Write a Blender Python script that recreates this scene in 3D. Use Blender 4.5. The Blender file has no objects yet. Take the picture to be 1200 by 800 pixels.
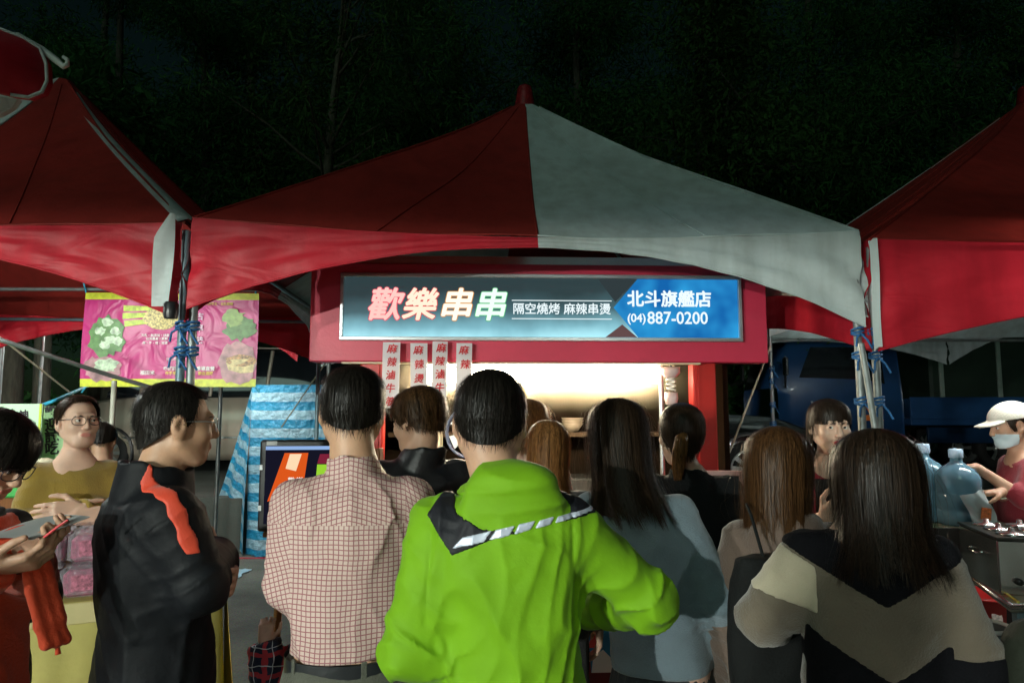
import bpy, math, random
import numpy as np
import openvdb
from mathutils import Vector, Matrix, Quaternion
R = math.radians
random.seed(7); RNG = np.random.default_rng(7)
scene = bpy.context.scene
COL = scene.collection

# ------------------------------------------------------------------ camera
CAM_Z = 1.6
F_PX = 800.0                      # focal length in pixels of a 1200 px wide picture
PITCH = math.atan(78.0 / F_PX)
cam_d = bpy.data.cameras.new('camera')
cam_d.sensor_width = 36.0
cam_d.lens = 36.0 * F_PX / 1200.0
cam_d.clip_start = 0.05
cam_d.clip_end = 600.0
cam = bpy.data.objects.new('camera', cam_d)
COL.objects.link(cam)
cam.location = (0, 0, CAM_Z)
cam.rotation_euler = (R(90) + PITCH, 0, 0)
scene.camera = cam

# ------------------------------------------------------------------ night sky, weak moonlight
world = bpy.data.worlds.new('World')
scene.world = world
world.use_nodes = True
wn = world.node_tree.nodes; wl = world.node_tree.links
for n in list(wn): wn.remove(n)
sky = wn.new('ShaderNodeTexSky'); sky.sky_type = 'NISHITA'; sky.sun_disc = False
sky.sun_elevation = R(32); sky.sun_rotation = R(200)
bg = wn.new('ShaderNodeBackground'); bg.inputs['Strength'].default_value = 0.0022
wo = wn.new('ShaderNodeOutputWorld')
tint = wn.new('ShaderNodeVectorMath'); tint.operation = 'MULTIPLY'; tint.inputs[1].default_value = (.55, 1.0, .62)
wl.new(sky.outputs[0], tint.inputs[0]); wl.new(tint.outputs[0], bg.inputs['Color']); wl.new(bg.outputs[0], wo.inputs['Surface'])
sun_d = bpy.data.lights.new('moon', 'SUN'); sun_d.energy = 0.27; sun_d.angle = R(20.0)
sun_d.color = (0.68, 1.0, 0.84)
sun = bpy.data.objects.new('moon', sun_d); COL.objects.link(sun)
sun.rotation_euler = (R(58), 0, R(-20))
scene.view_settings.view_transform = 'Standard'
scene.view_settings.look = 'None'
scene.view_settings.exposure = 0.0
scene.view_settings.gamma = 1.0
scene.view_settings.use_curve_mapping = False
scene.render.engine = 'CYCLES'
try:
    scene.cycles.max_bounces = 6
    scene.cycles.transparent_max_bounces = 12
    scene.cycles.sample_clamp_indirect = 4.0
    scene.cycles.caustics_reflective = False
    scene.cycles.caustics_refractive = False
except Exception: pass

# ------------------------------------------------------------------ helpers
def at(px, py, Y):
    a = (px - 600.0) / F_PX; b = (400.0 - py) / F_PX
    c, s = math.cos(PITCH), math.sin(PITCH)
    d = Vector((a, c - b * s, s + b * c))
    t = Y / d.y
    return Vector((d.x * t, Y, CAM_Z + d.z * t))

def zat(py, Y): return at(600, py, Y).z
def xat(px, Y, z=1.6):
    # x of the column px at distance Y, height z
    dep = Y * math.cos(PITCH) + (z - CAM_Z) * math.sin(PITCH)
    return (px - 600.0) / F_PX * dep

def link(o, parent=None):
    COL.objects.link(o)
    if parent is not None: o.parent = parent
    return o

def tag(o, label=None, cat=None, group=None, kind=None):
    if label: o['label'] = label
    if cat: o['category'] = cat
    if group: o['group'] = group
    if kind: o['kind'] = kind
    return o

def empty(name, loc=(0, 0, 0), rz=0.0, label=None, cat=None, group=None):
    o = bpy.data.objects.new(name, None)
    o.empty_display_size = 0.1
    o.location = loc; o.rotation_euler = (0, 0, rz)
    link(o); tag(o, label, cat, group)
    return o

def np_mesh(name, verts, faces, mat=None, parent=None, smooth=False, uv=None):
    """faces: (n,3) or (n,4) int array, or list of lists"""
    me = bpy.data.meshes.new(name)
    if isinstance(faces, np.ndarray):
        verts = np.ascontiguousarray(verts, dtype=np.float32)
        n, k = faces.shape
        me.vertices.add(len(verts)); me.vertices.foreach_set('co', verts.ravel())
        me.loops.add(n * k); me.loops.foreach_set('vertex_index', faces.astype(np.int32).ravel())
        me.polygons.add(n)
        me.polygons.foreach_set('loop_start', np.arange(0, n * k, k, dtype=np.int32))
        me.polygons.foreach_set('loop_total', np.full(n, k, dtype=np.int32))
        me.update(calc_edges=True)
    else:
        me.from_pydata([tuple(v) for v in verts], [], [list(f) for f in faces])
        me.update()
    if uv is not None:
        l = me.uv_layers.new(name='UVMap')
        vi = np.zeros(len(me.loops), dtype=np.int32); me.loops.foreach_get('vertex_index', vi)
        l.data.foreach_set('uv', np.asarray(uv, dtype=np.float32)[vi].ravel())
    if smooth: me.polygons.foreach_set('use_smooth', np.ones(len(me.polygons), dtype=bool))
    o = bpy.data.objects.new(name, me)
    if mat is not None:
        for m in (mat if isinstance(mat, (list, tuple)) else [mat]): me.materials.append(m)
    link(o, parent)
    return o

class MB:
    """collects boxes, tubes, lathes ... ; build() links them as ONE mesh"""
    def __init__(s): s.v = []; s.f = []; s.sm = []
    def add(s, verts, faces, smooth=False):
        o = len(s.v); s.v += [tuple(v) for v in verts]
        s.f += [[i + o for i in f] for f in faces]; s.sm += [smooth] * len(faces)
        return s
    def box(s, c, size, rz=0.0, M=None, bev=0.0):
        hx, hy, hz = size[0] / 2, size[1] / 2, size[2] / 2
        b = min(bev, hx * .45, hy * .45, hz * .45)
        T = Matrix.Rotation(rz, 3, 'Z') if M is None else M
        c = Vector(c)
        if b <= 0:
            P = [c + T @ Vector((x, y, z)) for z in (-hz, hz) for x, y in ((-hx, -hy), (hx, -hy), (hx, hy), (-hx, hy))]
            return s.add(P, [(3, 2, 1, 0), (4, 5, 6, 7), (0, 1, 5, 4), (1, 2, 6, 5), (2, 3, 7, 6), (3, 0, 4, 7)])
        P = []; idx = {}
        for i, (sx, sy, sz) in enumerate([(x, y, z) for x in (-1, 1) for y in (-1, 1) for z in (-1, 1)]):
            for ax in range(3):
                p = [sx * (hx - b), sy * (hy - b), sz * (hz - b)]
                p[ax] = (sx * hx, sy * hy, sz * hz)[ax]
                idx[(sx, sy, sz, ax)] = len(P); P.append(c + T @ Vector(p))
        Fs = []
        def q(*k):
            pts = [P[i] for i in k]
            n = (pts[1] - pts[0]).cross(pts[2] - pts[0]); m = sum(pts, Vector()) / len(pts) - c
            Fs.append(k if n.dot(m) > 0 else tuple(reversed(k)))
        for ax in range(3):
            a1, a2 = [a for a in range(3) if a != ax]
            for sg in (-1, 1):
                def kk(u, w):
                    t = [0, 0, 0]; t[ax] = sg; t[a1] = u; t[a2] = w
                    return idx[(t[0], t[1], t[2], ax)]
                q(kk(-1, -1), kk(1, -1), kk(1, 1), kk(-1, 1))
        for ax in range(3):
            a1, a2 = [a for a in range(3) if a != ax]
            for u in (-1, 1):
                for w in (-1, 1):
                    def kk(e, fa):
                        t = [0, 0, 0]; t[ax] = e; t[a1] = u; t[a2] = w
                        return idx[(t[0], t[1], t[2], fa)]
                    q(kk(-1, a1), kk(1, a1), kk(1, a2), kk(-1, a2))
        for sx in (-1, 1):
            for sy in (-1, 1):
                for sz in (-1, 1):
                    q(idx[(sx, sy, sz, 0)], idx[(sx, sy, sz, 1)], idx[(sx, sy, sz, 2)])
        return s.add(P, Fs)
    def tube(s, pts, r, n=10, caps=True, smooth=True):
        pts = [Vector(p) for p in pts]
        rs = r if isinstance(r, (list, tuple)) else [r] * len(pts)
        V = []; up = Vector((0, 0, 1)); pu = None
        for i, p in enumerate(pts):
            if i == 0: d = pts[1] - p
            elif i == len(pts) - 1: d = p - pts[i - 1]
            else: d = (pts[i + 1] - p).normalized() + (p - pts[i - 1]).normalized()
            d.normalize()
            if pu is None:
                a = up if abs(d.z) < .9 else Vector((1, 0, 0))
                u = d.cross(a).normalized()
            else:
                u = (pu - d * pu.dot(d)).normalized()
            pu = u; w = d.cross(u)
            for k in range(n):
                t = 2 * math.pi * k / n
                V.append(p + (u * math.cos(t) + w * math.sin(t)) * rs[i])
        Fs = []
        for i in range(len(pts) - 1):
            for k in range(n):
                k2 = (k + 1) % n
                Fs.append((i * n + k, i * n + k2, (i + 1) * n + k2, (i + 1) * n + k))
        s.add(V, Fs, smooth)
        if caps:
            m = len(pts) - 1
            s.add(V[:n], [tuple(reversed(range(n)))]); s.add(V[m * n:], [tuple(range(n))])
        return s
    def lathe(s, prof, c=(0, 0, 0), n=24, smooth=True, M=None):
        c = Vector(c); V = []
        for (r, z) in prof:
            for k in range(n):
                t = 2 * math.pi * k / n
                p = Vector((r * math.cos(t), r * math.sin(t), z))
                V.append(c + (M @ p if M is not None else p))
        Fs = [(i * n + k, i * n + (k + 1) % n, (i + 1) * n + (k + 1) % n, (i + 1) * n + k) for i in range(len(prof) - 1) for k in range(n)]
        return s.add(V, Fs, smooth)
    def prism(s, poly, d, o=(0, 0, 0), ux=(1, 0, 0), uy=(0, 0, 1)):
        """polygon (u,v) extruded by d along ux x uy ... toward -normal"""
        o = Vector(o); ux = Vector(ux); uy = Vector(uy); nn = ux.cross(uy).normalized()
        A = [o + ux * u + uy * v for u, v in poly]; B = [p - nn * d for p in A]
        n = len(A)
        return s.add(A + B, [tuple(range(n)), tuple(reversed(range(n, 2 * n)))] + [(i, i + n, (i + 1) % n + n, (i + 1) % n) for i in range(n)])
    def build(s, name, mat, parent=None, label=None):
        me = bpy.data.meshes.new(name); me.from_pydata(s.v, [], s.f); me.update()
        me.polygons.foreach_set('use_smooth', np.array(s.sm, dtype=bool))
        for m in (mat if isinstance(mat, (list, tuple)) else [mat]): me.materials.append(m)
        o = bpy.data.objects.new(name, me); link(o, parent)
        if label: o['label'] = label
        return o

def grid_faces(nu, nv):
    i = np.arange(nu - 1)[:, None] * nv + np.arange(nv - 1)[None, :]
    i = i.ravel()
    return np.stack([i, i + nv, i + nv + 1, i + 1], 1)

def text_mesh(name, body, size, mat, parent, M, bold=0.0, shear=0.0, depth=0.002, align='CENTER', spacing=1.0, sx=1.0, vertical=False, fat=0.0):
    """flat lettering as a thin mesh; M is a 4x4 matrix placing the text plane"""
    cu = bpy.data.curves.new(name, 'FONT')
    cu.body = '\n'.join(body) if vertical else body
    cu.size = size; cu.offset = bold * size; cu.shear = shear; cu.extrude = depth
    cu.align_x = align; cu.align_y = 'CENTER'; cu.space_character = spacing
    cu.space_line = 1.05; cu.resolution_u = 3
    t = bpy.data.objects.new(name + '_tmp', cu); COL.objects.link(t)
    dg = bpy.context.evaluated_depsgraph_get()
    me = bpy.data.meshes.new_from_object(t.evaluated_get(dg))
    bpy.data.objects.remove(t); bpy.data.curves.remove(cu)
    me.name = name
    if fat > 0:
        nv = len(me.vertices); co = np.zeros(nv * 3, f32_); me.vertices.foreach_get('co', co); co = co.reshape(-1, 3)
        polys = [list(p.vertices) for p in me.polygons]; VV = []; FF = []
        for k, (ox, oy) in enumerate([(0, 0)] + [(math.cos(q), math.sin(q)) for q in np.linspace(0, 2 * math.pi, 9)[:-1]]):
            FF += [[i + len(VV) for i in f] for f in polys]
            VV += [(a + ox * fat, b_ + oy * fat, c - .00012 * k) for a, b_, c in co]
        me = bpy.data.meshes.new(name); me.from_pydata(VV, [], FF)
    me.transform(M @ Matrix.Diagonal((sx, 1, 1, 1)))
    me.materials.clear(); me.materials.append(mat)
    o = bpy.data.objects.new(name, me); link(o, parent)
    return o

f32_ = np.float32
# ------------------------------------------------------------------ materials
MATS = {}
def nmat(name):
    m = bpy.data.materials.new(name); m.use_nodes = True
    nt = m.node_tree
    return m, nt, nt.nodes['Principled BSDF']

def pmat(name, col, rough=0.6, metal=0.0, spec=0.5, var=0.12, vscale=6.0, bump=0.0, bscale=40.0, coord='Object',
         sheen=0.0, coat=0.0, trans=0.0, emit=None, estr=0.0, stretch=None, dirt=0.0, alpha=1.0, sss=0.0, transl=0.0, rvar=0.0, wr=0.0, wscale=9.0):
    if name in MATS: return MATS[name]
    m, nt, b = nmat(name)
    N, L = nt.nodes, nt.links
    tc = N.new('ShaderNodeTexCoord')
    mp = N.new('ShaderNodeMapping'); L.new(tc.outputs[coord], mp.inputs[0])
    if stretch: mp.inputs['Scale'].default_value = stretch
    nz = N.new('ShaderNodeTexNoise'); nz.inputs['Scale'].default_value = vscale; nz.inputs['Detail'].default_value = 5.0
    L.new(mp.outputs[0], nz.inputs['Vector'])
    rp = N.new('ShaderNodeMapRange')
    rp.inputs[1].default_value = 0.3; rp.inputs[2].default_value = 0.7
    rp.inputs[3].default_value = 1.0 - var; rp.inputs[4].default_value = 1.0 + var
    L.new(nz.outputs[0], rp.inputs[0])
    mx = N.new('ShaderNodeVectorMath'); mx.operation = 'SCALE'
    mx.inputs[0].default_value = col[:3]; L.new(rp.outputs[0], mx.inputs['Scale'])
    out = mx.outputs[0]
    if dirt > 0:
        d = N.new('ShaderNodeTexNoise'); d.inputs['Scale'].default_value = vscale * .35; d.inputs['Detail'].default_value = 8; d.inputs['Roughness'].default_value = .7
        L.new(tc.outputs[coord], d.inputs['Vector'])
        dr = N.new('ShaderNodeMapRange'); dr.inputs[1].default_value = .48; dr.inputs[2].default_value = .68; dr.inputs[4].default_value = dirt
        L.new(d.outputs[0], dr.inputs[0])
        mm = N.new('ShaderNodeMix'); mm.data_type = 'RGBA'; L.new(dr.outputs[0], mm.inputs[0]); L.new(out, mm.inputs[6])
        mm.inputs[7].default_value = (col[0] * .35 + .01, col[1] * .35 + .01, col[2] * .32 + .008, 1)
        out = mm.outputs[2]
    L.new(out, b.inputs['Base Color'])
    b.inputs['Roughness'].default_value = rough; b.inputs['Metallic'].default_value = metal
    b.inputs['Specular IOR Level'].default_value = spec
    b.inputs['Sheen Weight'].default_value = sheen; b.inputs['Coat Weight'].default_value = coat
    b.inputs['Transmission Weight'].default_value = trans; b.inputs['Alpha'].default_value = alpha
    if sss: b.inputs['Subsurface Weight'].default_value = sss; b.inputs['Subsurface Radius'].default_value = (.02, .008, .004); b.inputs['Subsurface Scale'].default_value = .6
    if emit: b.inputs['Emission Color'].default_value = (*emit, 1); b.inputs['Emission Strength'].default_value = estr
    if rvar:
        rr = N.new('ShaderNodeMapRange'); rr.inputs[3].default_value = max(.02, rough - rvar); rr.inputs[4].default_value = min(1, rough + rvar)
        L.new(nz.outputs[0], rr.inputs[0]); L.new(rr.outputs[0], b.inputs['Roughness'])
    if bump:
        bn = N.new('ShaderNodeTexNoise'); bn.inputs['Scale'].default_value = bscale; bn.inputs['Detail'].default_value = 4
        L.new(mp.outputs[0], bn.inputs['Vector'])
        bp = N.new('ShaderNodeBump'); bp.inputs['Strength'].default_value = bump; bp.inputs['Distance'].default_value = 0.02
        L.new(bn.outputs[0], bp.inputs['Height']); L.new(bp.outputs[0], b.inputs['Normal'])
        if wr:
            wn_ = N.new('ShaderNodeTexNoise'); wn_.inputs['Scale'].default_value = wscale; wn_.inputs['Detail'].default_value = 2.5; wn_.inputs['Distortion'].default_value = .5; wn_.noise_type = 'RIDGED_MULTIFRACTAL'; wn_.inputs['Roughness'].default_value = .45
            L.new(mp.outputs[0], wn_.inputs['Vector'])
            wb = N.new('ShaderNodeBump'); wb.inputs['Strength'].default_value = wr; wb.inputs['Distance'].default_value = 0.012
            L.new(wn_.outputs[0], wb.inputs['Height']); L.new(wb.outputs[0], bp.inputs['Normal'])
    if transl:
        t = N.new('ShaderNodeBsdfTranslucent'); L.new(out, t.inputs['Color'])
        ms = N.new('ShaderNodeMixShader'); ms.inputs[0].default_value = transl
        o = N['Material Output']; L.new(b.outputs[0], ms.inputs[1]); L.new(t.outputs[0], ms.inputs[2]); L.new(ms.outputs[0], o.inputs['Surface'])
    MATS[name] = m
    return m

def emat(name, col, strength):
    if name in MATS: return MATS[name]
    m = bpy.data.materials.new(name); m.use_nodes = True
    N, L = m.node_tree.nodes, m.node_tree.links
    for n in list(N): N.remove(n)
    e = N.new('ShaderNodeEmission'); e.inputs[0].default_value = (*col, 1); e.inputs[1].default_value = strength
    o = N.new('ShaderNodeOutputMaterial'); L.new(e.outputs[0], o.inputs[0])
    MATS[name] = m
    return m

steel = pmat('galvanised_steel', (.26, .29, .29), .5, .6, var=.2, vscale=14, dirt=.35)
steel_dark = pmat('painted_pole', (.16, .24, .28), .45, .3, var=.2, vscale=12, dirt=.3)
rope_blue = pmat('blue_rope', (.02, .13, .34), .7, var=.2, bump=.4, bscale=200)
rope_beige = pmat('beige_rope', (.42, .38, .27), .8, var=.2, bump=.4, bscale=200)
alu = pmat('aluminium', (.62, .66, .68), .3, .8, var=.08, vscale=10)
black_plastic = pmat('black_plastic', (.015, .015, .017), .35, var=.2)
chrome = pmat('stainless', (.55, .57, .56), .22, .95, var=.1, vscale=8, rvar=.1)
rubber = pmat('tyre_rubber', (.012, .012, .012), .8, var=.2)
# ------------------------------------------------------------------ ground
def ground_mat():
    m, nt, b = nmat('worn_asphalt')
    N, L = nt.nodes, nt.links
    tc = N.new('ShaderNodeTexCoord')
    n1 = N.new('ShaderNodeTexNoise'); n1.inputs['Scale'].default_value = .9; n1.inputs['Detail'].default_value = 8; n1.inputs['Roughness'].default_value = .65
    n2 = N.new('ShaderNodeTexNoise'); n2.inputs['Scale'].default_value = 70; n2.inputs['Detail'].default_value = 4
    vo = N.new('ShaderNodeTexVoronoi'); vo.inputs['Scale'].default_value = 55
    for n in (n1, n2, vo): L.new(tc.outputs['Object'], n.inputs['Vector'])
    cr = N.new('ShaderNodeValToRGB'); L.new(n1.outputs[0], cr.inputs[0])
    e = cr.color_ramp.elements; e[0].position = .34; e[0].color = (.045, .056, .046, 1); e[1].position = .66; e[1].color = (.165, .18, .15, 1)
    mx = N.new('ShaderNodeMix'); mx.data_type = 'RGBA'; mx.blend_type = 'OVERLAY'; mx.inputs[0].default_value = .8
    L.new(cr.outputs[0], mx.inputs[6]); L.new(n2.outputs['Color'], mx.inputs[7])
    mp = N.new('ShaderNodeMapRange'); mp.inputs[1].default_value = .0; mp.inputs[2].default_value = .12; mp.inputs[3].default_value = 1.7; mp.inputs[4].default_value = 1.0
    L.new(vo.outputs['Distance'], mp.inputs[0])
    sc = N.new('ShaderNodeVectorMath'); sc.operation = 'SCALE'; L.new(mx.outputs[2], sc.inputs[0]); L.new(mp.outputs[0], sc.inputs['Scale'])
    L.new(sc.outputs[0], b.inputs['Base Color'])
    b.inputs['Roughness'].default_value = .75
    bp = N.new('ShaderNodeBump'); bp.inputs['Strength'].default_value = .5; bp.inputs['Distance'].default_value = .01
    L.new(n2.outputs[0], bp.inputs['Height']); L.new(bp.outputs[0], b.inputs['Normal'])
    return m
ASPHALT = ground_mat()
def build_ground():
    n = 81
    xs = np.linspace(-150, 150, n); ys = np.concatenate([np.linspace(-120, -20, 20), np.linspace(-15, 30, 41), np.linspace(40, 200, 20)])
    X, Y = np.meshgrid(xs, ys, indexing='ij')
    Z = np.zeros_like(X)
    o = np_mesh('ground', np.stack([X, Y, Z], -1).reshape(-1, 3), grid_faces(n, len(ys)), ASPHALT)
    tag(o, kind='structure')
    # raised car park behind the market (about 0.6 m higher), kerb wall along its edge
    e0, e1 = Vector((-60, 10.6, 0)), Vector((60, 4.6, 0))
    h = 0.6
    A = [e0, e1, Vector((150, 4.6, 0)), Vector((150, 190, 0)), Vector((-150, 190, 0)), Vector((-150, 10.6, 0))]
    V = [(p.x, p.y, h) for p in A] + [(p.x, p.y, -.05) for p in A]
    F = [tuple(range(6))] + [(i, i + 6, (i + 1) % 6 + 6, (i + 1) % 6) for i in range(6)]
    t = np_mesh('car_park_terrace', V, F, pmat('dark_concrete', (.055, .065, .055), .85, var=.3, vscale=2, bump=.3, bscale=30, dirt=.5))
    tag(t, kind='structure')
    return
build_ground()

# ------------------------------------------------------------------ tents
def vinyl(name, col, tr=.10, rough=.36, wr=.24):
    if name in MATS: return MATS[name]
    m, nt, b = nmat(name); N, L = nt.nodes, nt.links
    tc = N.new('ShaderNodeTexCoord')
    d = N.new('ShaderNodeTexNoise'); d.inputs['Scale'].default_value = 1.6; d.inputs['Detail'].default_value = 8; d.inputs['Roughness'].default_value = .65
    L.new(tc.outputs['Object'], d.inputs['Vector'])
    # streaky grime running down
    mp = N.new('ShaderNodeMapping'); mp.inputs['Scale'].default_value = (9, 9, .8); L.new(tc.outputs['Object'], mp.inputs[0])
    st = N.new('ShaderNodeTexNoise'); st.inputs['Scale'].default_value = 1.3; st.inputs['Detail'].default_value = 6; L.new(mp.outputs[0], st.inputs['Vector'])
    ad = N.new('ShaderNodeMath'); ad.operation = 'MULTIPLY'; L.new(d.outputs[0], ad.inputs[0]); L.new(st.outputs[0], ad.inputs[1])
    cr = N.new('ShaderNodeValToRGB'); L.new(ad.outputs[0], cr.inputs[0])
    e = cr.color_ramp.elements
    e[0].position = .13; e[0].color = (col[0] * .74, col[1] * .74, col[2] * .72, 1)
    e[1].position = .33; e[1].color = (*col, 1)
    L.new(cr.outputs[0], b.inputs['Base Color'])
    b.inputs['Roughness'].default_value = rough; b.inputs['Specular IOR Level'].default_value = .3
    rr = N.new('ShaderNodeMapRange'); rr.inputs[3].default_value = rough - .1; rr.inputs[4].default_value = rough + .25
    L.new(d.outputs[0], rr.inputs[0]); L.new(rr.outputs[0], b.inputs['Roughness'])
    # wrinkles: long soft creases along the cloth + fine crinkle
    m2 = N.new('ShaderNodeMapping'); m2.inputs['Scale'].default_value = (2.4, 2.4, 6.5); L.new(tc.outputs['Object'], m2.inputs[0])
    w1 = N.new('ShaderNodeTexNoise'); w1.inputs['Scale'].default_value = 1.7; w1.inputs['Detail'].default_value = 1.6; w1.inputs['Distortion'].default_value = 1.1; L.new(m2.outputs[0], w1.inputs['Vector'])
    w2 = N.new('ShaderNodeTexNoise'); w2.inputs['Scale'].default_value = 38; w2.inputs['Detail'].default_value = 3; L.new(tc.outputs['Object'], w2.inputs['Vector'])
    b1 = N.new('ShaderNodeBump'); b1.inputs['Strength'].default_value = wr; b1.inputs['Distance'].default_value = .05 if wr > .2 else .02; L.new(w1.outputs[0], b1.inputs['Height'])
    b2 = N.new('ShaderNodeBump'); b2.inputs['Strength'].default_value = .12; b2.inputs['Distance'].default_value = .01; L.new(w2.outputs[0], b2.inputs['Height']); L.new(b1.outputs[0], b2.inputs['Normal'])
    L.new(b2.outputs[0], b.inputs['Normal'])
    t = N.new('ShaderNodeBsdfTranslucent'); L.new(cr.outputs[0], t.inputs[0])
    ms = N.new('ShaderNodeMixShader'); ms.inputs[0].default_value = tr
    L.new(b.outputs[0], ms.inputs[1]); L.new(t.outputs[0], ms.inputs[2]); L.new(ms.outputs[0], N['Material Output'].inputs['Surface'])
    MATS[name] = m
    return m
RED = vinyl('red_vinyl', (.52, .018, .034), .10, .42)
WHITE = vinyl('white_vinyl', (.60, .67, .67), .16, .42)
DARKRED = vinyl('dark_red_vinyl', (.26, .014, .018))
ROOFM = {'red_vinyl': vinyl('shaded_red_vinyl', (.30, .026, .020), .10, .5, .14), 'white_vinyl': vinyl('white_roof_vinyl', (.64, .75, .75), .2, .5, .14), 'dark_red_vinyl': vinyl('dark_red_roof_vinyl', (.26, .022, .018), .1, .5, .14)}  # red roof copy darker than the valance: its shade is put into the colour

def tent(label, corners, ez, peak, cols, vdepth, sag=.07, skip_val=(), poles=(0, 1, 2, 3), ties=(), group='market tents in the row', a=.90, cap=True, pole_off=None, bars=True, pole_mat=None):
    """corners FL FR BR BL (x,y); cols: 8 materials, two half panels for front, right, back, left sides; vdepth: (centre, at A, at B) per side or tuple"""
    cx = sum(c[0] for c in corners) / 4; cy = sum(c[1] for c in corners) / 4
    root = empty('market_tent', (cx, cy, 0), 0, label, 'tent', group)
    C = [Vector((c[0] - cx, c[1] - cy, 0)) for c in corners]
    pk = Vector((peak[0] - cx, peak[1] - cy, peak[2]))
    rp = .05
    for s in range(4):
        A, B = C[s], C[(s + 1) % 4]
        nrm = Vector((B - A)).cross(Vector((0, 0, 1))).normalized()
        if nrm.dot((A + B) / 2) < 0: nrm = -nrm
        for hf in range(2):
            mat = cols[s * 2 + hf]
            nu, nv = 26, 26
            us = np.linspace(hf * .5, hf * .5 + .5, nu); vs = np.linspace(0, 1, nv)
            U, Vv = np.meshgrid(us, vs, indexing='ij')
            Ex = A.x + (B.x - A.x) * U; Ey = A.y + (B.y - A.y) * U
            Ez = ez - sag * 4 * U * (1 - U)
            dl = np.sqrt((Ex - pk.x) ** 2 + (Ey - pk.y) ** 2)
            Tx = pk.x + (Ex - pk.x) / dl * rp; Ty = pk.y + (Ey - pk.y) / dl * rp
            g = a * Vv + (1 - a) * Vv ** 3
            X = Ex + (Tx - Ex) * Vv; Y = Ey + (Ty - Ey) * Vv; Z = Ez + (pk.z - Ez) * g
            # sagging belly between hip and seam, soft waves
            wv = .012 * np.sin(9 * U + 5 * Vv + s) * np.sin(math.pi * Vv) + .010 * np.sin(17 * U - 11 * Vv) * (1 - Vv) * np.sin(math.pi * U)
            Z = Z - .05 * np.sin(math.pi * np.clip(Vv, 0, 1)) * np.sin(math.pi * U) + wv
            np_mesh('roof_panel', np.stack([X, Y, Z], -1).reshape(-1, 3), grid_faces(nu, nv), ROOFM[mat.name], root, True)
            # stitched seams: along the panel's outer edges and halfway across it
            for iu in ((0, nu // 2, nu - 1) if hf == 0 else (nu // 2, nu - 1)):
                sp_ = [(X[iu, j], Y[iu, j], Z[iu, j] + .003) for j in range(0, nv - 1, 2)]
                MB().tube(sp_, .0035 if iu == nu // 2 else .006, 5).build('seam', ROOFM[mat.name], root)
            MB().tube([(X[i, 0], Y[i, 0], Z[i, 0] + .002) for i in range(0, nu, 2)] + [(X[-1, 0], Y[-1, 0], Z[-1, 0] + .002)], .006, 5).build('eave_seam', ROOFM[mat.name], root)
            if s in skip_val: continue
            dm, dA, dB = vdepth
            nu, nv = 44, 12
            us = np.linspace(hf * .5, hf * .5 + .5, nu); vs = np.linspace(0, 1, nv)
            U, Vv = np.meshgrid(us, vs, indexing='ij')
            Ez = ez - sag * 4 * U * (1 - U)
            t = 2 * U - 1
            dep = dm + (np.where(t < 0, dA, dB) - dm) * np.abs(t) ** 2.1
            edge = np.minimum(U, 1 - U)
            out = .006 + .02 * Vv + .016 * (np.sin(9 * Vv * (1 + 2 * edge) + 16 * edge ** .6 + 3 * s) + .6 * np.sin(21 * Vv - 9 * edge + s)) * np.exp(-edge * 4.5) * np.sin(np.pi * np.clip(Vv * .85 + .1, 0, 1)) + .007 * np.sin(60 * U + 4 * np.sin(9 * U)) * Vv
            X = A.x + (B.x - A.x) * U + nrm.x * out; Y = A.y + (B.y - A.y) * U + nrm.y * out
            Z = Ez - dep * Vv
            np_mesh('valance', np.stack([X, Y, Z], -1).reshape(-1, 3), grid_faces(nu, nv), mat, root, True)
            hp = [(X[i, -1], Y[i, -1], Z[i, -1]) for i in range(0, nu, 2)] + [(X[-1, -1], Y[-1, -1], Z[-1, -1])]
            MB().tube(hp, .0045, 6).build('hem', mat, root)
    if cap:
        MB().lathe([(.078, -.06), (.070, -.01), (.060, .05), (.052, .10), (.046, .125), (.022, .14), (.0001, .142)], pk, 16).build('peak_cap', DARKRED if cap is True else cap, root)
    pm = pole_mat or steel
    for i in poles:
        p = C[i] * (1 - .035 / C[i].length)
        if pole_off and i in pole_off: p = p + Vector(pole_off[i])
        po = MB().tube([(p.x, p.y, 0), (p.x, p.y, ez - .03)], .018, 12).tube([(p.x, p.y, 0), (p.x, p.y, .02)], .06, 12).build('pole', pm, root)
        if i in ties:
            for z in (1.94, 1.83, 1.62, 1.45):
                k = MB()
                for j in range(3):
                    zz = z + j * .013
                    k.tube([(p.x + .026 * math.cos(q), p.y + .026 * math.sin(q), zz + .006 * math.sin(q + j)) for q in np.linspace(0, 2 * math.pi, 11)], .0055, 5, caps=False)
                k.tube([(p.x, p.y - .03, z), (p.x + .02, p.y - .045, z - .03), (p.x + .045, p.y - .04, z - .07)], .005, 5)
                k.tube([(p.x, p.y - .03, z), (p.x - .025, p.y - .04, z - .02), (p.x - .03, p.y - .042, z - .06)], .005, 5)
                k.build('rope_tie', rope_blue, po)
    if bars:
        for s in range(4):
            A, B = C[s] * .985, C[(s + 1) % 4] * .985
            MB().tube([(A.x, A.y, ez - .045 - sag * .3), (B.x, B.y, ez - .045 - sag * .3)], .014, 8).build('frame_bar', pm, root)
        for i in range(4):
            A = C[i] * .97
            MB().tube([(A.x, A.y, ez - .03), (pk.x * .98, pk.y, pk.z - .12)], .013, 8).build('rafter', pm, root)
    return root, Vector((cx, cy, 0))

W8 = [WHITE] * 8
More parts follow.
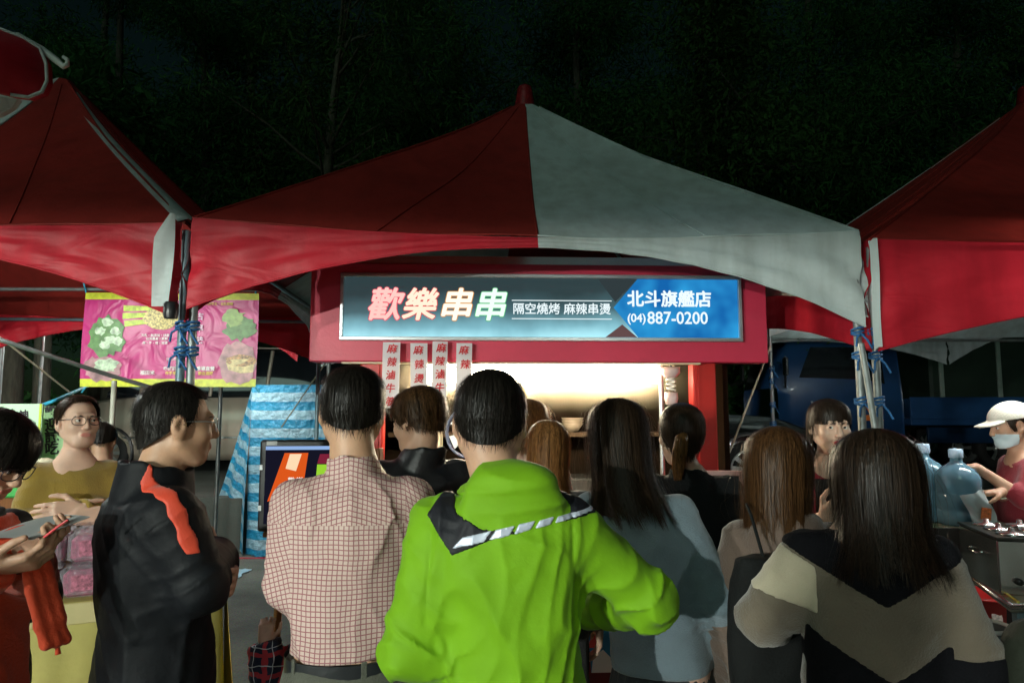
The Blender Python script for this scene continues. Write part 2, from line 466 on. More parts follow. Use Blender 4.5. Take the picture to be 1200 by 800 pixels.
# centre tent: left half red, right half white
FLc = (-1.385, 2.90); FRc = (1.615, 3.12)
dx, dy = (FRc[0] - FLc[0]) / 3, (FRc[1] - FLc[1]) / 3
def back(p, d=3.0): return (p[0] - dy * d, p[1] + dx * d)
tent('red and white canopy tent over the food booth, red peak cap', [FLc, FRc, back(FRc), back(FLc)], 2.42,
     (.088, 4.52, 3.675), [RED, WHITE, WHITE, RED, RED, WHITE, WHITE, RED], (.050, .40, .45), sag=.058, ties=(0, 1),
     pole_off={0: (-.025, .02, 0), 1: (.012, 0, 0)}, cap=DARKRED)
# left tent
FRl = (-1.425, 2.90); FLl = (FRl[0] - 3 * dx, FRl[1] - 3 * dy)
lt, ltc = tent('red canopy tent with white corner strips above the pink banner', [FLl, FRl, back(FRl), back(FLl)], 2.40,
     (-2.945, 4.30, 3.735), [WHITE, RED, DARKRED, DARKRED, RED, RED, RED, RED], (.06, .42, .42), sag=.04, ties=(1,),
     pole_mat=steel_dark, skip_val=(1,), cap=False, pole_off={1: (.03, 0, 0)})
# white strip sewn along the hip, and the white flap at the corner
pk = Vector((-2.945, 4.30, 3.735)) - ltc; cr_ = Vector((FRl[0], FRl[1], 2.40)) - ltc
V = []
for i in range(28):
    v = i / 27; g = .90 * v + .10 * v ** 3
    p = Vector((cr_.x + (pk.x - cr_.x) * v, cr_.y + (pk.y - cr_.y) * v, cr_.z + (pk.z - cr_.z) * g + .012))
    w = .055 - .02 * v
    V += [(p.x - w * .3, p.y - .02, p.z - .012), (p.x + w * .25, p.y + .01, p.z + .01), (p.x + w, p.y + w, p.z - .015)]
np_mesh('hip_strip', V, grid_faces(28, 3), WHITE, lt, True)
V = []
for i in range(16):
    v = i / 15
    w = .078 * min(1, .35 + 2.6 * v)
    x1 = cr_.x - .012; x0 = x1 - w
    z = 2.425 - .40 * v
    for k in range(5):
        u = k / 4
        V.append((x0 + (x1 - x0) * u, cr_.y - .05 - .012 * math.sin(3 * u + 4 * v) - .02 * v, z))
np_mesh('corner_flap', V, grid_faces(16, 5), WHITE, lt, True)
MB().lathe([(.026, 0), (.03, .02), (.03, .06), (.024, .07)], (cr_.x - .012, cr_.y - .05, 1.975), 12).build('pole_sleeve', black_plastic, lt)
# right tent, a larger one
FLr = (1.665, 3.12); FRr = (6.2, 3.2)
rt, rtc = tent('large red canopy tent over the drinks stall tables', [FLr, FRr, (6.2, 7.4), (1.75, 7.4)], 2.38,
     (4.15, 5.3, 4.05), [RED, RED, WHITE, WHITE, WHITE, WHITE, RED, RED], (.20, .52, .52), sag=.02, ties=(0,), a=.9, skip_val=(2,), poles=(0, 1, 2),
     pole_off={0: (-.012, 0, 0)})
V = []
for i in range(12):
    v = i / 11
    for k in range(3):
        V.append((FLr[0] - rtc.x - .026 + .017 * k + .003 * math.sin(6 * v), FLr[1] - rtc.y - .045 - .004 * k, 2.375 - .5 * v - .02 * (k == 0)))
np_mesh('corner_flap', V, grid_faces(12, 3), WHITE, rt, True)
# second row of tents behind
tent('white canopy tent with red trim behind the drinks stall', [(2.30, 6.1), (6.4, 6.5), (6.4, 10.0), (2.30, 9.6)], 2.66,
     (4.4, 8.0, 3.7), W8, (.07, .42, .42), sag=.03, ties=(0,), group='market tents in the second row', poles=(0, 1))
tent('red and white canopy tent behind the food booth', [(-2.72, 6.3), (2.15, 6.2), (2.15, 9.4), (-2.72, 9.5)], 2.66,
     (-.3, 7.8, 3.7), [RED, WHITE, RED, RED, WHITE, WHITE, RED, RED], (.14, .42, .5), sag=.03, group='market tents in the second row', poles=(0, 2, 3))
tent('red canopy tent behind the pink banner and green posters', [(-4.35, 5.75), (-2.78, 5.9), (-2.78, 8.8), (-4.4, 8.7)], 2.66,
     (-3.5, 7.3, 3.5), [RED, RED, RED, RED, RED, RED, RED, RED], (.10, .46, .40), sag=.02, group='market tents in the second row', poles=(0, 1))

# flap of a nearer canopy poking into the view, with its hooked pole end
aw = empty('awning', (-2.0, 2.1, 0), 0, 'red canopy flap with grey piping and a hooked white pole end', 'awning')
c0 = at(0, 35, 2.1) - Vector((-2.0, 2.1, 0))
out = [at(-60, 20, 1.95), at(0, 34, 2.1), at(28, 45, 2.12), at(47, 57, 2.14), at(54, 75, 2.14), at(55, 95, 2.14), at(49, 108, 2.14), at(33, 114, 2.13), at(12, 111, 2.1), at(-60, 92, 1.95)]
out = [p - Vector((-2.0, 2.1, 0)) for p in out]
n = len(out); cen = sum(out, Vector()) / n + Vector((0, -.05, .0))
np_mesh('flap', out + [p + Vector((0, .03, 0)) for p in out] + [cen, cen + Vector((0, .03, 0))],
        [(i, (i + 1) % n, 2 * n) for i in range(n)] + [((i + 1) % n + n, i + n, 2 * n + 1) for i in range(n)] + [(i, i + n, (i + 1) % n + n, (i + 1) % n) for i in range(n)], RED, aw, True)
MB().tube(out[1:9], .006, 8).build('piping', pmat('grey_piping', (.45, .5, .5), .5), aw)
o2 = [p - Vector((-2.0, 2.1, 0)) for p in (at(-60, 95, 2.0), at(0, 113, 2.12), at(21, 116, 2.15), at(14, 126, 2.16), at(0, 134, 2.15), at(-60, 150, 2.1))]
n = len(o2)
np_mesh('inner_lining', o2 + [p + Vector((0, .02, 0)) for p in o2], [tuple(range(n)), tuple(reversed(range(n, 2 * n)))] + [(i, i + n, (i + 1) % n + n, (i + 1) % n) for i in range(n)], WHITE, aw)
hk = [p - Vector((-2.0, 2.1, 0)) for p in (at(20, 42, 2.16), at(50, 59, 2.16), at(66, 71, 2.16), at(74, 78, 2.16), at(79, 76, 2.16), at(79, 70, 2.16), at(74, 67, 2.16))]
MB().tube(hk, [.012, .012, .012, .010, .008, .007, .006], 10).build('hook', pmat('white_paint', (.62, .66, .64), .4, dirt=.3), aw)
MB().tube([(-1.2, .0, 0), (-1.2, .0, c0.z - .05)], .02, 10).tube([(-1.2, 0, c0.z - .06), hk[0]], .012, 8).build('pole', steel, aw)

# ------------------------------------------------------------------ loose ropes and frame pipes
def rope(label, pts, r, m, sagz=0.0, name='rope', cat='rope', n=14, group=None):
    P = []
    for i in range(len(pts) - 1):
        a, b = Vector(pts[i]), Vector(pts[i + 1])
        for k in range(n):
            t = k / n; p = a.lerp(b, t); p.z -= sagz * 4 * t * (1 - t); P.append(p)
    P.append(Vector(pts[-1]))
    o = P[-1] if P[-1].z < P[0].z else P[0]
    ob = MB().tube([p - o for p in P], r, 8).build(name, m); ob.location = o
    tag(ob, label, cat, group); return ob
g0 = at(902, 412, 5.0)
rope('beige guy rope slanting down beside the red booth post', [at(903, 405, 4.55), at(850, 542, 4.1), at(800, 672, 3.9)], .006, rope_beige)
rope('thin guy rope rising behind the blue striped tarpaulin', [at(385, 420, 6.2), at(330, 500, 7.2)], .006, rope_beige)
rope('pale bracing pipe slanting across the pink banner', [at(-40, 384, 3.6), at(0, 398, 3.7), at(130, 440, 4.2), at(205, 462, 4.5)], .013, steel, .0, 'bracing_pipe', 'pipe')
MB_ = MB()
p = at(134, 446, 4.3)
ob = MB().tube([(0, 0, 0), (0, 0, p.z)], .016, 10).tube([(0, 0, 0), (0, 0, .015)], .05, 10).build('upright_pipe', pmat('cream_paint', (.6, .6, .5), .45, dirt=.3)); ob.location = (p.x, p.y, 0)
tag(ob, 'thin cream upright pipe holding the bracing pipe under the pink banner', 'pipe')
rope('cyan rope stretched to the corner of the pink banner', [at(40, 478, 4.4), at(62, 470, 4.4), at(103, 452, 5.0), at(101, 440, 5.2)], .011, pmat('cyan_rope', (.03, .36, .55), .6))
rope('beige rope running down to the right behind the seller in mustard', [at(0, 395, 4.2), at(95, 470, 5.0), at(150, 520, 5.4)], .006, rope_beige)
p = at(52, 376, 6.4)
ob = MB().tube([(0, 0, 0), (0, 0, p.z)], .016, 10).tube([(0, 0, 0), (0, 0, .015)], .05, 10).build('upright_pipe', steel); ob.location = (p.x, p.y, 0)
tag(ob, 'grey upright pipe behind the green posters', 'pipe')
rope('leaning steel pipe tied to the tent poles beside the drinks stall', [at(1009, 402, 3.0), at(1026, 505, 3.02), at(1050, 690, 3.05)], .014, steel, 0, 'leaning_pipe', 'pipe', 2)
# ------------------------------------------------------------------ food booth
BY = math.radians(2.4)
booth = empty('food_booth', (.155, 3.66, 0), BY, 'red food booth with a lit blue sign board and red posts', 'food booth')
red_paint = pmat('red_paint', (.60, .034, .080), .42, var=.10, vscale=3, bump=.05, bscale=60, dirt=.25)
post_red = pmat('post_red', (.50, .02, .015), .4, var=.1, dirt=.2)
dark_wall = pmat('smoky_wall', (.010, .006, .0035), .9, spec=.02, var=.35, vscale=3, dirt=.5)
MB().box((0, 0, 2.102), (2.43, .14, .522), bev=.006).build('sign_board', red_paint, booth)
MB().box((0.02, .03, 2.39), (2.36, .12, .045)).build('top_rail', chrome, booth)
MB().box((-.1, -.03, 1.836), (1.9, .05, .008)).build('bottom_strip', pmat('cream_trim', (.7, .6, .4), .5), booth)
sg = MB()
for (x0, x1, z0, z1) in ((-1.055, 1.068, 2.284, 2.304), (-1.055, 1.068, 1.950, 1.970), (-1.055, -1.037, 1.970, 2.284), (1.050, 1.068, 1.970, 2.284)):
    sg.box(((x0 + x1) / 2, -.088, (z0 + z1) / 2), (x1 - x0, .036, z1 - z0), bev=.003)
frame = sg.build('sign_frame', alu, booth)
def sign_mat():
    m = bpy.data.materials.new('backlit_sign'); m.use_nodes = True; N, L = m.node_tree.nodes, m.node_tree.links
    for n in list(N): N.remove(n)
    tc = N.new('ShaderNodeTexCoord'); sp = N.new('ShaderNodeSeparateXYZ'); L.new(tc.outputs['Object'], sp.inputs[0])
    mr = N.new('ShaderNodeMapRange'); mr.inputs[1].default_value = 1.965; mr.inputs[2].default_value = 2.29; L.new(sp.outputs[2], mr.inputs[0])
    nz = N.new('ShaderNodeTexNoise'); nz.inputs['Scale'].default_value = 4; nz.inputs['Detail'].default_value = 3; L.new(tc.outputs['Object'], nz.inputs['Vector'])
    ma = N.new('ShaderNodeMath'); ma.operation = 'MULTIPLY_ADD'; ma.inputs[1].default_value = .45; L.new(nz.outputs[0], ma.inputs[0]); L.new(mr.outputs[0], ma.inputs[2])
    cr = N.new('ShaderNodeValToRGB'); L.new(ma.outputs[0], cr.inputs[0])
    e = cr.color_ramp.elements
    e[0].position = .18; e[0].color = (.34, .68, .76, 1); e[1].position = 1.0; e[1].color = (.020, .036, .040, 1)
    a = e.new(.42); a.color = (.15, .34, .40, 1); a = e.new(.68); a.color = (.045, .095, .11, 1)
    em = N.new('ShaderNodeEmission'); L.new(cr.outputs[0], em.inputs[0]); em.inputs[1].default_value = 1.45
    gl = N.new('ShaderNodeBsdfGlossy'); gl.inputs['Roughness'].default_value = .12; gl.inputs[0].default_value = (.05, .05, .05, 1)
    ads = N.new('ShaderNodeAddShader'); L.new(em.outputs[0], ads.inputs[0]); L.new(gl.outputs[0], ads.inputs[1])
    o = N.new('ShaderNodeOutputMaterial'); L.new(ads.outputs[0], o.inputs[0])
    return m
sp_ = MB().box((.006, -.082, 2.127), (2.09, .014, .315)).build('sign_face', sign_mat(), booth)
def blue_mat():
    m = bpy.data.materials.new('backlit_blue'); m.use_nodes = True; N, L = m.node_tree.nodes, m.node_tree.links
    for n in list(N): N.remove(n)
    tc = N.new('ShaderNodeTexCoord'); nz = N.new('ShaderNodeTexNoise'); nz.inputs['Scale'].default_value = 5; nz.inputs['Detail'].default_value = 2
    L.new(tc.outputs['Object'], nz.inputs['Vector'])
    cr = N.new('ShaderNodeValToRGB'); L.new(nz.outputs[0], cr.inputs[0]); e = cr.color_ramp.elements
    e[0].position = .35; e[0].color = (.008, .13, .42, 1); e[1].position = .68; e[1].color = (.03, .36, .75, 1)
    em = N.new('ShaderNodeEmission'); L.new(cr.outputs[0], em.inputs[0]); em.inputs[1].default_value = 1.0
    o = N.new('ShaderNodeOutputMaterial'); L.new(em.outputs[0], o.inputs[0]); return m
# blue arrow-shaped panel with the shop details
MB().prism([(.380, 2.13), (.510, 2.283), (1.049, 2.283), (1.049, 1.971), (.510, 1.971)], .004, (0, -.0905, 0)).build('blue_panel', blue_mat(), sp_)
MB().prism([(.335, 1.972), (.425, 2.04), (.505, 1.972)], .003, (0, -.0905, 0)).build('maroon_wedge', emat('sign_maroon', (.16, .09, .09), .8), sp_)
MB().prism([(.30, 2.283), (.39, 2.16), (.505, 2.283)], .003, (0, -.0905, 0)).build('dark_wedge', emat('sign_dark', (.035, .05, .055), .9), sp_)
def TM(x, z, y=-.0925): return Matrix.Translation((x, y, z)) @ Matrix.Rotation(R(90), 4, 'X')
T4 = [('歡', -.832, (.95, .10, .16), (1.0, .55, .50)), ('樂', -.650, (.80, .10, .10), (1.0, .80, .62)), ('串', -.458, (.80, .34, .10), (.98, .98, .80)), ('串', -.280, (.10, .55, .22), (.80, 1.0, .86))]
for i, (ch, x, c1, c2) in enumerate(T4):
    text_mesh('letter_outline', ch, .178, emat('so%d' % i, c1, .9), sp_, TM(x, 2.128), bold=.0, shear=.22, depth=.0004, fat=.0085)
    text_mesh('letter', ch, .178, emat('sl%d' % i, c2, 1.15), sp_, TM(x, 2.128, -.0965), bold=.0, shear=.22, depth=.0004, fat=.0042)
wl_ = emat('sign_white', (.85, .97, 1.0), 1.05)
text_mesh('lettering', '隔空燒烤', .063, wl_, sp_, TM(-.030, 2.117), depth=.0004, fat=.0009)
text_mesh('lettering', '麻辣串燙', .063, wl_, sp_, TM(.240, 2.117), depth=.0004, fat=.0009)
for z in (2.165, 2.068):
    MB().box((.105, -.0915, z), (.53, .002, .004)).build('rule_line', wl_, sp_)
text_mesh('lettering', '北斗旗艦店', .091, wl_, sp_, TM(.680, 2.172), depth=.0004, fat=.0026)
text_mesh('lettering', '(04)', .062, wl_, sp_, TM(.502, 2.073), depth=.0004, fat=.0012)
text_mesh('lettering', '887-0200', .092, wl_, sp_, TM(.722, 2.073), depth=.0004, fat=.0012, sx=.93)
# posts, counter, walls
for x in (-.90, .89):
    MB().box((x, .05, .935), (.125, .10, 1.865), bev=.008).build('post', post_red, booth)
    MB().box((x - .035 * (1 if x > 0 else -1), -.004, .935), (.012, .012, 1.85)).build('post_rib', post_red, booth)
MB().box((0, 1.30, 1.2), (2.2, .04, 2.4)).build('back_wall', dark_wall, booth)
for x in (-1.08, 1.08):
    MB().box((x, .75, 1.55), (.03, 1.06, 1.60)).build('side_wall', dark_wall, booth)
MB().box((0, .70, 2.355), (2.3, 1.2, .03)).build('roof_sheet', dark_wall, booth)
cnt = MB().box((0, .12, .45), (1.66, .42, .86), bev=.01).build('counter', pmat('counter_red', (.20, .015, .02), .5, var=.15, dirt=.3), booth)
MB().box((0, .10, .90), (1.68, .50, .04), bev=.008).build('counter_top', chrome, booth)
MB().box((0, 1.16, 1.42), (1.9, .24, .03)).build('shelf', pmat('shelf_wood', (.06, .04, .025), .8, spec=.1), booth)
MB().box((0, .95, .70), (1.9, .34, .9), bev=.01).build('rear_bench', chrome, booth)
# poster on the counter
blue_print = pmat('poster_blue', (.03, .30, .62), .4, var=.15, vscale=4)
pst = MB().prism([(.22, .58), (.24, .28), (.62, .28), (.62, .58), (.55, .63), (.44, .66), (.32, .63)], .004, (0, -.095, 0)).build('poster', blue_print, booth)
wp = pmat('print_white', (.85, .86, .85), .5, var=.03)
text_mesh('lettering', '北斗', .07, wp, pst, TM(.40, .52, -.1005), bold=.03, depth=.0006)
text_mesh('lettering', '旗艦店', .05, wp, pst, TM(.43, .445, -.1005), bold=.02, depth=.0006)
MB().prism([(.225, .40), (.25, .50), (.30, .47), (.29, .40)], .002, (0, -.1, 0)).build('red_print', pmat('poster_red', (.62, .06, .06), .5), pst)
MB().prism([(.24, .28), (.25, .36), (.30, .39), (.36, .33), (.38, .28)], .002, (0, -.1, 0)).build('white_print', wp, pst)

# lit tubes under the sign board
def tube_lamp(name, parent_loc, rz, length, strength, col, label, cat='lamp', rad=.015):
    o = empty(name, parent_loc, rz, label, cat)
    MB().tube([(-length / 2, 0, 0), (length / 2, 0, 0)], rad, 14).build('tube', emat('tube_glow_%g' % strength, col, strength), o)
    MB().box((0, 0, .030 + rad), (length + .06, .05, .035), bev=.006).build('fixture', pmat('lamp_housing', (.7, .7, .68), .4), o)
    for s in (-1, 1): MB().box((s * (length / 2 + .015), 0, .012), (.026, .034, .05), bev=.004).build('socket', pmat('lamp_housing', (.7, .7, .68), .4), o)
    return o
tube_lamp('tube_lamp', (.145, 3.86, 1.782), BY, 1.36, 105.0, (1.0, .86, .60), 'bright white tube lamp lit under the red sign board', rad=.042)  # tube drawn thicker than real, its glare built into the radius
# spiral bulb hanging at the right post
bulb = empty('spiral_bulb', (.865, 3.72, 1.62), 0, 'spiral bulb in a pink socket hanging beside the right red booth post', 'bulb')
MB().lathe([(.0001, .20), (.05, .20), (.052, .17), (.034, .15), (.028, .145), (.0001, .145)], (0, 0, 0), 16).build('socket', pmat('pink_ceramic', (.72, .52, .50), .4), bulb)
MB().tube([(.022 * math.cos(t), .022 * math.sin(t), .148 - .0085 * t / 2.2) for t in np.linspace(0, 6 * math.pi, 60)], .0055, 8).build('spiral', pmat('white_glass', (.8, .8, .76), .15), bulb)
MB().lathe([(.0001, .065), (.034, .065), (.037, .03), (.030, .0), (.0001, -.006)], (0, 0, 0), 16).build('base', pmat('pink_ceramic', (.72, .52, .50), .4), bulb)
MB().tube([(0, 0, .2), (0, 0, .245)], .006, 8).build('cord', black_plastic, bulb)
ob = MB().tube([(0, 0, 0), (0, 0, 1.86)], .013, 10).build('stand_pipe', alu); ob.location = (.828, 3.80, 0); tag(ob, 'bright aluminium pipe standing inside the booth beside the spiral bulb', 'pipe')

# paper strips with red brush writing
paper = pmat('paper_white', (.88, .87, .89), .7, var=.03, transl=.4)
redink = pmat('red_ink', (.62, .02, .03), .6, var=.15)
for (px0, px1, ytop, ybot, Y, txt, lab) in ((449, 468, 401, 478, 3.50, '麻辣滷牛筋', 'white paper strip with red brush writing in front of the left red post'),
                              (481, 500, 402, 470, 3.52, '麻辣燙', 'white paper strip with three red characters between two longer strips'),
                              (507, 524, 400, 477, 3.52, '麻辣滷牛肚', 'white paper strip with five red characters beside the short-haired boy'),
                              (535, 553, 402, 470, 3.53, '麻辣', 'white paper strip with two red characters under the glowing tube')):
    a, b = at(px0, ytop, Y), at(px1, ybot, Y)
    w, h = b.x - a.x, a.z - b.z
    ps = empty('paper_strip', ((a.x + b.x) / 2, Y, b.z), BY + random.uniform(-.08, .08), lab, 'paper strip', 'paper menu strips under the sign')
    V = []; n = 14; tw = random.uniform(-.02, .02)
    for i in range(n):
        v = i / (n - 1)
        for u in (-.5, 0, .5):
            V.append((u * w + tw * (1 - v) * .3, -.006 * math.sin(2.2 * v + u) + (.002 if u else 0), h * v))
    V = V + [(x, y + .0012, z) for x, y, z in V]
    F0 = grid_faces(n, 3)
    np_mesh('sheet', V, np.concatenate([F0, F0[:, ::-1] + n * 3]), paper, ps, True)
    step = min(h / len(txt), .073)
    for k, ch in enumerate(txt):
        M = Matrix.Translation((random.uniform(-.004, .006), -.0105, h - step * (k + .55))) @ Matrix.Rotation(R(90), 4, 'X') @ Matrix.Rotation(random.uniform(-.12, .12), 4, 'Z')
        text_mesh('brush_character', ch, .050, redink, ps, M, depth=.0005, fat=.0009, shear=.12)
# things inside the booth
o = empty('round_fan', (-.235, 3.95, 0), R(-20), 'round silver fan on a stand inside the booth', 'fan')
MB().tube([(0, 0, .921), (0, 0, 1.32)], .02, 10).lathe([(.12, .921), (.12, .94), (.02, .95)], (0, 0, 0), 20).build('stand', black_plastic, o)
Mx = Matrix.Rotation(R(90), 3, 'X')
MB().lathe([(.14, -.02), (.15, 0), (.14, .02), (.128, 0), (.14, -.02)], (0, -.03, 1.46), 28, M=Mx).build('rim', pmat('dark_blue_rim', (.04, .06, .12), .4), o)
for k in range(5):
    t = k * 2 * math.pi / 5
    MB().prism([(.02 * math.cos(t - 1), .02 * math.sin(t - 1)), (.12 * math.cos(t - .45), .12 * math.sin(t - .45)), (.125 * math.cos(t + .2), .125 * math.sin(t + .2)), (.02 * math.cos(t + 1), .02 * math.sin(t + 1))], .004, (0, -.03 - .004 * k, 1.46)).build('blade', pmat('pale_blade', (.55, .62, .68), .3), o)
MB().lathe([(.0001, .03), (.022, .025), (.03, 0), (.03, -.05), (.0001, -.05)], (0, -.03, 1.46), 16, M=Mx).build('hub', alu, o)
for (x, y, z, w, d, h, c, nm, lab) in ((-.60, 4.72, 1.41, .26, .2, .30, (.66, .58, .36), 'cardboard_box', 'cream box on the shelf behind the paper strips'),):
    b = empty(nm, (x, y, z + .015), R(random.uniform(-5, 5)), lab, 'box')
    m = pmat('box_%s' % lab[:9], c, .8, var=.15)
    MB().box((0, 0, h / 2), (w, d, h), bev=.004).build('carton', m, b)
    MB().box((0, 0, h + .001), (.05, d + .004, .003)).build('tape', pmat('tape', (.5, .42, .25), .3), b)
k = empty('kettle', (-.51, 3.98, .92), 0, 'small silver pot with a black handle behind the paper strips', 'kettle')
MB().lathe([(.0001, 0), (.075, 0), (.08, .05), (.07, .13), (.05, .16), (.0001, .17)], (0, 0, .66), 20).build('pot', chrome, k)
MB().tube([(-.06, 0, .80), (-.05, 0, .87), (.05, 0, .87), (.06, 0, .80)], .008, 8).build('handle', black_plastic, k)
MB().box((0, 0, .33), (.2, .2, .66), bev=.01).build('stand_box', pmat('cream_enamel', (.62, .56, .42), .4), k)

for k, (x, n_) in enumerate(((.20, 5), (.42, 3), (.64, 6))):
    r_ = empty('bowl_stack', (x, 4.78, 1.436), 0, ('stack of five pale bowls on the booth shelf', 'short stack of three pale bowls on the booth shelf', 'tall stack of six pale bowls on the booth shelf')[k], 'bowls')
    for j in range(n_): MB().lathe([(.03, .0), (.035, .004), (.075, .06), (.078, .06), (.036, .0), (.03, .0)], (0, 0, j * .018 + .001), 20).build('bowl', pmat('bowl_cream', (.22, .18, .13), .4, spec=.2), r_)
for k, x in enumerate((-.22, -.12, -.02, .08)):
    r_ = empty('sauce_bottle', (x, 4.78, 1.436), 0, ('dark brown sauce bottle on the booth shelf', 'amber sauce bottle on the booth shelf', 'red sauce bottle on the booth shelf', 'black sauce bottle next to the bowls on the booth shelf')[k], 'bottle')
    MB().lathe([(.0001, 0), (.03, 0), (.032, .02), (.032, .13), (.014, .18), (.013, .21), (.0001, .21)], (0, 0, 0), 16).build('glass', pmat('sauce_%d' % k, ((.04, .02, .01), (.16, .07, .02), (.18, .02, .01), (.015, .012, .01))[k], .25), r_)
    MB().lathe([(.0001, .235), (.016, .235), (.016, .205), (.0001, .205)], (0, 0, 0), 12).build('cap', pmat('cap_red', (.25, .03, .02), .5), r_)
# haze added to give the lit tube its glare: a soft cylinder, thick at the tube and thinning out
st = MB().box((0, 0, 0), (2.0, .84, .84)).build('glare_haze', red_paint)
st.location = (.145, 3.86, 1.77); st.rotation_euler = (0, 0, BY); tag(st, kind='stuff')
sm = bpy.data.materials.new('glare_haze'); sm.use_nodes = True
N, L = sm.node_tree.nodes, sm.node_tree.links
for n in list(N): N.remove(n)
tc = N.new('ShaderNodeTexCoord'); mp = N.new('ShaderNodeMapping'); mp.inputs['Scale'].default_value = (.0, 1, 1); L.new(tc.outputs['Object'], mp.inputs[0])
ln = N.new('ShaderNodeVectorMath'); ln.operation = 'LENGTH'; L.new(mp.outputs[0], ln.inputs[0])
m1 = N.new('ShaderNodeMapRange'); m1.interpolation_type = 'SMOOTHSTEP'; m1.inputs[1].default_value = .26; m1.inputs[2].default_value = .03; m1.inputs[3].default_value = 0; m1.inputs[4].default_value = 1.0; L.new(ln.outputs['Value'], m1.inputs[0])
sx = N.new('ShaderNodeSeparateXYZ'); L.new(tc.outputs['Object'], sx.inputs[0])
ab = N.new('ShaderNodeMath'); ab.operation = 'ABSOLUTE'; L.new(sx.outputs[0], ab.inputs[0])
m2 = N.new('ShaderNodeMapRange'); m2.interpolation_type = 'SMOOTHSTEP'; m2.inputs[1].default_value = .98; m2.inputs[2].default_value = .45; m2.inputs[3].default_value = 0; m2.inputs[4].default_value = 1.0; L.new(ab.outputs[0], m2.inputs[0])
nz = N.new('ShaderNodeTexNoise'); nz.inputs['Scale'].default_value = 3.5; L.new(tc.outputs['Object'], nz.inputs['Vector'])
q0_ = N.new('ShaderNodeMath'); q0_.operation = 'POWER'; q0_.inputs[1].default_value = 2.2; L.new(m1.outputs[0], q0_.inputs[0])
q1 = N.new('ShaderNodeMath'); q1.operation = 'MULTIPLY'; L.new(q0_.outputs[0], q1.inputs[0]); L.new(m2.outputs[0], q1.inputs[1])
q2 = N.new('ShaderNodeMath'); q2.operation = 'MULTIPLY'; L.new(q1.outputs[0], q2.inputs[0]); L.new(nz.outputs[0], q2.inputs[1])
q3 = N.new('ShaderNodeMath'); q3.operation = 'MULTIPLY'; L.new(q2.outputs[0], q3.inputs[0]); q3.inputs[1].default_value = 4.2
pv = N.new('ShaderNodeVolumePrincipled'); pv.inputs['Color'].default_value = (.97, .82, .58, 1); L.new(q3.outputs[0], pv.inputs['Density'])
pv.inputs['Anisotropy'].default_value = .2
oo = N.new('ShaderNodeOutputMaterial'); L.new(pv.outputs[0], oo.inputs['Volume'])
st.data.materials.clear(); st.data.materials.append(sm)
# ------------------------------------------------------------------ signed distance modelling for people and clothes
f32 = np.float32
def A3(*p): return np.array(p, dtype=f32)
def s_ell(P, c, r):
    r = np.asarray(r, f32); q = (P - np.asarray(c, f32)) / r
    k0 = np.sqrt((q * q).sum(1)); k1 = np.sqrt(((q / r) ** 2).sum(1)) + 1e-6
    return k0 * (k0 - 1) / k1
def s_cap(P, a, b, ra, rb):
    a = np.asarray(a, f32); b = np.asarray(b, f32); ab = b - a
    pa = P - a; t = np.clip(pa @ ab / (ab @ ab + 1e-9), 0, 1)
    return np.sqrt(((pa - t[:, None] * ab) ** 2).sum(1)) - (ra + (rb - ra) * t)
def s_capt(P, a, b, ra, rb):
    a = np.asarray(a, f32); b = np.asarray(b, f32); ab = b - a
    pa = P - a; t = np.clip(pa @ ab / (ab @ ab + 1e-9), 0, 1)
    return np.sqrt(((pa - t[:, None] * ab) ** 2).sum(1)) - (ra + (rb - ra) * t), t
def s_loft(P, S, ex=2.3):
    """S rows: z cx cy rx ry"""
    S = np.asarray(S, f32); o = np.argsort(S[:, 0]); S = S[o]
    z = P[:, 2]
    cx, cy, rx, ry = (np.interp(z, S[:, 0], S[:, k]) for k in (1, 2, 3, 4))
    q = (np.abs((P[:, 0] - cx) / rx) ** ex + np.abs((P[:, 1] - cy) / ry) ** ex) ** (1 / ex)
    d = (q - 1) * np.minimum(rx, ry)
    return np.maximum(d, np.maximum(z - S[-1, 0], S[0, 0] - z)).astype(f32)
def smin(a, b, k):
    h = np.clip(.5 + .5 * (b - a) / k, 0, 1)
    return b + (a - b) * h - k * h * (1 - h)
def smax(a, b, k): return -smin(-a, -b, k)
def wob(P, f, seed, an=(1, 1, 1)):
    r = np.random.default_rng(seed); Q = P * np.asarray(an, f32) * f
    w = np.sin(Q @ r.normal(0, .6, 3).astype(f32) + r.uniform(0, 6)) * 1.6
    s = 0
    for k in range(3):
        s = s + np.sin(Q @ r.normal(0, 1, 3).astype(f32) + w * (1 + .4 * k) + r.uniform(0, 6)) / (1 + .5 * k)
    return (s / 2.2).astype(f32)
def crease(P, f, seed, an=(1, 1, 1)):
    w = wob(P, f, seed, an)
    return (1 - np.abs(w)) ** 3      # sharp ridges
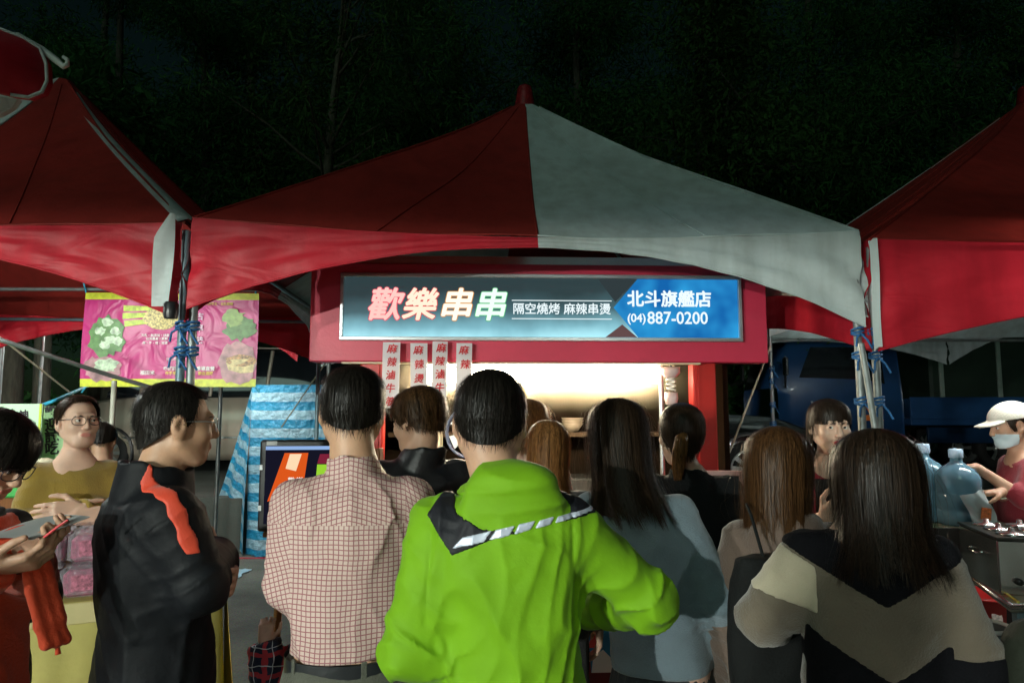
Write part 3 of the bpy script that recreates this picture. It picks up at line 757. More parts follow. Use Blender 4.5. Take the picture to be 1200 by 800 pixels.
def sdf_mesh(name, fn, lo, hi, h, mat, parent=None):
    lo = np.asarray(lo, f32) - 3 * h; hi = np.asarray(hi, f32) + 3 * h
    n = np.ceil((hi - lo) / (4 * h)).astype(int)
    g = [lo[i] + (np.arange(n[i]) + .5) * 4 * h for i in range(3)]
    G = np.stack(np.meshgrid(*g, indexing='ij'), -1).reshape(-1, 3).astype(f32)
    dc = fn(G).reshape(n)
    act = np.argwhere(np.abs(dc) < 5.5 * h)
    F = np.repeat(np.repeat(np.repeat(np.where(dc > 0, 4 * h, -4 * h).astype(f32), 4, 0), 4, 1), 4, 2)
    off = np.stack(np.meshgrid(np.arange(4), np.arange(4), np.arange(4), indexing='ij'), -1).reshape(-1, 3)
    I = (act[:, None, :] * 4 + off[None]).reshape(-1, 3)
    P = (lo + (I + .5) * h).astype(f32)
    F[I[:, 0], I[:, 1], I[:, 2]] = fn(P)
    gr = openvdb.FloatGrid(4 * h); gr.copyFromArray(F)
    pts, quads = gr.convertToQuads(0.0)
    if len(pts) == 0: raise RuntimeError('empty sdf ' + name)
    pts = lo + (pts + .5) * h
    quads = quads.astype(np.int64)
    a, b, c = pts[quads[:, 0]], pts[quads[:, 1]], pts[quads[:, 2]]
    if (np.cross(b - a, c - a) * a).sum() < 0: quads = quads[:, ::-1]
    return np_mesh(name, pts, np.ascontiguousarray(quads), mat, parent, True)

def rotm(pitch=0, yaw=0, roll=0):
    """head/local rotation: yaw about z, then pitch (nod down positive) about x, roll about y"""
    return np.array((Matrix.Rotation(yaw, 3, 'Z') @ Matrix.Rotation(-pitch, 3, 'X') @ Matrix.Rotation(roll, 3, 'Y')), dtype=f32)

def head_sdf(P, female=False, detail=True):
    """P in head frame (centre of head, +y forward)"""
    jw = .050 if female else .060
    d = s_ell(P, (0, -.014, .026), (.0745, .095, .089))
    d = smin(d, s_ell(P, (0, .026, -.036), (jw + .004, .064, .080)), .03)
    d = smin(d, s_ell(P, (0, .058, -.090), (.027, .026, .022)), .03)
    for s in (-1, 1):
        d = smin(d, s_ell(P, (s * .038, .056, -.024), (.028, .028, .030)), .02)
        d = smin(d, s_cap(P, (s * .060, .0, -.052), (s * .028, .052, -.090), .016, .018), .03)
    d = smin(d, s_cap(P, (-.030, .080, .026), (.030, .080, .026), .012, .012), .012)
    if detail:
        for s in (-1, 1):
            d = smax(d, -s_ell(P, (s * .031, .102, .006), (.0185, .022, .0125)), .012)
            d = smin(d, s_ell(P, (s * .0105, .099, -.031), (.008, .011, .0075)), .006)
        for s in (-1, 1):
            lid = s_ell(P, (s * .0305, .0775, .0055), (.0165, .0150, .0135)); lid = np.maximum(lid, -s_ell(P, (s * .0308, .095, .0045), (.0135, .024, .0046)))
            d = np.minimum(d, lid)
        d = smin(d, s_cap(P, (0, .090, .014), (0, .107, -.026), .0075, .0115), .010)
        d = smin(d, s_cap(P, (-.017, .086, -.0555), (.017, .086, -.0555), .0065, .0065), .008)
        d = smin(d, s_cap(P, (-.014, .085, -.0655), (.014, .085, -.0655), .0075, .0075), .007)
        d = smax(d, -s_cap(P, (-.022, .096, -.0602), (.022, .096, -.0602), .0022, .0022), .004)
    for s in (-1, 1):
        e = s_ell(P - A3(s * .081, -.010, -.004), (0, 0, 0), (.011, .021, .033))
        e = smin(e, s_ell(P, (s * .077, -.004, -.028), (.009, .012, .012)), .01)
        e = smax(e, -s_ell(P, (s * .092, -.006, .000), (.010, .011, .017)), .006)
        d = smin(d, e, .010)
    return d

def hand_parts(w, f, n, curl=.6, spread=.16, side=1, thumb=.7):
    """capsules for a hand at wrist w, finger direction f, palm normal n (towards palm). side=+1 right hand, -1 left hand"""
    f = Vector(f).normalized(); n = Vector(n); n = (n - f * n.dot(f)).normalized()
    t = f.cross(n) * side                # towards the thumb
    w = Vector(w); caps = []
    for k in range(4):
        u = (.030, .010, -.010, -.029)[k]
        kn = w + f * (.092 - abs(k - 1.2) * .004) + t * u
        caps.append((w + f * .012 + t * u * .62, kn, .0165, .0125))
        L = (.040, .045, .042, .033)[k]; p = kn; a = 0
        for sgm, ll in enumerate((1.0, .68, .52)):
            a += curl * (.75, 1.0, .7)[sgm]
            d = (f * math.cos(a) + n * math.sin(a) + t * spread * u * 12 * math.cos(a)).normalized()
            q = p + d * L * ll
            caps.append((p, q, .0098 - .0010 * sgm, .0088 - .0012 * sgm)); p = q
    b = w + f * .022 + t * .028 + n * .006
    m = b + (f * .6 + t * .75 + n * .25 * thumb).normalized() * .042
    e = m + (f * .85 + t * .22 + n * .5 * thumb).normalized() * .032
    g = e + (f * .9 + n * .45 * thumb).normalized() * .024
    caps += [(b, m, .015, .0115), (m, e, .0115, .0098), (e, g, .0098, .008)]
    return caps

def mat_skin(name, col): return pmat(name, col, .5, var=.10, vscale=18, bump=.06, bscale=220, sss=.12)
SKIN = mat_skin('skin_warm', (.52, .30, .20)); SKIN2 = mat_skin('skin_fair', (.60, .38, .28)); SKIN3 = mat_skin('skin_tan', (.50, .29, .18))
def mat_hair(name, col, rough=.46, tl=.22, tip=None):
    if name in MATS: return MATS[name]
    m, nt, b = nmat(name); N, L = nt.nodes, nt.links
    tc = N.new('ShaderNodeTexCoord'); mp = N.new('ShaderNodeMapping'); mp.inputs['Scale'].default_value = (90, 90, 3); L.new(tc.outputs['Object'], mp.inputs[0])
    nz = N.new('ShaderNodeTexNoise'); nz.inputs['Scale'].default_value = 1.5; nz.inputs['Detail'].default_value = 3; L.new(mp.outputs[0], nz.inputs['Vector'])
    cr = N.new('ShaderNodeValToRGB'); L.new(nz.outputs[0], cr.inputs[0]); e = cr.color_ramp.elements
    e[0].position = .3; e[0].color = (col[0] * .5, col[1] * .5, col[2] * .5, 1); e[1].position = .72
    t = tip or (col[0] * 1.7, col[1] * 1.6, col[2] * 1.5); e[1].color = (*t, 1)
    L.new(cr.outputs[0], b.inputs['Base Color']); b.inputs['Roughness'].default_value = rough
    b.inputs['Specular IOR Level'].default_value = .16
    bp = N.new('ShaderNodeBump'); bp.inputs['Strength'].default_value = .4; bp.inputs['Distance'].default_value = .004; L.new(nz.outputs[0], bp.inputs['Height']); L.new(bp.outputs[0], b.inputs['Normal'])
    tr = N.new('ShaderNodeBsdfTranslucent'); L.new(cr.outputs[0], tr.inputs[0])
    ms = N.new('ShaderNodeMixShader'); ms.inputs[0].default_value = tl
    L.new(b.outputs[0], ms.inputs[1]); L.new(tr.outputs[0], ms.inputs[2]); L.new(ms.outputs[0], N['Material Output'].inputs['Surface'])
    MATS[name] = m; return m
HBLACK = mat_hair('hair_black', (.010, .009, .008)); HDARK = mat_hair('hair_dark_brown', (.022, .014, .009)); HBROWN = mat_hair('hair_brown', (.10, .045, .018), .36, .3, (.30, .13, .045))
HGOLD = mat_hair('hair_golden_brown', (.16, .075, .028), .36, .35, (.42, .20, .07))
EYEW = pmat('eye_white', (.72, .70, .66), .25, var=.04); IRIS = pmat('iris_dark', (.015, .01, .008), .15, var=.1)
LIP = pmat('lip_red', (.48, .17, .13), .4, var=.08); BROWM = pmat('brow_hair', (.02, .014, .01), .7)

def strand_mat(m):
    k = m.name + '_strand'
    if k in MATS: return MATS[k]
    n = m.copy(); n.name = k
    for nd in n.node_tree.nodes:
        if nd.type == 'VALTORGB':
            for e in nd.color_ramp.elements: c = e.color; e.color = (c[0] * 1.4 + .002, c[1] * 1.35 + .0015, c[2] * 1.3 + .001, 1)
        if nd.type == 'BSDF_PRINCIPLED': nd.inputs['Specular IOR Level'].default_value = .22; nd.inputs['Roughness'].default_value = .38
        if nd.type == 'TEX_NOISE': nd.inputs['Scale'].default_value = 2.3
    MATS[k] = n; return n
class Person:
    """standing figure, standard height 1.70 in local units, +y forward, +x its right hand side"""
    def __init__(s, label, px, Y, height, yaw, female=False, skin=None, head=(0, 0, 0), neck=(0, .0), lean=(0, 0), hs=1.0, sw=None, group='people queueing at the food booth', facewide=1.0):
        s.s = height / 1.70; s.female = female; s.label = label; s.group = group
        s.skin = skin or (SKIN2 if female else SKIN)
        x = xat(px, Y); s.loc = Vector((x, Y, 0)); s.yaw = R(yaw)
        s.sw = (sw or (.158 if female else .180)) - .022
        s.hs = hs * (1.0 if not female else .97)
        s.lean = lean
        s.hc = A3(neck[0] + lean[0], .012 + neck[1] + lean[1], 1.700 - .114 * s.hs + (neck[2] if len(neck) > 2 else 0))
        s.HR = rotm(*[R(a) for a in head])
        s.arms = {}
        s.root = None; s.parts = []
    def toh(s, P): return ((P - s.hc) @ s.HR) / s.hs
    def fromh(s, p): return s.hc + s.HR @ (np.asarray(p, f32) * s.hs)
    def local(s, p):
        """world point -> local (standard figure) coordinates"""
        q = Matrix.Rotation(-s.yaw, 3, 'Z') @ (Vector(p) - s.loc)
        return q / s.s
    def pix(s, px, py, Y): return s.local(at(px, py, Y))
    def arm(s, side, elbow, wrist, f=None, n=None, curl=.6, thumb=.7, bare=0.0, spread=.16):
        s.arms[side] = dict(e=Vector(elbow), w=Vector(wrist), f=f, n=n, curl=curl, thumb=thumb, bare=bare, spread=spread)
    def shoulder(s, side): return Vector((side * (s.sw - .004) + s.lean[0], s.lean[1] - .008, 1.356))
    def default_arm(s, side):
        if side not in s.arms: s.arm(side, (side * (s.sw + .055), -.015, 1.11), (side * (s.sw + .065), .07, .875), (0, .12, -1), (-side, 0, 0), .45)
        return s.arms[side]
    def body(s, h=.007, hands=True, detail=True):
        sk = 1.0; fm = s.female
        lx, ly = s.lean
        S = [(.80, 0, 0, .13, .085), (.92, 0, 0, .155, .10), (1.05, lx * .4, ly * .4, .125, .085), (1.22, lx * .8, ly * .8, .150, .095), (1.36, lx, ly, s.sw * .85, .08), (1.42, lx, ly, .085, .058), (1.46, lx, ly, .05, .05)]
        nb = A3(lx, ly - .012, 1.415); nt = s.fromh((0, -.022, -.07))
        nr = .047 if fm else .057
        arms = []
        hl = []
        for side in (-1, 1):
            a = s.default_arm(side); sh = s.shoulder(side)
            arms.append((sh, a['e'], a['w']))
            if hands:
                f = a['f'] if a['f'] is not None else (a['w'] - a['e'])
                n = a['n'] if a['n'] is not None else (-side, 0, 0)
                hl.append((a['w'], hand_parts(a['w'], f, n, a['curl'], a['spread'], side, a['thumb'])))
        def fn(P):
            d = np.full(len(P), 9, f32)
            m = P[:, 2] < 1.60
            d[m] = s_loft(P[m], S)
            dn = s_cap(P, nb, nt, nr * 1.08, nr)
            d = smin(d, dn, .03)
            for sh, e, w in arms:
                d = smin(d, s_cap(P, sh, e, .046, .038), .03)
                d = smin(d, s_cap(P, e, w, .037, .024), .015)
            H = s.toh(P)
            m = (H * H).sum(1) < .2 ** 2
            if m.any():
                hd = np.full(len(P), 9, f32); hd[m] = head_sdf(H[m], fm, detail) * s.hs
                hd[~m] = np.sqrt((H[~m] ** 2).sum(1)) - .14
                d = smin(d, hd, .018)
            for w, caps in hl:
                q = P - np.array(w, f32); m = (q * q).sum(1) < .24 ** 2
                if not m.any(): continue
                dd = None
                for (p0, p1, r0, r1) in caps:
                    c = s_cap(P[m], p0, p1, r0, r1)
                    dd = c if dd is None else smin(dd, c, .004 if r0 < .0125 else .012)
                d[m] = smin(d[m], dd, .010)
            return d
        pts = [s.hc + .16, s.hc - .16, A3(-.2, -.15, .82), A3(.2, .15, .82)]
        for sh, e, w in arms: pts += [np.array(e) - .06, np.array(e) + .06, np.array(w) - (.06), np.array(w) + .06]
        for w, caps in hl:
            for c in caps: pts += [np.array(c[1]) - .02, np.array(c[1]) + .02]
        pts = np.array(pts); lo = pts.min(0); hi = pts.max(0); lo[2] = max(lo[2], .3)
        o = sdf_mesh('person', fn, lo, hi, h, s.skin)
        o.location = s.loc; o.rotation_euler = (0, 0, s.yaw); o.scale = (s.s,) * 3
        tag(o, s.label, 'person', s.group)
        s.root = o
        return o
    # ---- garments
    def sleeve(s, P, side, r0, r1, r2, end=1.0, folds=.006, seed=1, puff=0.0):
        a = s.default_arm(side); sh = s.shoulder(side); e = a['e']; w = a['e'].lerp(a['w'], end)
        d1, t1 = s_capt(P, sh, e, r0, r1); d2, t2 = s_capt(P, e, w, r1, r2)
        # cuff: cut past the wrist
        ax = np.array((w - e).normalized(), f32); d2 = smax(d2, (P - np.array(w, f32)) @ ax - .004, .008)
        el = np.exp(-((1 - t1) ** 2) / .07); el2 = np.exp(-(t2 ** 2) / .10); top = np.exp(-(t1 ** 2) / .05)
        w = wob(P, 13, seed); w2 = wob(P, 15, seed + 3); q = wob(P, 30, seed + 4)
        rd = lambda ph: (1 - np.abs(np.sin(ph))) ** 1.6 - .32
        fo = folds * ((.25 + 1.15 * el + .4 * top) * rd(11 * t1 + 1.9 * w + .5 * q) + .25 * q)
        fo2 = folds * ((.35 + 1.0 * el2) * rd(10 * t2 + 1.9 * w2 - .5 * q) + .25 * q)
        return smin(d1 - fo, d2 - fo2, .02)
    def garment(s, name, mat, S, sl=((.072, .062, .046)), hem=.80, end=(1.0, 1.0), collar=None, hood=None, folds=.006, big=.010, seed=3, h=.007, k=.042, extra=None, neck_cut=None, sides=(-1, 1), ex=2.4, fan=(1, 1, .35), make=True):
        lx, ly = s.lean
        S2 = [(z, cx + lx * np.clip((z - .95) / .42, 0, 1), cy + ly * np.clip((z - .95) / .42, 0, 1), rx, ry) for z, cx, cy, rx, ry in S]
        zt = max(r[0] for r in S2)
        def fn(P):
            d = s_loft(P, S2, ex)
            w1 = wob(P, 8.5, seed, fan); c1 = crease(P, 13, seed + 5, (1, 1, .6)); c2 = crease(P, 24, seed + 6, (1, 1, .7))
            d = d - big * w1 * .6 - folds * (.9 * c1 + .5 * c2 - .4)
            for side in sides:
                r0, r1, r2 = sl
                d = smin(d, s.sleeve(P, side, r0, r1, r2, end[0 if side < 0 else 1], folds, seed + 7 * side), k)
            if collar:
                z0, z1, ra, rb, th = collar
                c = A3(lx, ly - .012, 0); q = P - c
                # tilt the collar with the neck
                nt = s.fromh((0, -.03, -.09)); tl = np.clip((q[:, 2] - z0) / max(.01, nt[2] - z0), 0, 1.2)
                qx = q[:, 0] - (nt[0] - lx) * tl; qy = q[:, 1] - (nt[1] - ly) * tl * .8 + .0
                rr = ra + (rb - ra) * np.clip((q[:, 2] - z0) / (z1 - z0), 0, 1)
                rad = np.sqrt(qx ** 2 + (qy / 1.08) ** 2)
                zt_ = z1 + .25 * np.clip(-qy, -.05, .06) + .004 * np.sin(6 * np.arctan2(qx, qy))
                dc = np.maximum(np.abs(rad - rr) - th, np.maximum(z0 - .03 - q[:, 2], q[:, 2] - zt_))
                d = smin(d, dc.astype(f32), .010)
            if hood is not None: d = smin(d, hood(P), .022)
            if extra is not None: d = extra(P, d)
            d = smax(d, hem + .006 * np.sin(9 * P[:, 0]) - P[:, 2], .010)
            if neck_cut:
                d = smax(d, -s_cap(P, A3(lx, ly - .012 + neck_cut[1], neck_cut[2]), A3(lx, ly - .02, 1.7), neck_cut[0], neck_cut[0] * 1.1), .012)
            return d.astype(f32)
        pts = [A3(-.30 + lx, -.26, hem - .02), A3(.30 + lx, .26 + max(0, ly), max(zt, collar[1] if collar else 0) + .08)]
        if hood is not None: pts += [s.hc - .24 * s.hs, s.hc + .19 * s.hs]
        for side in sides:
            a = s.default_arm(side)
            for p in (a['e'], a['w'], s.shoulder(side)): pts += [np.array(p) - .11, np.array(p) + .11]
        pts = np.array(pts); lo, hi = pts.min(0), pts.max(0)
        s.g = (fn, lo, hi, h)
        if not make: return fn
        o = sdf_mesh(name, fn, lo, hi, h, mat, s.root)
        return o
    def patch(s, name, mat, region, grow=.0025, h=None, lo=None, hi=None, parent=None):
        """piece of cloth lying on the last garment where region(P) < 0"""
        fn, l0, h0, hh = s.g
        def f2(P): return np.maximum(fn(P) - grow, region(P)).astype(f32)
        return sdf_mesh(name, f2, l0 if lo is None else lo, h0 if hi is None else hi, h or hh, mat, parent or s.root)
    def trousers(s, mat, top=.98, h=.013, shoes=True, shoem=None, rx=.175, ry=.125, wide=1.0, name='trousers'):
        S = [(.78, 0, 0, rx * .98, ry), (.90, 0, -.012, rx, ry * 1.05), (top, 0, 0, rx * .92, ry * .92)]
        def fn(P):
            d = s_loft(P, S, 2.2)
            for sd in (-1, 1):
                a, t = s_capt(P, (sd * .088, -.008, .84), (sd * .098, .006, .47), .088 * wide, .068 * wide)
                b, t2 = s_capt(P, (sd * .098, .006, .47), (sd * .105, -.02, .06), .066 * wide, .055 * wide)
                b = b - .006 * np.sin(30 * t2 + 2 * wob(P, 8, 5))
                b = np.maximum(b, .055 - P[:, 2])
                d = smin(d, smin(a, b, .02), .035)
            return (d - .004 * wob(P, 14, 11)).astype(f32)
        o = sdf_mesh(name, fn, (-.24, -.2, .03), (.24, .2, top + .01), h, mat, s.root)
        if shoes: s.shoes(shoem)
        return o
    def shoes(s, m=None):
        m = m or pmat('shoe_black', (.02, .02, .022), .45)
        for sd in (-1, 1):
            def fn(P):
                d = s_ell(P, (sd * .108, .065, .035), (.045, .125, .045)); d = smin(d, s_cap(P, (sd * .105, -.02, .04), (sd * .105, -.02, .10), .042, .04), .03)
                return np.maximum(d, .001 - P[:, 2]).astype(f32)
            sdf_mesh('shoe', fn, (sd * .108 - .06, -.1, -.01), (sd * .108 + .06, .21, .15), .010, m, s.root)
    def skirt(s, mat, top=.96, bot=.45, r0=(.165, .12), r1=(.22, .18), pleats=22, amp=.012, name='skirt'):
        nt, nz = 132, 14; V = []
        for i in range(nz):
            v = i / (nz - 1); z = top + (bot - top) * v
            for k in range(nt + 1):
                t = 2 * math.pi * k / nt
                a = 1 + 0 * v; rx = r0[0] + (r1[0] - r0[0]) * v ** .7; ry = r0[1] + (r1[1] - r0[1]) * v ** .7
                w = amp * (.25 + v) * math.sin(pleats * t + .8 * math.sin(2 * t))
                V.append(((rx + w) * math.cos(t), (ry + w) * math.sin(t), z))
        return np_mesh(name, V, grid_faces(nz, nt + 1)[:, ::-1].copy(), mat, s.root, True)
    def legs_plain(s, mat):
        def fn(P):
            d = np.full(len(P), 9, f32)
            for sd in (-1, 1):
                d = np.minimum(d, smin(s_cap(P, (sd * .085, 0, .80), (sd * .095, .005, .47), .075, .055), s_cap(P, (sd * .095, .005, .47), (sd * .105, -.02, .05), .053, .036), .02))
            return d.astype(f32)
        sdf_mesh('leggings', fn, (-.2, -.12, .02), (.2, .12, .9), .014, mat, s.root); s.shoes()
    # ---- hair: meridian shell + strands around the head
    def hair(s, mat, prof, zend, nth=84, ns=22, strands=1500, sw=.0022, noise=.004, clump=14, clamp_=.006, stray=.006, strand_len=None, seed=1, face=(None), drift=.0, part=None, crown=(0, -.02), lift=.0, drape=None, endw=.25, straycount=60, rag=1.0):
        """prof rows: z cx cy rx ry in the head frame, from crown (rx ~ 0) downwards; zend(theta): how far down the hair goes
        theta measured from +x (right), +y = face, so the face is at pi/2"""
        S = np.array(sorted(prof, key=lambda r: r[0]), f32)
        rg = np.random.default_rng(seed)
        def pos(th, z, off):
            cx, cy, rx, ry = (np.interp(z, S[:, 0], S[:, k]) for k in (1, 2, 3, 4))
            x = cx + (rx + off) * np.cos(th); y = cy + (ry + off) * np.sin(th)
            # near the very top shrink to the crown
            return x, y
        ztop = S[-1, 0]
        ph = rg.uniform(0, 6, 4)
        def clmp(th, v): return clamp_ * (np.sin(clump * th + ph[0] + 2 * np.sin(3 * th + ph[1])) * .6 + np.sin(2.3 * clump * th + ph[2] + 3 * v) * .4) * np.clip(v * 2, 0, 1)
        def zz(v, ze):
            # v 0..1 -> z from the crown down; finer near the crown
            zq = np.where(v < .5, ztop - (ztop - .02) * (v / .5) ** 2, .02 + (ze - .02) * (v - .5) / .5)
            return zq
        th = np.linspace(0, 2 * math.pi, nth, endpoint=False)
        v = np.linspace(0, 1, ns)
        T, Vv = np.meshgrid(th, v, indexing='ij')
        ZE = np.array([zend(t) for t in th])[:, None] + 0 * Vv
        lowtop = ZE > .02
        Z = np.where(lowtop, ztop - (ztop - ZE) * np.clip(Vv, 0, 1) ** 1.6, zz(Vv, ZE))
        offn = clmp(T, Vv) + rg.normal(0, noise * .25, T.shape) - (.0015 if strand_len is not None else 0)
        X, Y = pos(T, Z, offn)
        pts = np.stack([X, Y, Z], -1).reshape(-1, 3)
        def tol(p):
            p = np.asarray(p)
            q = s.hc + (p * s.hs) @ s.HR.T
            if drape is not None: q = drape(q)
            return q
        nth1 = nth
        i = (np.arange(nth1)[:, None] * ns + np.arange(ns - 1)[None, :]).ravel(); j = (((np.arange(nth1) + 1) % nth1)[:, None] * ns + np.arange(ns - 1)[None, :]).ravel()
        F = np.stack([i, i + 1, j + 1, j], 1)
        o = np_mesh('hair', tol(pts), F, mat, s.root, True)
        # strands
        n = strands; seg = 7
        tt = rg.uniform(0, 2 * math.pi, n); ze = np.array([zend(t) for t in tt]) - rg.uniform(-.004, .016, n) * rag
        v0 = rg.uniform(0, .75, n) if strand_len is None else rg.uniform(0, 1 - .2, n)
        ln = (1 - v0) if strand_len is None else np.minimum(strand_len * rg.uniform(.6, 1.3, n), 1 - v0 + .06)
        u = np.linspace(0, 1, seg)[None, :]
        VV = v0[:, None] + ln[:, None] * u
        TT = tt[:, None] + drift * u + rg.normal(0, .03, n)[:, None] + rg.normal(0, .10, n)[:, None] * u * u
        ZE = ze[:, None] + 0 * VV
        Zs = np.where(ZE > .02, ztop - (ztop - ZE) * np.clip(VV, 0, 1.1) ** 1.6, zz(VV, ZE))
        offs = clmp(TT, VV) + .0012 + rg.exponential(noise * .6, n)[:, None] + lift * u ** 2 * (rg.uniform(.1, .7, n) + 1.6 * (rg.uniform(0, 1, n) > .85))[:, None]
        st = np.zeros(n); st[:straycount] = rg.exponential(stray, straycount)
        offs = offs + st[:, None] * np.sin(u * 2.6)
        Xs, Ys = pos(TT, Zs, offs)
        C = np.stack([Xs, Ys, Zs], -1)
        C = tol(C.reshape(-1, 3)).reshape(n, seg, 3)
        # ribbon width along the tangent of theta
        tg = np.stack([-np.sin(TT), np.cos(TT), 0 * TT], -1) @ s.HR.T
        wd = sw * rg.uniform(.5, 1.2, n)[:, None] * (1 - (1 - endw) * u ** 3)
        wd[:straycount] *= .4
        Lp = C - tg * wd[..., None] * .5; Rp = C + tg * wd[..., None] * .5
        P = np.stack([Lp, Rp], 2).reshape(-1, 3)
        b = (np.arange(n)[:, None] * seg * 2 + np.arange(seg - 1)[None, :] * 2).ravel()
        np_mesh('hair_strands', P, np.stack([b, b + 1, b + 3, b + 2], 1), strand_mat(mat), o, True)
        return o
    def eyes(s, look=(0, 0), brows=True, lips=True, browm=None, lipm=None):
        for sd in (-1, 1):
            c = np.array((sd * .0306, .0772, .0052), f32)
            V = []; n = 14; mi = []
            d = np.array((look[0], 1, look[1]), float); d /= np.linalg.norm(d)
            mb = MB()
            Mq = Vector((0, 0, 1)).rotation_difference(Vector(d)).to_matrix()
            prof = [(.0001, -.0122)] + [(.0122 * math.sin(a), -.0122 * math.cos(a)) for a in np.linspace(.3, math.pi - .5, 9)] 
            mb.lathe(prof, (0, 0, 0), n, M=Mq)
            nf = len(mb.f)
            mb.lathe([(.0122 * math.sin(.5), .0122 * math.cos(.5)), (.0035, .0119), (.0001, .0121)], (0, 0, 0), n, M=Mq)
            hr = Matrix([list(map(float, r)) for r in s.HR])
            p = s.fromh(c)
            mb.v = [tuple(Vector([float(q) for q in p]) + hr @ (Vector(w) * s.hs)) for w in mb.v]
            e = mb.build('eye', [EYEW, IRIS], s.root)
            for k, pl in enumerate(e.data.polygons): pl.material_index = 1 if k >= nf else 0
            if brows:
                q = [s.fromh((sd * x, y, z)) for x, y, z in ((.014, .0915, .0225), (.024, .0915, .0260), (.036, .0855, .0268), (.048, .0735, .0225))]
                MB().tube([tuple(map(float, w)) for w in q], [.0020, .0026, .0023, .0010], 6).build('eyebrow', browm or BROWM, s.root)
        if lips:
            def reg(P):
                H = s.toh(P)
                return s_ell(H, (0, .09, -.0605), (.0225, .03, .0105))
            def fn(P):
                H = s.toh(P)
                return np.maximum(head_sdf(H, s.female) * s.hs - .0009, reg(P)).astype(f32)
            c = s.fromh((0, .09, -.06))
            sdf_mesh('lips', fn, c - .035, c + .035, .0026, lipm or LIP, s.root)
    def glasses(s, mat=None):
        m = mat or pmat('glasses_frame', (.02, .015, .02), .3)
        g = None
        for sd in (-1, 1):
            P = []
            for k in range(21):
                t = 2 * math.pi * k / 20
                x = sd * .0335 + .0265 * np.sign(math.cos(t)) * abs(math.cos(t)) ** .8; z = .003 + .0195 * np.sign(math.sin(t)) * abs(math.sin(t)) ** .8
                P.append(tuple(map(float, s.fromh((x, .1055 - 3.2 * abs(x) ** 2 * 1.2, z)))))
            rim = MB().tube(P, .0016, 6, caps=False)
            rim.tube([tuple(map(float, s.fromh(q))) for q in ((sd * .059, .093, .010), (sd * .072, .06, .012), (sd * .079, -.004, .010), (sd * .080, -.016, -.004))], .0018, 6)
            if sd > 0: rim.tube([tuple(map(float, s.fromh(q))) for q in ((-.008, .107, .008), (0, .1085, .010), (.008, .107, .008))], .0015, 6)
            rm = rim.build('glasses_rim', m, s.root)
def box_region(lo, hi):
    c = (np.array(lo) + np.array(hi)) / 2; r = (np.array(hi) - np.array(lo)) / 2
    return lambda P: np.max(np.abs(P - c.astype(f32)) - r.astype(f32), axis=1)
def poly_region(pts, axes=(0, 2), dep=None):
    """signed distance to polygon in the plane of two axes; dep=(axis, lo, hi) limits the third"""
    pts = np.array(pts, f32)
    def f(P):
        p = P[:, list(axes)]; n = len(pts)
        d = ((p - pts[0]) ** 2).sum(1); s = np.ones(len(p), f32)
        j = n - 1
        for i in range(n):
            e = pts[j] - pts[i]; w = p - pts[i]
            t = np.clip(w @ e / (e @ e), 0, 1); b = w - t[:, None] * e
            d = np.minimum(d, (b * b).sum(1))
            c1 = p[:, 1] >= pts[i, 1]; c2 = p[:, 1] < pts[j, 1]; c3 = e[0] * w[:, 1] > e[1] * w[:, 0]
            fl = (c1 & c2 & c3) | (~c1 & ~c2 & ~c3); s = np.where(fl, -s, s)
            j = i
        d = s * np.sqrt(d)
        if dep:
            a, lo, hi = dep; d = np.maximum(d, np.maximum(lo - P[:, a], P[:, a] - hi))
        return d
    return f
# ------------------------------------------------------------------ the people
def cloth(name, col, rough=.8, bump=.25, bscale=160, sheen=.15, var=.12, **k):
    k.setdefault('wr', .35)
    if max(col) < .03: sheen = 0.0; k.setdefault('spec', .22)
    return pmat(name, col, rough, var=var, vscale=9, bump=bump, bscale=bscale, sheen=sheen, **k)
PI = math.pi
def short_hair_end(nape=-.075, side=-.012, front=.060, sb=-.03):
    def f(t):
        # t: 0 right, pi/2 face, -pi/2 / 3pi/2 back of head
        c = math.sin(t)            # +1 face, -1 nape
        if c > .62: return front
        if c > .30: return sb + (front - sb) * ((c - .30) / .32) ** 1.5
        if c > -.12: return side + (sb - side) * max(0, (c - .12) / .18) if c > .12 else side + .012 * math.cos((c + .12) / .24 * PI)
        return side + (nape - side) * min(1, (-.12 - c) / .86) ** .75
    return f
def cap_prof(t=.006, nape=-.085, w=.0745, back=.095, full=1.0):
    rows = []
    for z, k in ((.118, .0), (.1165, .16), (.112, .33), (.104, .52), (.092, .70), (.074, .85), (.050, .96), (.026, 1.0), (.0, .985), (-.03, .92), (-.06, .80), (-.09, .66), (-.12, .60)):
        z2 = z + (t if z > .0 else 0)
        cy = -.014 + (0 if z > -.02 else .0 + (z + .02) * .22)
        tt = t if z > .03 else t * (.85 if z > -.02 else .5)
        rows.append((z2, 0, cy, (w + tt) * k + .0005, (back + tt) * (k if z > -.02 else k * .96)))
    return rows

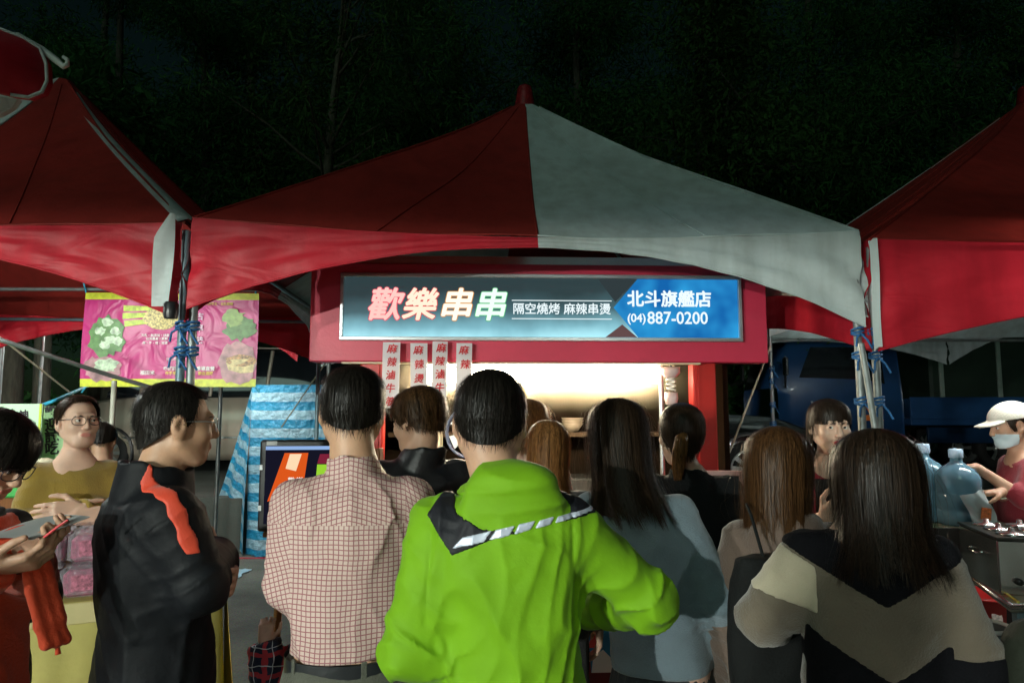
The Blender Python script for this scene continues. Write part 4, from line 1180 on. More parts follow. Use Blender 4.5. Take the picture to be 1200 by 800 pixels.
def plaid_mat():
    m, nt, b = nmat('pink_check_cotton'); N, L = nt.nodes, nt.links
    tc = N.new('ShaderNodeTexCoord')
    nz = N.new('ShaderNodeTexNoise'); nz.inputs['Scale'].default_value = 6; L.new(tc.outputs['Object'], nz.inputs['Vector'])
    ds = N.new('ShaderNodeVectorMath'); ds.operation = 'MULTIPLY_ADD'; L.new(nz.outputs['Color'], ds.inputs[0]); ds.inputs[1].default_value = (.018, .018, .018); L.new(tc.outputs['Object'], ds.inputs[2])
    sp = N.new('ShaderNodeSeparateXYZ'); L.new(ds.outputs[0], sp.inputs[0])
    def line(sock, per, w):
        a = N.new('ShaderNodeMath'); a.operation = 'MULTIPLY'; a.inputs[1].default_value = 1 / per; L.new(sock, a.inputs[0])
        f = N.new('ShaderNodeMath'); f.operation = 'FRACT'; L.new(a.outputs[0], f.inputs[0])
        c = N.new('ShaderNodeMath'); c.operation = 'LESS_THAN'; c.inputs[1].default_value = w; L.new(f.outputs[0], c.inputs[0]); return c.outputs[0]
    def mth(op, a, b=None, c=None):
        n = N.new('ShaderNodeMath'); n.operation = op
        for i, v in enumerate((a, b, c)):
            if v is None: continue
            if isinstance(v, (int, float)): n.inputs[i].default_value = v
            else: L.new(v, n.inputs[i])
        return n.outputs[0]
    X, Z = sp.outputs[0], sp.outputs[2]
    slv = mth('GREATER_THAN', mth('ABSOLUTE', X), .142); yok = mth('GREATER_THAN', Z, 1.318)
    U = mth('ADD', mth('MULTIPLY_ADD', mth('MULTIPLY', Z, slv), .22, X), mth('MULTIPLY', yok, .0061))
    W = mth('ADD', mth('MULTIPLY_ADD', mth('MULTIPLY', mth('ABSOLUTE', X), slv), .35, Z), mth('MULTIPLY', mth('MULTIPLY', mth('ABSOLUTE', X), yok), .30))
    lx = line(U, .0122, .22); lz = line(W, .0122, .22)
    col = (.56, .42, .37, 1)
    m1 = N.new('ShaderNodeMix'); m1.data_type = 'RGBA'; L.new(lx, m1.inputs[0]); m1.inputs[6].default_value = col; m1.inputs[7].default_value = (.27, .12, .13, 1)
    m2 = N.new('ShaderNodeMix'); m2.data_type = 'RGBA'; L.new(lz, m2.inputs[0]); L.new(m1.outputs[2], m2.inputs[6]); m2.inputs[7].default_value = (.30, .10, .12, 1)
    m3 = N.new('ShaderNodeMix'); m3.data_type = 'RGBA'; m3.blend_type = 'MULTIPLY'; m3.inputs[0].default_value = .0
    L.new(m2.outputs[2], b.inputs['Base Color']); b.inputs['Roughness'].default_value = .8
    n2 = N.new('ShaderNodeTexNoise'); n2.inputs['Scale'].default_value = 240; L.new(tc.outputs['Object'], n2.inputs['Vector'])
    bp = N.new('ShaderNodeBump'); bp.inputs['Strength'].default_value = .15; bp.inputs['Distance'].default_value = .01; L.new(n2.outputs[0], bp.inputs['Height']); L.new(bp.outputs[0], b.inputs['Normal'])
    return m

def torso(rx=1.0, ry=1.0, top=1.43, hemz=.78, sw=.18, waist=1.0, hip=1.0, belly=0.0):
    sw = sw - .012
    return [(hemz - .05, 0, .004 + belly * .4, .160 * rx * hip, .118 * ry * hip), (.92, 0, .004 + belly * .7, .160 * rx * hip, .120 * ry * hip), (1.03, 0, .004 + belly, .146 * rx * waist, .110 * ry * waist), (1.15, 0, .0, .152 * rx, .113 * ry), (1.26, 0, -.004, .160 * rx, .114 * ry), (1.325, 0, -.012, sw * .96, .102 * ry), (1.372, 0, -.014, sw * .86, .088 * ry), (1.400, 0, -.014, sw * .68, .074), (1.424, 0, -.014, sw * .48, .064), (top + .012, 0, -.014, .058, .055)]

# ---- man in the bright green hooded jacket
def green_man():
    p = Person('man in a bright lime green hooded jacket with black shoulder yoke and silver stripe', 606, 1.62, 1.678, 0, head=(6, -3, 2), neck=(-.030, .005), lean=(-.035, .0), sw=.172, hs=.99)
    p.arm(1, (.312, .045, 1.165), (.185, .24, 1.085), (-.9, .4, -.1), (0, .3, -1), .9)
    p.arm(-1, (-.245, -.03, 1.075), (-.17, .18, .985), (.8, .5, -.1), (0, .3, -1), .9)
    p.body(.007)
    lime = pmat('lime_nylon', (.165, .37, .006), .7, var=.10, vscale=7, bump=.08, bscale=60, sheen=.05, transl=.04, wr=.8, wscale=10, spec=.25)
    def hood0(P):
        lx = p.lean[0]
        d = s_ell(P, (lx + .026, -.078, 1.408), (.118, .052, .062))
        d = smin(d, s_ell(P, (lx + .02, -.055, 1.452), (.094, .058, .042)), .045)
        d = smin(d, s_cap(P, (lx - .072, .0, 1.425), (lx - .05, .065, 1.375), .030, .025), .04)
        return smin(d, s_cap(P, (lx + .088, .0, 1.425), (lx + .06, .065, 1.375), .030, .025), .04)
    def hood(P):
        lx = p.lean[0]
        # draped hood: wide soft roll around the nape with a sagging bag
        d = hood0(P)
        w = wob(P, 13, 31, (1, 1, 1.6)); c = crease(P, 9, 33, (.6, 1, 1.5))
        d = d - .004 * w - .012 * (c - .3) - .006 * (crease(P, 19, 34, (.5, 1, 1.3)) - .3)
        # seam groove
        d = smax(d, -s_cap(P, (lx - .0, -.05, 1.49), (lx + .0, -.085, 1.46), .006, .006), .01)
        return d
    S = torso(1.04, 1.10, 1.41, .70, .186, 1.04, 1.02)
    def seams(P, d):
        xx = np.abs(P[:, 0] - p.lean[0]) - .158 - .10 * np.clip(1.30 - P[:, 2], 0, .1)
        g = np.exp(-(xx / .0045) ** 2) * (P[:, 2] > 1.14) + .7 * np.exp(-((P[:, 2] - 1.02 - .05 * P[:, 0]) / .004) ** 2) * (np.abs(P[:, 0]) < .16)
        return d + .0035 * g
    p.garment('jacket', lime, S, (.068, .067, .050), .72, collar=None, hood=hood, folds=.013, big=.008, seed=12, h=.0056, k=.065, fan=(1.2, 1, .30), extra=seams)
    blk = cloth('black_yoke_nylon', (.012, .013, .017), .6, .12, 60, .0)
    lx = p.lean[0]
    yp = [p.pix(*q, 1.50) for q in ((497, 606), (512, 584), (545, 560), (690, 548), (704, 566), (704, 607), (640, 618), (585, 629), (529, 652))]
    pl = poly_region([(q.x, q.z) for q in yp], dep=(1, -.30, .02))
    def reg(P): return smax(pl(P), -(hood0(P) - .013), .004)
    yk = p.patch('yoke', blk, reg, .0022, h=.0042, lo=(-.28, -.25, 1.12), hi=(.26, .06, 1.52))
    sil = pmat('silver_reflective', (.55, .60, .72), .35, .2, var=.1)
    for quad in (((528, 645), (541, 631), (577, 622), (567, 636)), ((572, 634), (581, 621), (604, 616), (597, 628)), ((602, 627), (608, 615), (628, 611), (622, 622)), ((627, 621), (633, 611), (651, 607), (646, 617)), ((651, 616), (655, 608), (702, 600), (702, 605))):
        q = [p.pix(*a, 1.49) for a in quad]
        p.patch('reflective_stripe', sil, poly_region([(a.x, a.z) for a in q], dep=(1, -.3, .0)), .0034, h=.0028, lo=(min(a.x for a in q) - .01, -.2, min(a.z for a in q) - .01), hi=(max(a.x for a in q) + .01, .0, max(a.z for a in q) + .01), parent=yk)
    p.trousers(cloth('dark_trousers', (.02, .02, .025), .8), .96)
    p.hair(HBLACK, cap_prof(.010), short_hair_end(-.060, -.018, .055), strands=3200, sw=.0016, noise=.004, clump=24, clamp_=.003, strand_len=.22, lift=.005, stray=.008, straycount=200, seed=4, rag=1.6)
green_man()

# ---- man in the checked shirt
def plaid_man():
    p = Person('man in a pink checked shirt with black belt seen from behind', 418, 1.86, 1.700, 10, head=(2, 2, 1), neck=(-.012, .0), sw=.182, hs=.97, skin=SKIN3)
    p.arm(1, (.172, .01, 1.15), (.13, .22, 1.06), (-.9, .3, .1), (0, .3, -1), .8)
    p.arm(-1, (-.168, .0, 1.145), (-.12, .215, 1.04), (.9, .3, .1), (0, .3, -1), .8)
    p.body(.007)
    S = torso(1.06, 1.05, 1.42, .93, .192, 1.06, 1.02)
    S[0] = (.93, 0, 0, .156, .116)
    PM = plaid_mat()
    def extra(P, d):
        # blouse over the belt and vertical drape folds on the back
        v = .006 * np.sin(30 * P[:, 0] + 2.2 * np.sin(7 * P[:, 2]) + 1) * np.clip((1.33 - P[:, 2]) * 3, 0, 1)
        d = d - v
        # yoke seam
        return d - .002 * np.exp(-((P[:, 2] - 1.322) / .004) ** 2)
    p.garment('shirt', PM, S, (.056, .052, .045), .972, collar=(1.425, 1.462, .068, .062, .0055), folds=.008, big=.009, seed=21, h=.0062, k=.06, extra=extra)
    p.trousers(cloth('olive_trousers', (.065, .068, .05), .75), .965, h=.011)
    bl = []
    for z in (.934, .972):
        for k in range(49):
            t = 2 * PI * k / 48; bl.append((.1655 * math.cos(t) * 1.02, .1185 * math.sin(t) * 1.05, z))
    b = np_mesh('belt', bl, grid_faces(2, 49)[:, ::-1].copy(), pmat('belt_leather', (.012, .014, .016), .35, bump=.1), p.root, True)
    for t in (-1.35, -2.5, -.5):
        MB().box((.170 * math.cos(t), .1235 * math.sin(t), .953), (.014, .004, .052), rz=t + PI / 2, bev=.001).build('belt_loop', cloth('olive_trousers', (.065, .068, .05)), p.root)
    p.hair(HBLACK, cap_prof(.012), short_hair_end(-.050, -.012, .06), strands=3600, sw=.0018, noise=.0045, clump=20, clamp_=.004, strand_len=.25, lift=.006, seed=6, straycount=150, rag=1.6)
plaid_man()

# ---- man in the black tracksuit jacket, side on
def track_man():
    p = Person('man in a black track jacket with an orange red shoulder stripe, arms crossed, glasses', 190, 1.90, 1.665, -46, head=(2, -8, 0), neck=(.0, .03), sw=.172, hs=1.0, skin=SKIN3)
    p.arm(1, (.205, .055, 1.17), (.0, .170, 1.205), (-1, -.12, .1), (0, -1, .2), .4)
    p.arm(-1, (-.200, .05, 1.15), (.02, .185, 1.145), (1, -.12, .05), (0, -1, .2), .4)
    p.body(.0062)
    bk = cloth('black_polyester', (.007, .008, .010), .6, .10, 50, .0, spec=.16)
    S = torso(1.02, 1.16, 1.43, .84, .180, 1.04, 1.02, .012)
    p.garment('track_jacket', bk, S, (.070, .066, .052), .845, collar=(1.40, 1.475, .088, .078, .011), folds=.009, big=.012, seed=41, h=.0066, k=.065)
    sh_ = np.array(p.shoulder(1), f32); av = np.array(p.arms[1]['e'], f32) - sh_; av /= np.linalg.norm(av)
    nv_ = np.cross(av, A3(1, 0, .35)); nv_ /= np.linalg.norm(nv_)
    def reg(P):
        w = np.abs((P - sh_ - A3(0, -.012, 0)) @ nv_) - .019 - .003 * np.sin(75 * (P[:, 0] - P[:, 2]))
        return np.maximum.reduce([w, .075 - P[:, 0], 1.265 - P[:, 2]])
    p.patch('shoulder_stripe', cloth('orange_red_cloth', (.62, .055, .02), .6, .1), reg, .003, h=.005, lo=(.02, -.12, 1.24), hi=(.34, .14, 1.53))
    def hemreg(P): return np.abs(P[:, 2] - .872) - .007
    p.patch('hem_piping', cloth('white_piping', (.6, .62, .62), .6, .05), hemreg, .003, h=.005, lo=(-.24, -.24, .85), hi=(.24, .26, .90))
    p.trousers(cloth('navy_trousers', (.015, .017, .03), .8), .93)
    p.hair(mat_hair('hair_greying', (.016, .015, .014)), cap_prof(.007), short_hair_end(-.070, -.012, .075, -.004), strands=3400, sw=.0014, noise=.003, clump=20, clamp_=.002, strand_len=.16, lift=.009, seed=9, straycount=60)
    p.glasses(alu); p.eyes(lips=True)
track_man()

# ---- boy in the black jacket at the booth
def boy():
    p = Person('short-haired boy in a black jacket at the booth, head turned left', 492, 2.72, 1.668, 14, head=(14, 42, 2), neck=(-.005, .02), sw=.178, hs=1.06)
    p.arm(1, (.215, .04, 1.13), (.14, .25, 1.05), (-.8, .5, 0), (0, .2, -1), .8); p.arm(-1, (-.21, .05, 1.13), (-.12, .26, 1.06), (.8, .5, 0), (0, .2, -1), .8)
    p.body(.008)
    p.garment('jacket', pmat('black_coated_cloth', (.010, .010, .011), .42, var=.15, bump=.15, bscale=40, spec=.3, wr=.4), torso(1.1, 1.15, 1.43, .82, .19), (.074, .068, .054), .82, collar=(1.41, 1.462, .086, .080, .011), folds=.011, big=.012, seed=52, h=.009)
    p.trousers(cloth('black_trousers', (.016, .016, .018), .8), .93, h=.016)
    p.hair(mat_hair('hair_brown_black', (.030, .017, .009), .40, .3, (.09, .045, .018)), cap_prof(.015, w=.075), short_hair_end(-.062, -.026, .035, -.03), strands=2400, sw=.0028, noise=.005, clump=16, clamp_=.005, strand_len=.4, lift=.008, seed=12, straycount=120)
boy()

# ---- woman with golden brown hair between the green jacket and the grey sweater
def long_prof(w=.082, top=.125, low=-.34, wl=.085, dl=.06, cyl=-.055):
    P = [(top, 0, -.014, .0005, .0005), (top - .002, 0, -.014, .018, .022), (top - .008, 0, -.014, .036, .044), (top - .018, 0, -.014, .053, .066), (top - .034, 0, -.014, w * .86, .085), (top - .055, 0, -.014, w * .97, .098), (.045, 0, -.015, w * 1.03, .104), (.01, 0, -.016, w * 1.05, .105), (-.04, 0, -.020, w * 1.03, .098), (-.09, 0, -.030, w * 1.0, .088), (-.14, 0, -.042, w * 1.0, .078), (-.20, 0, (cyl - .042) / 2, wl, (dl + .075) / 2), (low, 0, cyl, wl * 1.02, dl), (low - .2, 0, cyl - .01, wl, dl)]
    return P
def long_end(low=-.30, front=.06, side=-.16, jag=.02, seed=0, open_=.55):
    r = random.Random(seed); ph = r.uniform(0, 6)
    def f(t):
        c = math.sin(t)
        if c > .80: return front
        if c > open_: return front + (side - front) * ((.80 - c) / (.80 - open_)) ** .6
        k = min(1, (open_ - c) / (open_ + .2)); return side + (low - side) * k + jag * math.sin(9 * t + ph) * k
    return f
def gold_woman():
    p = Person('woman with golden brown hair lit by the tube, behind the green jacket', 643, 2.62, 1.545, -6, True, head=(8, -6, 0))
    p.body(.009)
    p.garment('dark_coat', cloth('charcoal_coat', (.03, .028, .03), .85), torso(.98, 1.05, 1.42, .70, .165), (.07, .062, .05), .62, collar=(1.41, 1.45, .07, .068, .01), h=.011, seed=61)
    p.legs_plain(cloth('black_leggings', (.012, .012, .014)))
    p.hair(HGOLD, long_prof(.080, low=-.36, wl=.09), long_end(-.33, .055, -.22, seed=3), strands=2200, sw=.0030, noise=.004, clump=11, clamp_=.006, stray=.010, seed=15, straycount=160)
gold_woman()
def stall_keeper():
    p = Person('customer with frizzy light brown hair at the counter between the boy and the golden-haired woman', 620, 3.12, 1.63, -10, True, head=(4, 0, 0))
    p.body(.010)
    p.garment('top', cloth('brown_top', (.10, .06, .04), .8), torso(.98, 1.05, 1.42, .80, .165), (.060, .056, .048), .80, h=.012, seed=66)
    p.trousers(cloth('dark_trousers', (.02, .02, .025)), .93, h=.018)
    p.hair(HBROWN, long_prof(.086, low=-.2, wl=.07, dl=.06), long_end(-.12, .05, -.10, seed=5), strands=1500, sw=.003, noise=.009, clump=9, clamp_=.009, stray=.022, seed=18, straycount=350)
stall_keeper()

# ---- woman in the grey sweater
def grey_woman():
    p = Person('long-haired woman in a blue grey sweater and dark pleated skirt', 768, 2.08, 1.615, -24, True, head=(13, 20, -3), neck=(-.055, .01), lean=(-.075, .01), sw=.165, hs=1.04)
    p.arm(1, (.186, -.01, 1.10), (.185, .12, .89), (-.2, .6, -.8), (-1, 0, 0), .6); p.arm(-1, (-.190, .06, 1.12), (-.14, .24, 1.0), (.5, .7, -.1), (0, .2, -1), .7)
    p.body(.0075)
    gm = cloth('blue_grey_knit', (.15, .20, .235), .92, .3, 210, .35)
    p.garment('sweater', gm, torso(.96, 1.10, 1.42, .86, .160, 1.0, .96), (.059, .058, .048), .895, collar=(1.405, 1.445, .066, .060, .010), folds=.008, big=.012, seed=71, h=.0068, fan=(1, 1, .3))
    p.skirt(cloth('dark_pleated_cloth', (.022, .026, .030), .85), .915, .42, (.135, .10), (.215, .18), 26, .010)
    p.legs_plain(cloth('black_leggings', (.012, .012, .014)))
    def drape(q):
        # the hair parts over the shoulders: back lock slides to the right, front lock hangs on the left
        q = q.copy(); t = np.clip((1.47 - q[:, 2]) / .26, 0, 1)
        q[:, 0] += np.where(q[:, 0] > p.hc[0] - .01, .115, -.005) * t ** 1.2
        q[:, 1] += np.where(q[:, 0] > p.hc[0], -.058, .05) * t
        return q
    p.hair(HDARK, long_prof(.084, .128, -.29, .10, .075, -.045), long_end(-.235, .05, -.27, .018, 4, .62), strands=4000, sw=.0026, noise=.006, rag=2.5, clump=10, clamp_=.010, stray=.020, seed=22, straycount=320, drape=drape)
grey_woman()

# ---- woman in black with the tied hair
def black_woman():
    p = Person('woman in a black coat with tied-back brown hair beside the right red post', 812, 2.66, 1.605, -14, True, head=(6, 14, 2), neck=(-.03, .0), lean=(-.02, 0), sw=.168, hs=1.06)
    p.arm(1, (.205, -.01, 1.10), (.19, .14, .92), (-.2, .8, -.5), (-1, 0, 0), .6)
    p.body(.008)
    p.garment('coat', cloth('black_wool', (.009, .010, .011), .9, .25, 150, .1), torso(1.15, 1.15, 1.42, .62, .176, 1.14, 1.1), (.070, .064, .054), .56, collar=(1.405, 1.44, .068, .062, .010), h=.0095, seed=81)
    p.legs_plain(cloth('black_leggings', (.012, .012, .014)))
    p.hair(HDARK, cap_prof(.012, w=.076), short_hair_end(-.085, -.03, .06, -.02), strands=1800, sw=.0022, noise=.0025, clump=22, clamp_=.003, strand_len=.5, stray=.01, seed=25, straycount=140)
    c = p.fromh((-.012, -.105, -.005)); P = [c, c + A3(-.012, -.030, -.015), c + A3(-.02, -.035, -.06), c + A3(-.026, -.022, -.12), c + A3(-.03, -.012, -.17)]
    pony = MB().tube([tuple(map(float, q)) for q in P], [.014, .026, .028, .022, .006], 14)
    rg = random.Random(3)
    for k in range(90):
        a = rg.uniform(0, 6.28); r = rg.uniform(.018, .031)
        Q = [tuple(map(float, q + A3(math.cos(a) * r * w, math.sin(a) * r * w, rg.uniform(-.01, .005)))) for q, w in zip(P, (.4, .9, 1.05, .9, .5))]
        pony.tube(Q, .0011, 3, False)
    pony.build('ponytail', HGOLD, p.root)
    MB().lathe([(.015, -.006), (.019, 0), (.015, .006)], tuple(map(float, c + A3(-.004, -.012, -.004))), 14, M=Matrix.Rotation(R(80), 3, 'X')).build('hair_tie', black_plastic, p.root)
black_woman()

# ---- woman in the mauve hoodie with the brown bob
def bob_woman():
    p = Person('woman in a mauve brown hoodie with shoulder-length brown hair', 915, 1.98, 1.535, -18, True, head=(4, -14, 0), neck=(-.01, .0), sw=.158, hs=1.06)
    p.body(.0075)
    mv = cloth('mauve_fleece', (.115, .078, .060), .9, .25, 140, .3)
    def hood(P):
        d = s_ell(P, (0, -.085, 1.375), (.118, .052, .075)); d = smin(d, s_ell(P, (0, -.045, 1.43), (.100, .06, .035)), .04)
        # V-shaped dip in the middle of the hood edge
        d = smax(d, -s_cap(P, (0, -.14, 1.475), (0, -.13, 1.40), .030, .006), .02)
        return d - .006 * wob(P, 14, 92)
    p.garment('hoodie', mv, torso(1.08, 1.10, 1.42, .72, .166, 1.1, 1.06), (.064, .060, .050), .74, hood=hood, folds=.008, big=.010, seed=91, h=.0068)
    p.legs_plain(cloth('black_leggings', (.012, .012, .014)))
    p.hair(mat_hair('hair_chestnut', (.045, .022, .010), .42, .3, (.11, .052, .020)), long_prof(.086, .128, -.26, .094, .080, -.035), long_end(-.185, .05, -.20, .010, 8, .55), strands=3800, sw=.0026, noise=.006, rag=2.0, clump=10, clamp_=.009, stray=.014, seed=32, straycount=320)
    return p
bob = bob_woman()

# ---- woman facing the camera, red top
def facing_woman():
    p = Person('stall keeper with a straight fringe in a red top and black apron', 970, 2.98, 1.63, 166, True, head=(4, 12, 0), neck=(0, .02), hs=1.03, group='stall keepers')
    p.arm(1, (.20, .10, 1.15), (.08, .26, 1.22), (-.5, .3, .5), (-.2, -1, 0), .7); p.arm(-1, (-.23, .05, 1.13), (-.02, .26, 1.10), (1, .2, 0), (0, -.6, -1), .7)
    p.body(.0048)
    p.garment('red_top', cloth('crimson_cotton', (.36, .012, .035), .8), torso(1.0, 1.05, 1.42, .80, .160), (.058, .054, .048), .80, end=(.35, .3), h=.009, seed=101, neck_cut=(.075, .03, 1.40))
    def apreg(P): return np.maximum(np.maximum(-P[:, 1] + .015, np.abs(P[:, 0]) - np.where(P[:, 2] > 1.2, .085, .17)), P[:, 2] - 1.36)
    p.patch('apron', cloth('black_apron', (.012, .012, .013), .8), apreg, .006, h=.008)
    p.trousers(cloth('dark_trousers', (.02, .02, .025)), .93, h=.018)
    def ze(t):
        c = math.sin(t)
        if c > .35: return .030
        if c > .10: return .030 + (-.20 - .030) * (.35 - c) / .25
        return -.20
    p.hair(mat_hair('hair_black_brown', (.018, .012, .009), .34, .2), long_prof(.082, .126, -.26, .09, .075, -.03), ze, strands=2600, sw=.003, noise=.003, clump=14, clamp_=.004, stray=.008, seed=35, straycount=80)
    p.eyes(look=(.5, .0), lipm=pmat('lipstick', (.50, .03, .04), .35))
facing_woman()

# ---- woman in the colour-block sweater
def block_woman():
    p = Person('woman with very long black hair in a cream, taupe and black colour-block sweater', 1008, 1.56, 1.585, -16, True, head=(6, -6, 0), neck=(.035, .02, -.048), sw=.158, hs=1.04)
    p.arm(-1, (-.240, .0, 1.205), (-.20, .21, 1.12), (.4, .9, 0), (0, .2, -1), .7); p.arm(1, (.205, -.03, 1.145), (.20, .17, 1.05), (-.2, .9, .1), (0, .2, -1), .7)
    p.body(.0075)
    tp = cloth('taupe_knit', (.125, .100, .072), .92, .3, 190, .3)
    p.garment('sweater', tp, torso(1.0, 1.10, 1.42, .82, .160, 1.06, 1.02), (.066, .062, .052), .83, collar=(1.40, 1.44, .068, .062, .010), folds=.008, big=.010, seed=111, h=.0066)
    cr = cloth('cream_knit', (.46, .40, .29), .92, .3, 190, .3); bk = cloth('black_knit', (.007, .007, .009), .95, .3, 190, .0, spec=.1)
    a = p.arms[-1]; sh = p.shoulder(-1)
    def yoke(P): return (1.278 + .56 * np.abs(P[:, 0] - .01) - P[:, 2]) * .87
    p.patch('black_yoke', bk, yoke, .003, h=.006, lo=(-.30, -.25, 1.22), hi=(.32, .22, 1.50))
    def creamr(P):
        x = P[:, 0]
        return np.maximum.reduce([-yoke(P) + .004, x + .125, 1.265 - P[:, 2] - .25 * (x + .2)])
    p.patch('cream_sleeve_panel', cr, creamr, .003, h=.006)
    def lowb(P):
        z0 = 1.120 + .60 * np.abs(P[:, 0] - .015)
        return np.maximum(P[:, 2] - np.minimum(z0, 1.215), np.abs(P[:, 0]) - .150)
    p.patch('black_hem_panel', bk, lowb, .003, h=.007)
    ar = p.arms[1]
    ea, wa = np.array(ar['e'], f32), np.array(ar['w'], f32)
    def cuffr(P): return np.minimum(s_cap(P, ea + A3(.0, .0, -.01), wa, .105, .10), s_cap(P, ea, wa, .09, .09)) + np.maximum(0, P[:, 2] - 1.165) * 3
    p.patch('black_lower_sleeve', bk, cuffr, .003, h=.007, lo=(.14, -.2, .85), hi=(.42, .30, 1.2))
    p.skirt(cloth('black_skirt', (.012, .012, .014)), .85, .45, (.15, .11), (.20, .16), 18, .006)
    p.legs_plain(cloth('black_leggings', (.012, .012, .014)))
    def drape(q):
        q = q.copy(); t = np.clip((1.45 - q[:, 2]) / .12, 0, 1)
        q[:, 1] -= .062 * t
        return q
    p.hair(mat_hair('hair_long_black', (.009, .007, .006), .42, .12, (.024, .014, .008)), long_prof(.088, .128, -.40, .118, .070, -.050), long_end(-.168, .05, -.15, .022, 9, .60), strands=4200, sw=.0026, noise=.006, rag=2.5, clump=11, clamp_=.010, stray=.014, seed=42, straycount=300, drape=drape)
block_woman()

# ---- woman in the white cap
def cap_woman():
    p = Person('stall keeper in a white cap and dark red top lifting a water bottle', 1192, 3.72, 1.615, 80, True, head=(12, 2, 0), neck=(0, .03), hs=1.05, group='stall keepers', skin=SKIN)
    j = p.pix(1122, 548, 3.66)
    b = p.pix(1157, 577, 3.56)
    p.arm(-1, (-.21, .10, 1.20), (j.x, j.y - .095, j.z + .005), (0, 1, -.05), (0, -.1, -1), .75, .9)
    p.arm(1, (.235, -.02, 1.13), (b.x, b.y - .07, b.z + .005), (0, 1, -.1), (0, -.1, -1), .7, .9)
    p.body(.0048)
    p.garment('red_top', cloth('dark_red_cotton', (.22, .010, .022), .8), torso(1.02, 1.06, 1.42, .80, .165), (.060, .056, .048), .80, end=(.30, .30), h=.009, seed=121, neck_cut=(.070, .03, 1.41))
    p.trousers(cloth('dark_trousers', (.02, .02, .025)), .93, h=.018)
    p.hair(HDARK, cap_prof(.006, w=.075), short_hair_end(-.085, -.035, .055, -.06), strands=1200, sw=.002, noise=.0015, clump=12, clamp_=.002, stray=.004, strand_len=.3, seed=45, straycount=40)
    c = p.fromh((0, -.11, -.03))
    MB().lathe([(.0001, .045), (.03, .035), (.042, 0), (.03, -.035), (.0001, -.045)], tuple(map(float, c)), 14).build('hair_bun', HDARK, p.root)
    # cap
    wc = cloth('white_cap_cotton', (.66, .64, .56), .8, .2, 120)
    def capf(P):
        H = p.toh(P)
        d = s_ell(H, (0, -.014, .040), (.098, .117, .096)); d = np.maximum(d, -(H[:, 2] - .040 - .15 * H[:, 1] * .3))
        d = np.maximum(d, -s_ell(H, (0, -.014, .035), (.091, .110, .088)))
        q = H - A3(0, .125, .036)
        br = np.maximum(np.sqrt((H[:, 0] / .085) ** 2 + ((H[:, 1] - .075) / .105) ** 2) - 1, 0) * .08
        br = np.maximum(np.abs(H[:, 2] - .052 + .55 * np.clip(H[:, 1] - .06, 0, 1) * .35 + 2.2 * H[:, 0] ** 2) - .0045, np.maximum((np.sqrt((H[:, 0] / .085) ** 2 + ((H[:, 1] - .075) / .105) ** 2) - 1) * .08, .06 - H[:, 1]))
        return (smin(d, br, .006) * p.hs).astype(f32)
    cpt = p.fromh((0, .03, .06)); sdf_mesh('cap', capf, cpt - .2, cpt + .2, .0042, wc, p.root)
    # face mask below the chin
    def maskf(P):
        H = p.toh(P)
        d = np.abs(head_sdf(H, True, False) - .006) - .003
        return (np.maximum(d, np.maximum.reduce([np.abs(H[:, 2] + .070) - .036 - .2 * (H[:, 1] - .05), .012 - H[:, 1]])) * p.hs).astype(f32)
    cm = p.fromh((0, .06, -.07)); sdf_mesh('face_mask', maskf, cm - .1, cm + .1, .0038, cloth('pale_blue_mask', (.55, .68, .74), .8, .1), p.root)
    p.eyes(lips=False)
    w = p.arms[1]['w']; e = p.arms[1]['e']
    for t, c_ in ((.90, (.55, .6, .45)), (.82, (.35, .04, .05))):
        q = e.lerp(w, t); d = (w - e).normalized()
        u = d.orthogonal().normalized(); v = d.cross(u)
        MB().tube([q + (u * math.cos(a) + v * math.sin(a)) * .031 for a in np.linspace(0, 2 * PI, 17)], .0045, 6, False).build('bracelet', pmat('bracelet_%g' % t, c_, .4), p.root)
    return p
capw = cap_woman()

# ---- seller in the mustard sweater
def mustard():
    p = Person('seller in a mustard sweater and glasses with folded arms behind the packets', 92, 3.02, 1.645, 220, True, head=(-3, 12, 0), neck=(0, .01), hs=1.0, group='stall keepers', sw=.158)
    p.arm(1, (.190, .06, 1.165), (.02, .225, 1.195), (-1, .15, .0), (0, -1, -.2), .5); p.arm(-1, (-.190, .06, 1.17), (.0, .205, 1.225), (1, .15, 0), (0, -1, -.2), .5)
    p.body(.0048)
    p.garment('sweater', cloth('mustard_knit', (.235, .150, .018), .9, .28, 170, .3), torso(1.0, 1.08, 1.42, .80, .160, 1.0), (.060, .057, .044), .86, end=(.98, .9), folds=.010, big=.012, seed=131, h=.0075, neck_cut=(.070, .028, 1.432))
    p.trousers(cloth('black_trousers', (.016, .016, .018)), .93, h=.018)
    def ze(t):
        c = math.sin(t)
        if c > .70: return .094 - .02 * (1 - c)
        if c > .05: return .088 + (-.03 - .088) * ((.70 - c) / .65) ** 1.3
        return -.05
    p.hair(HDARK, cap_prof(.013, w=.076), ze, strands=1700, sw=.0024, noise=.0025, clump=20, clamp_=.002, strand_len=.5, stray=.008, seed=52, straycount=70, rag=.1)
    c = p.fromh((0, -.118, .01)); MB().lathe([(.0001, .04), (.028, .03), (.038, 0), (.028, -.03), (.0001, -.04)], tuple(map(float, c)), 14).build('hair_bun', HDARK, p.root)
    p.glasses(); p.eyes(look=(-.35, .1), lipm=pmat('lip_rose', (.52, .20, .16), .45))
mustard()
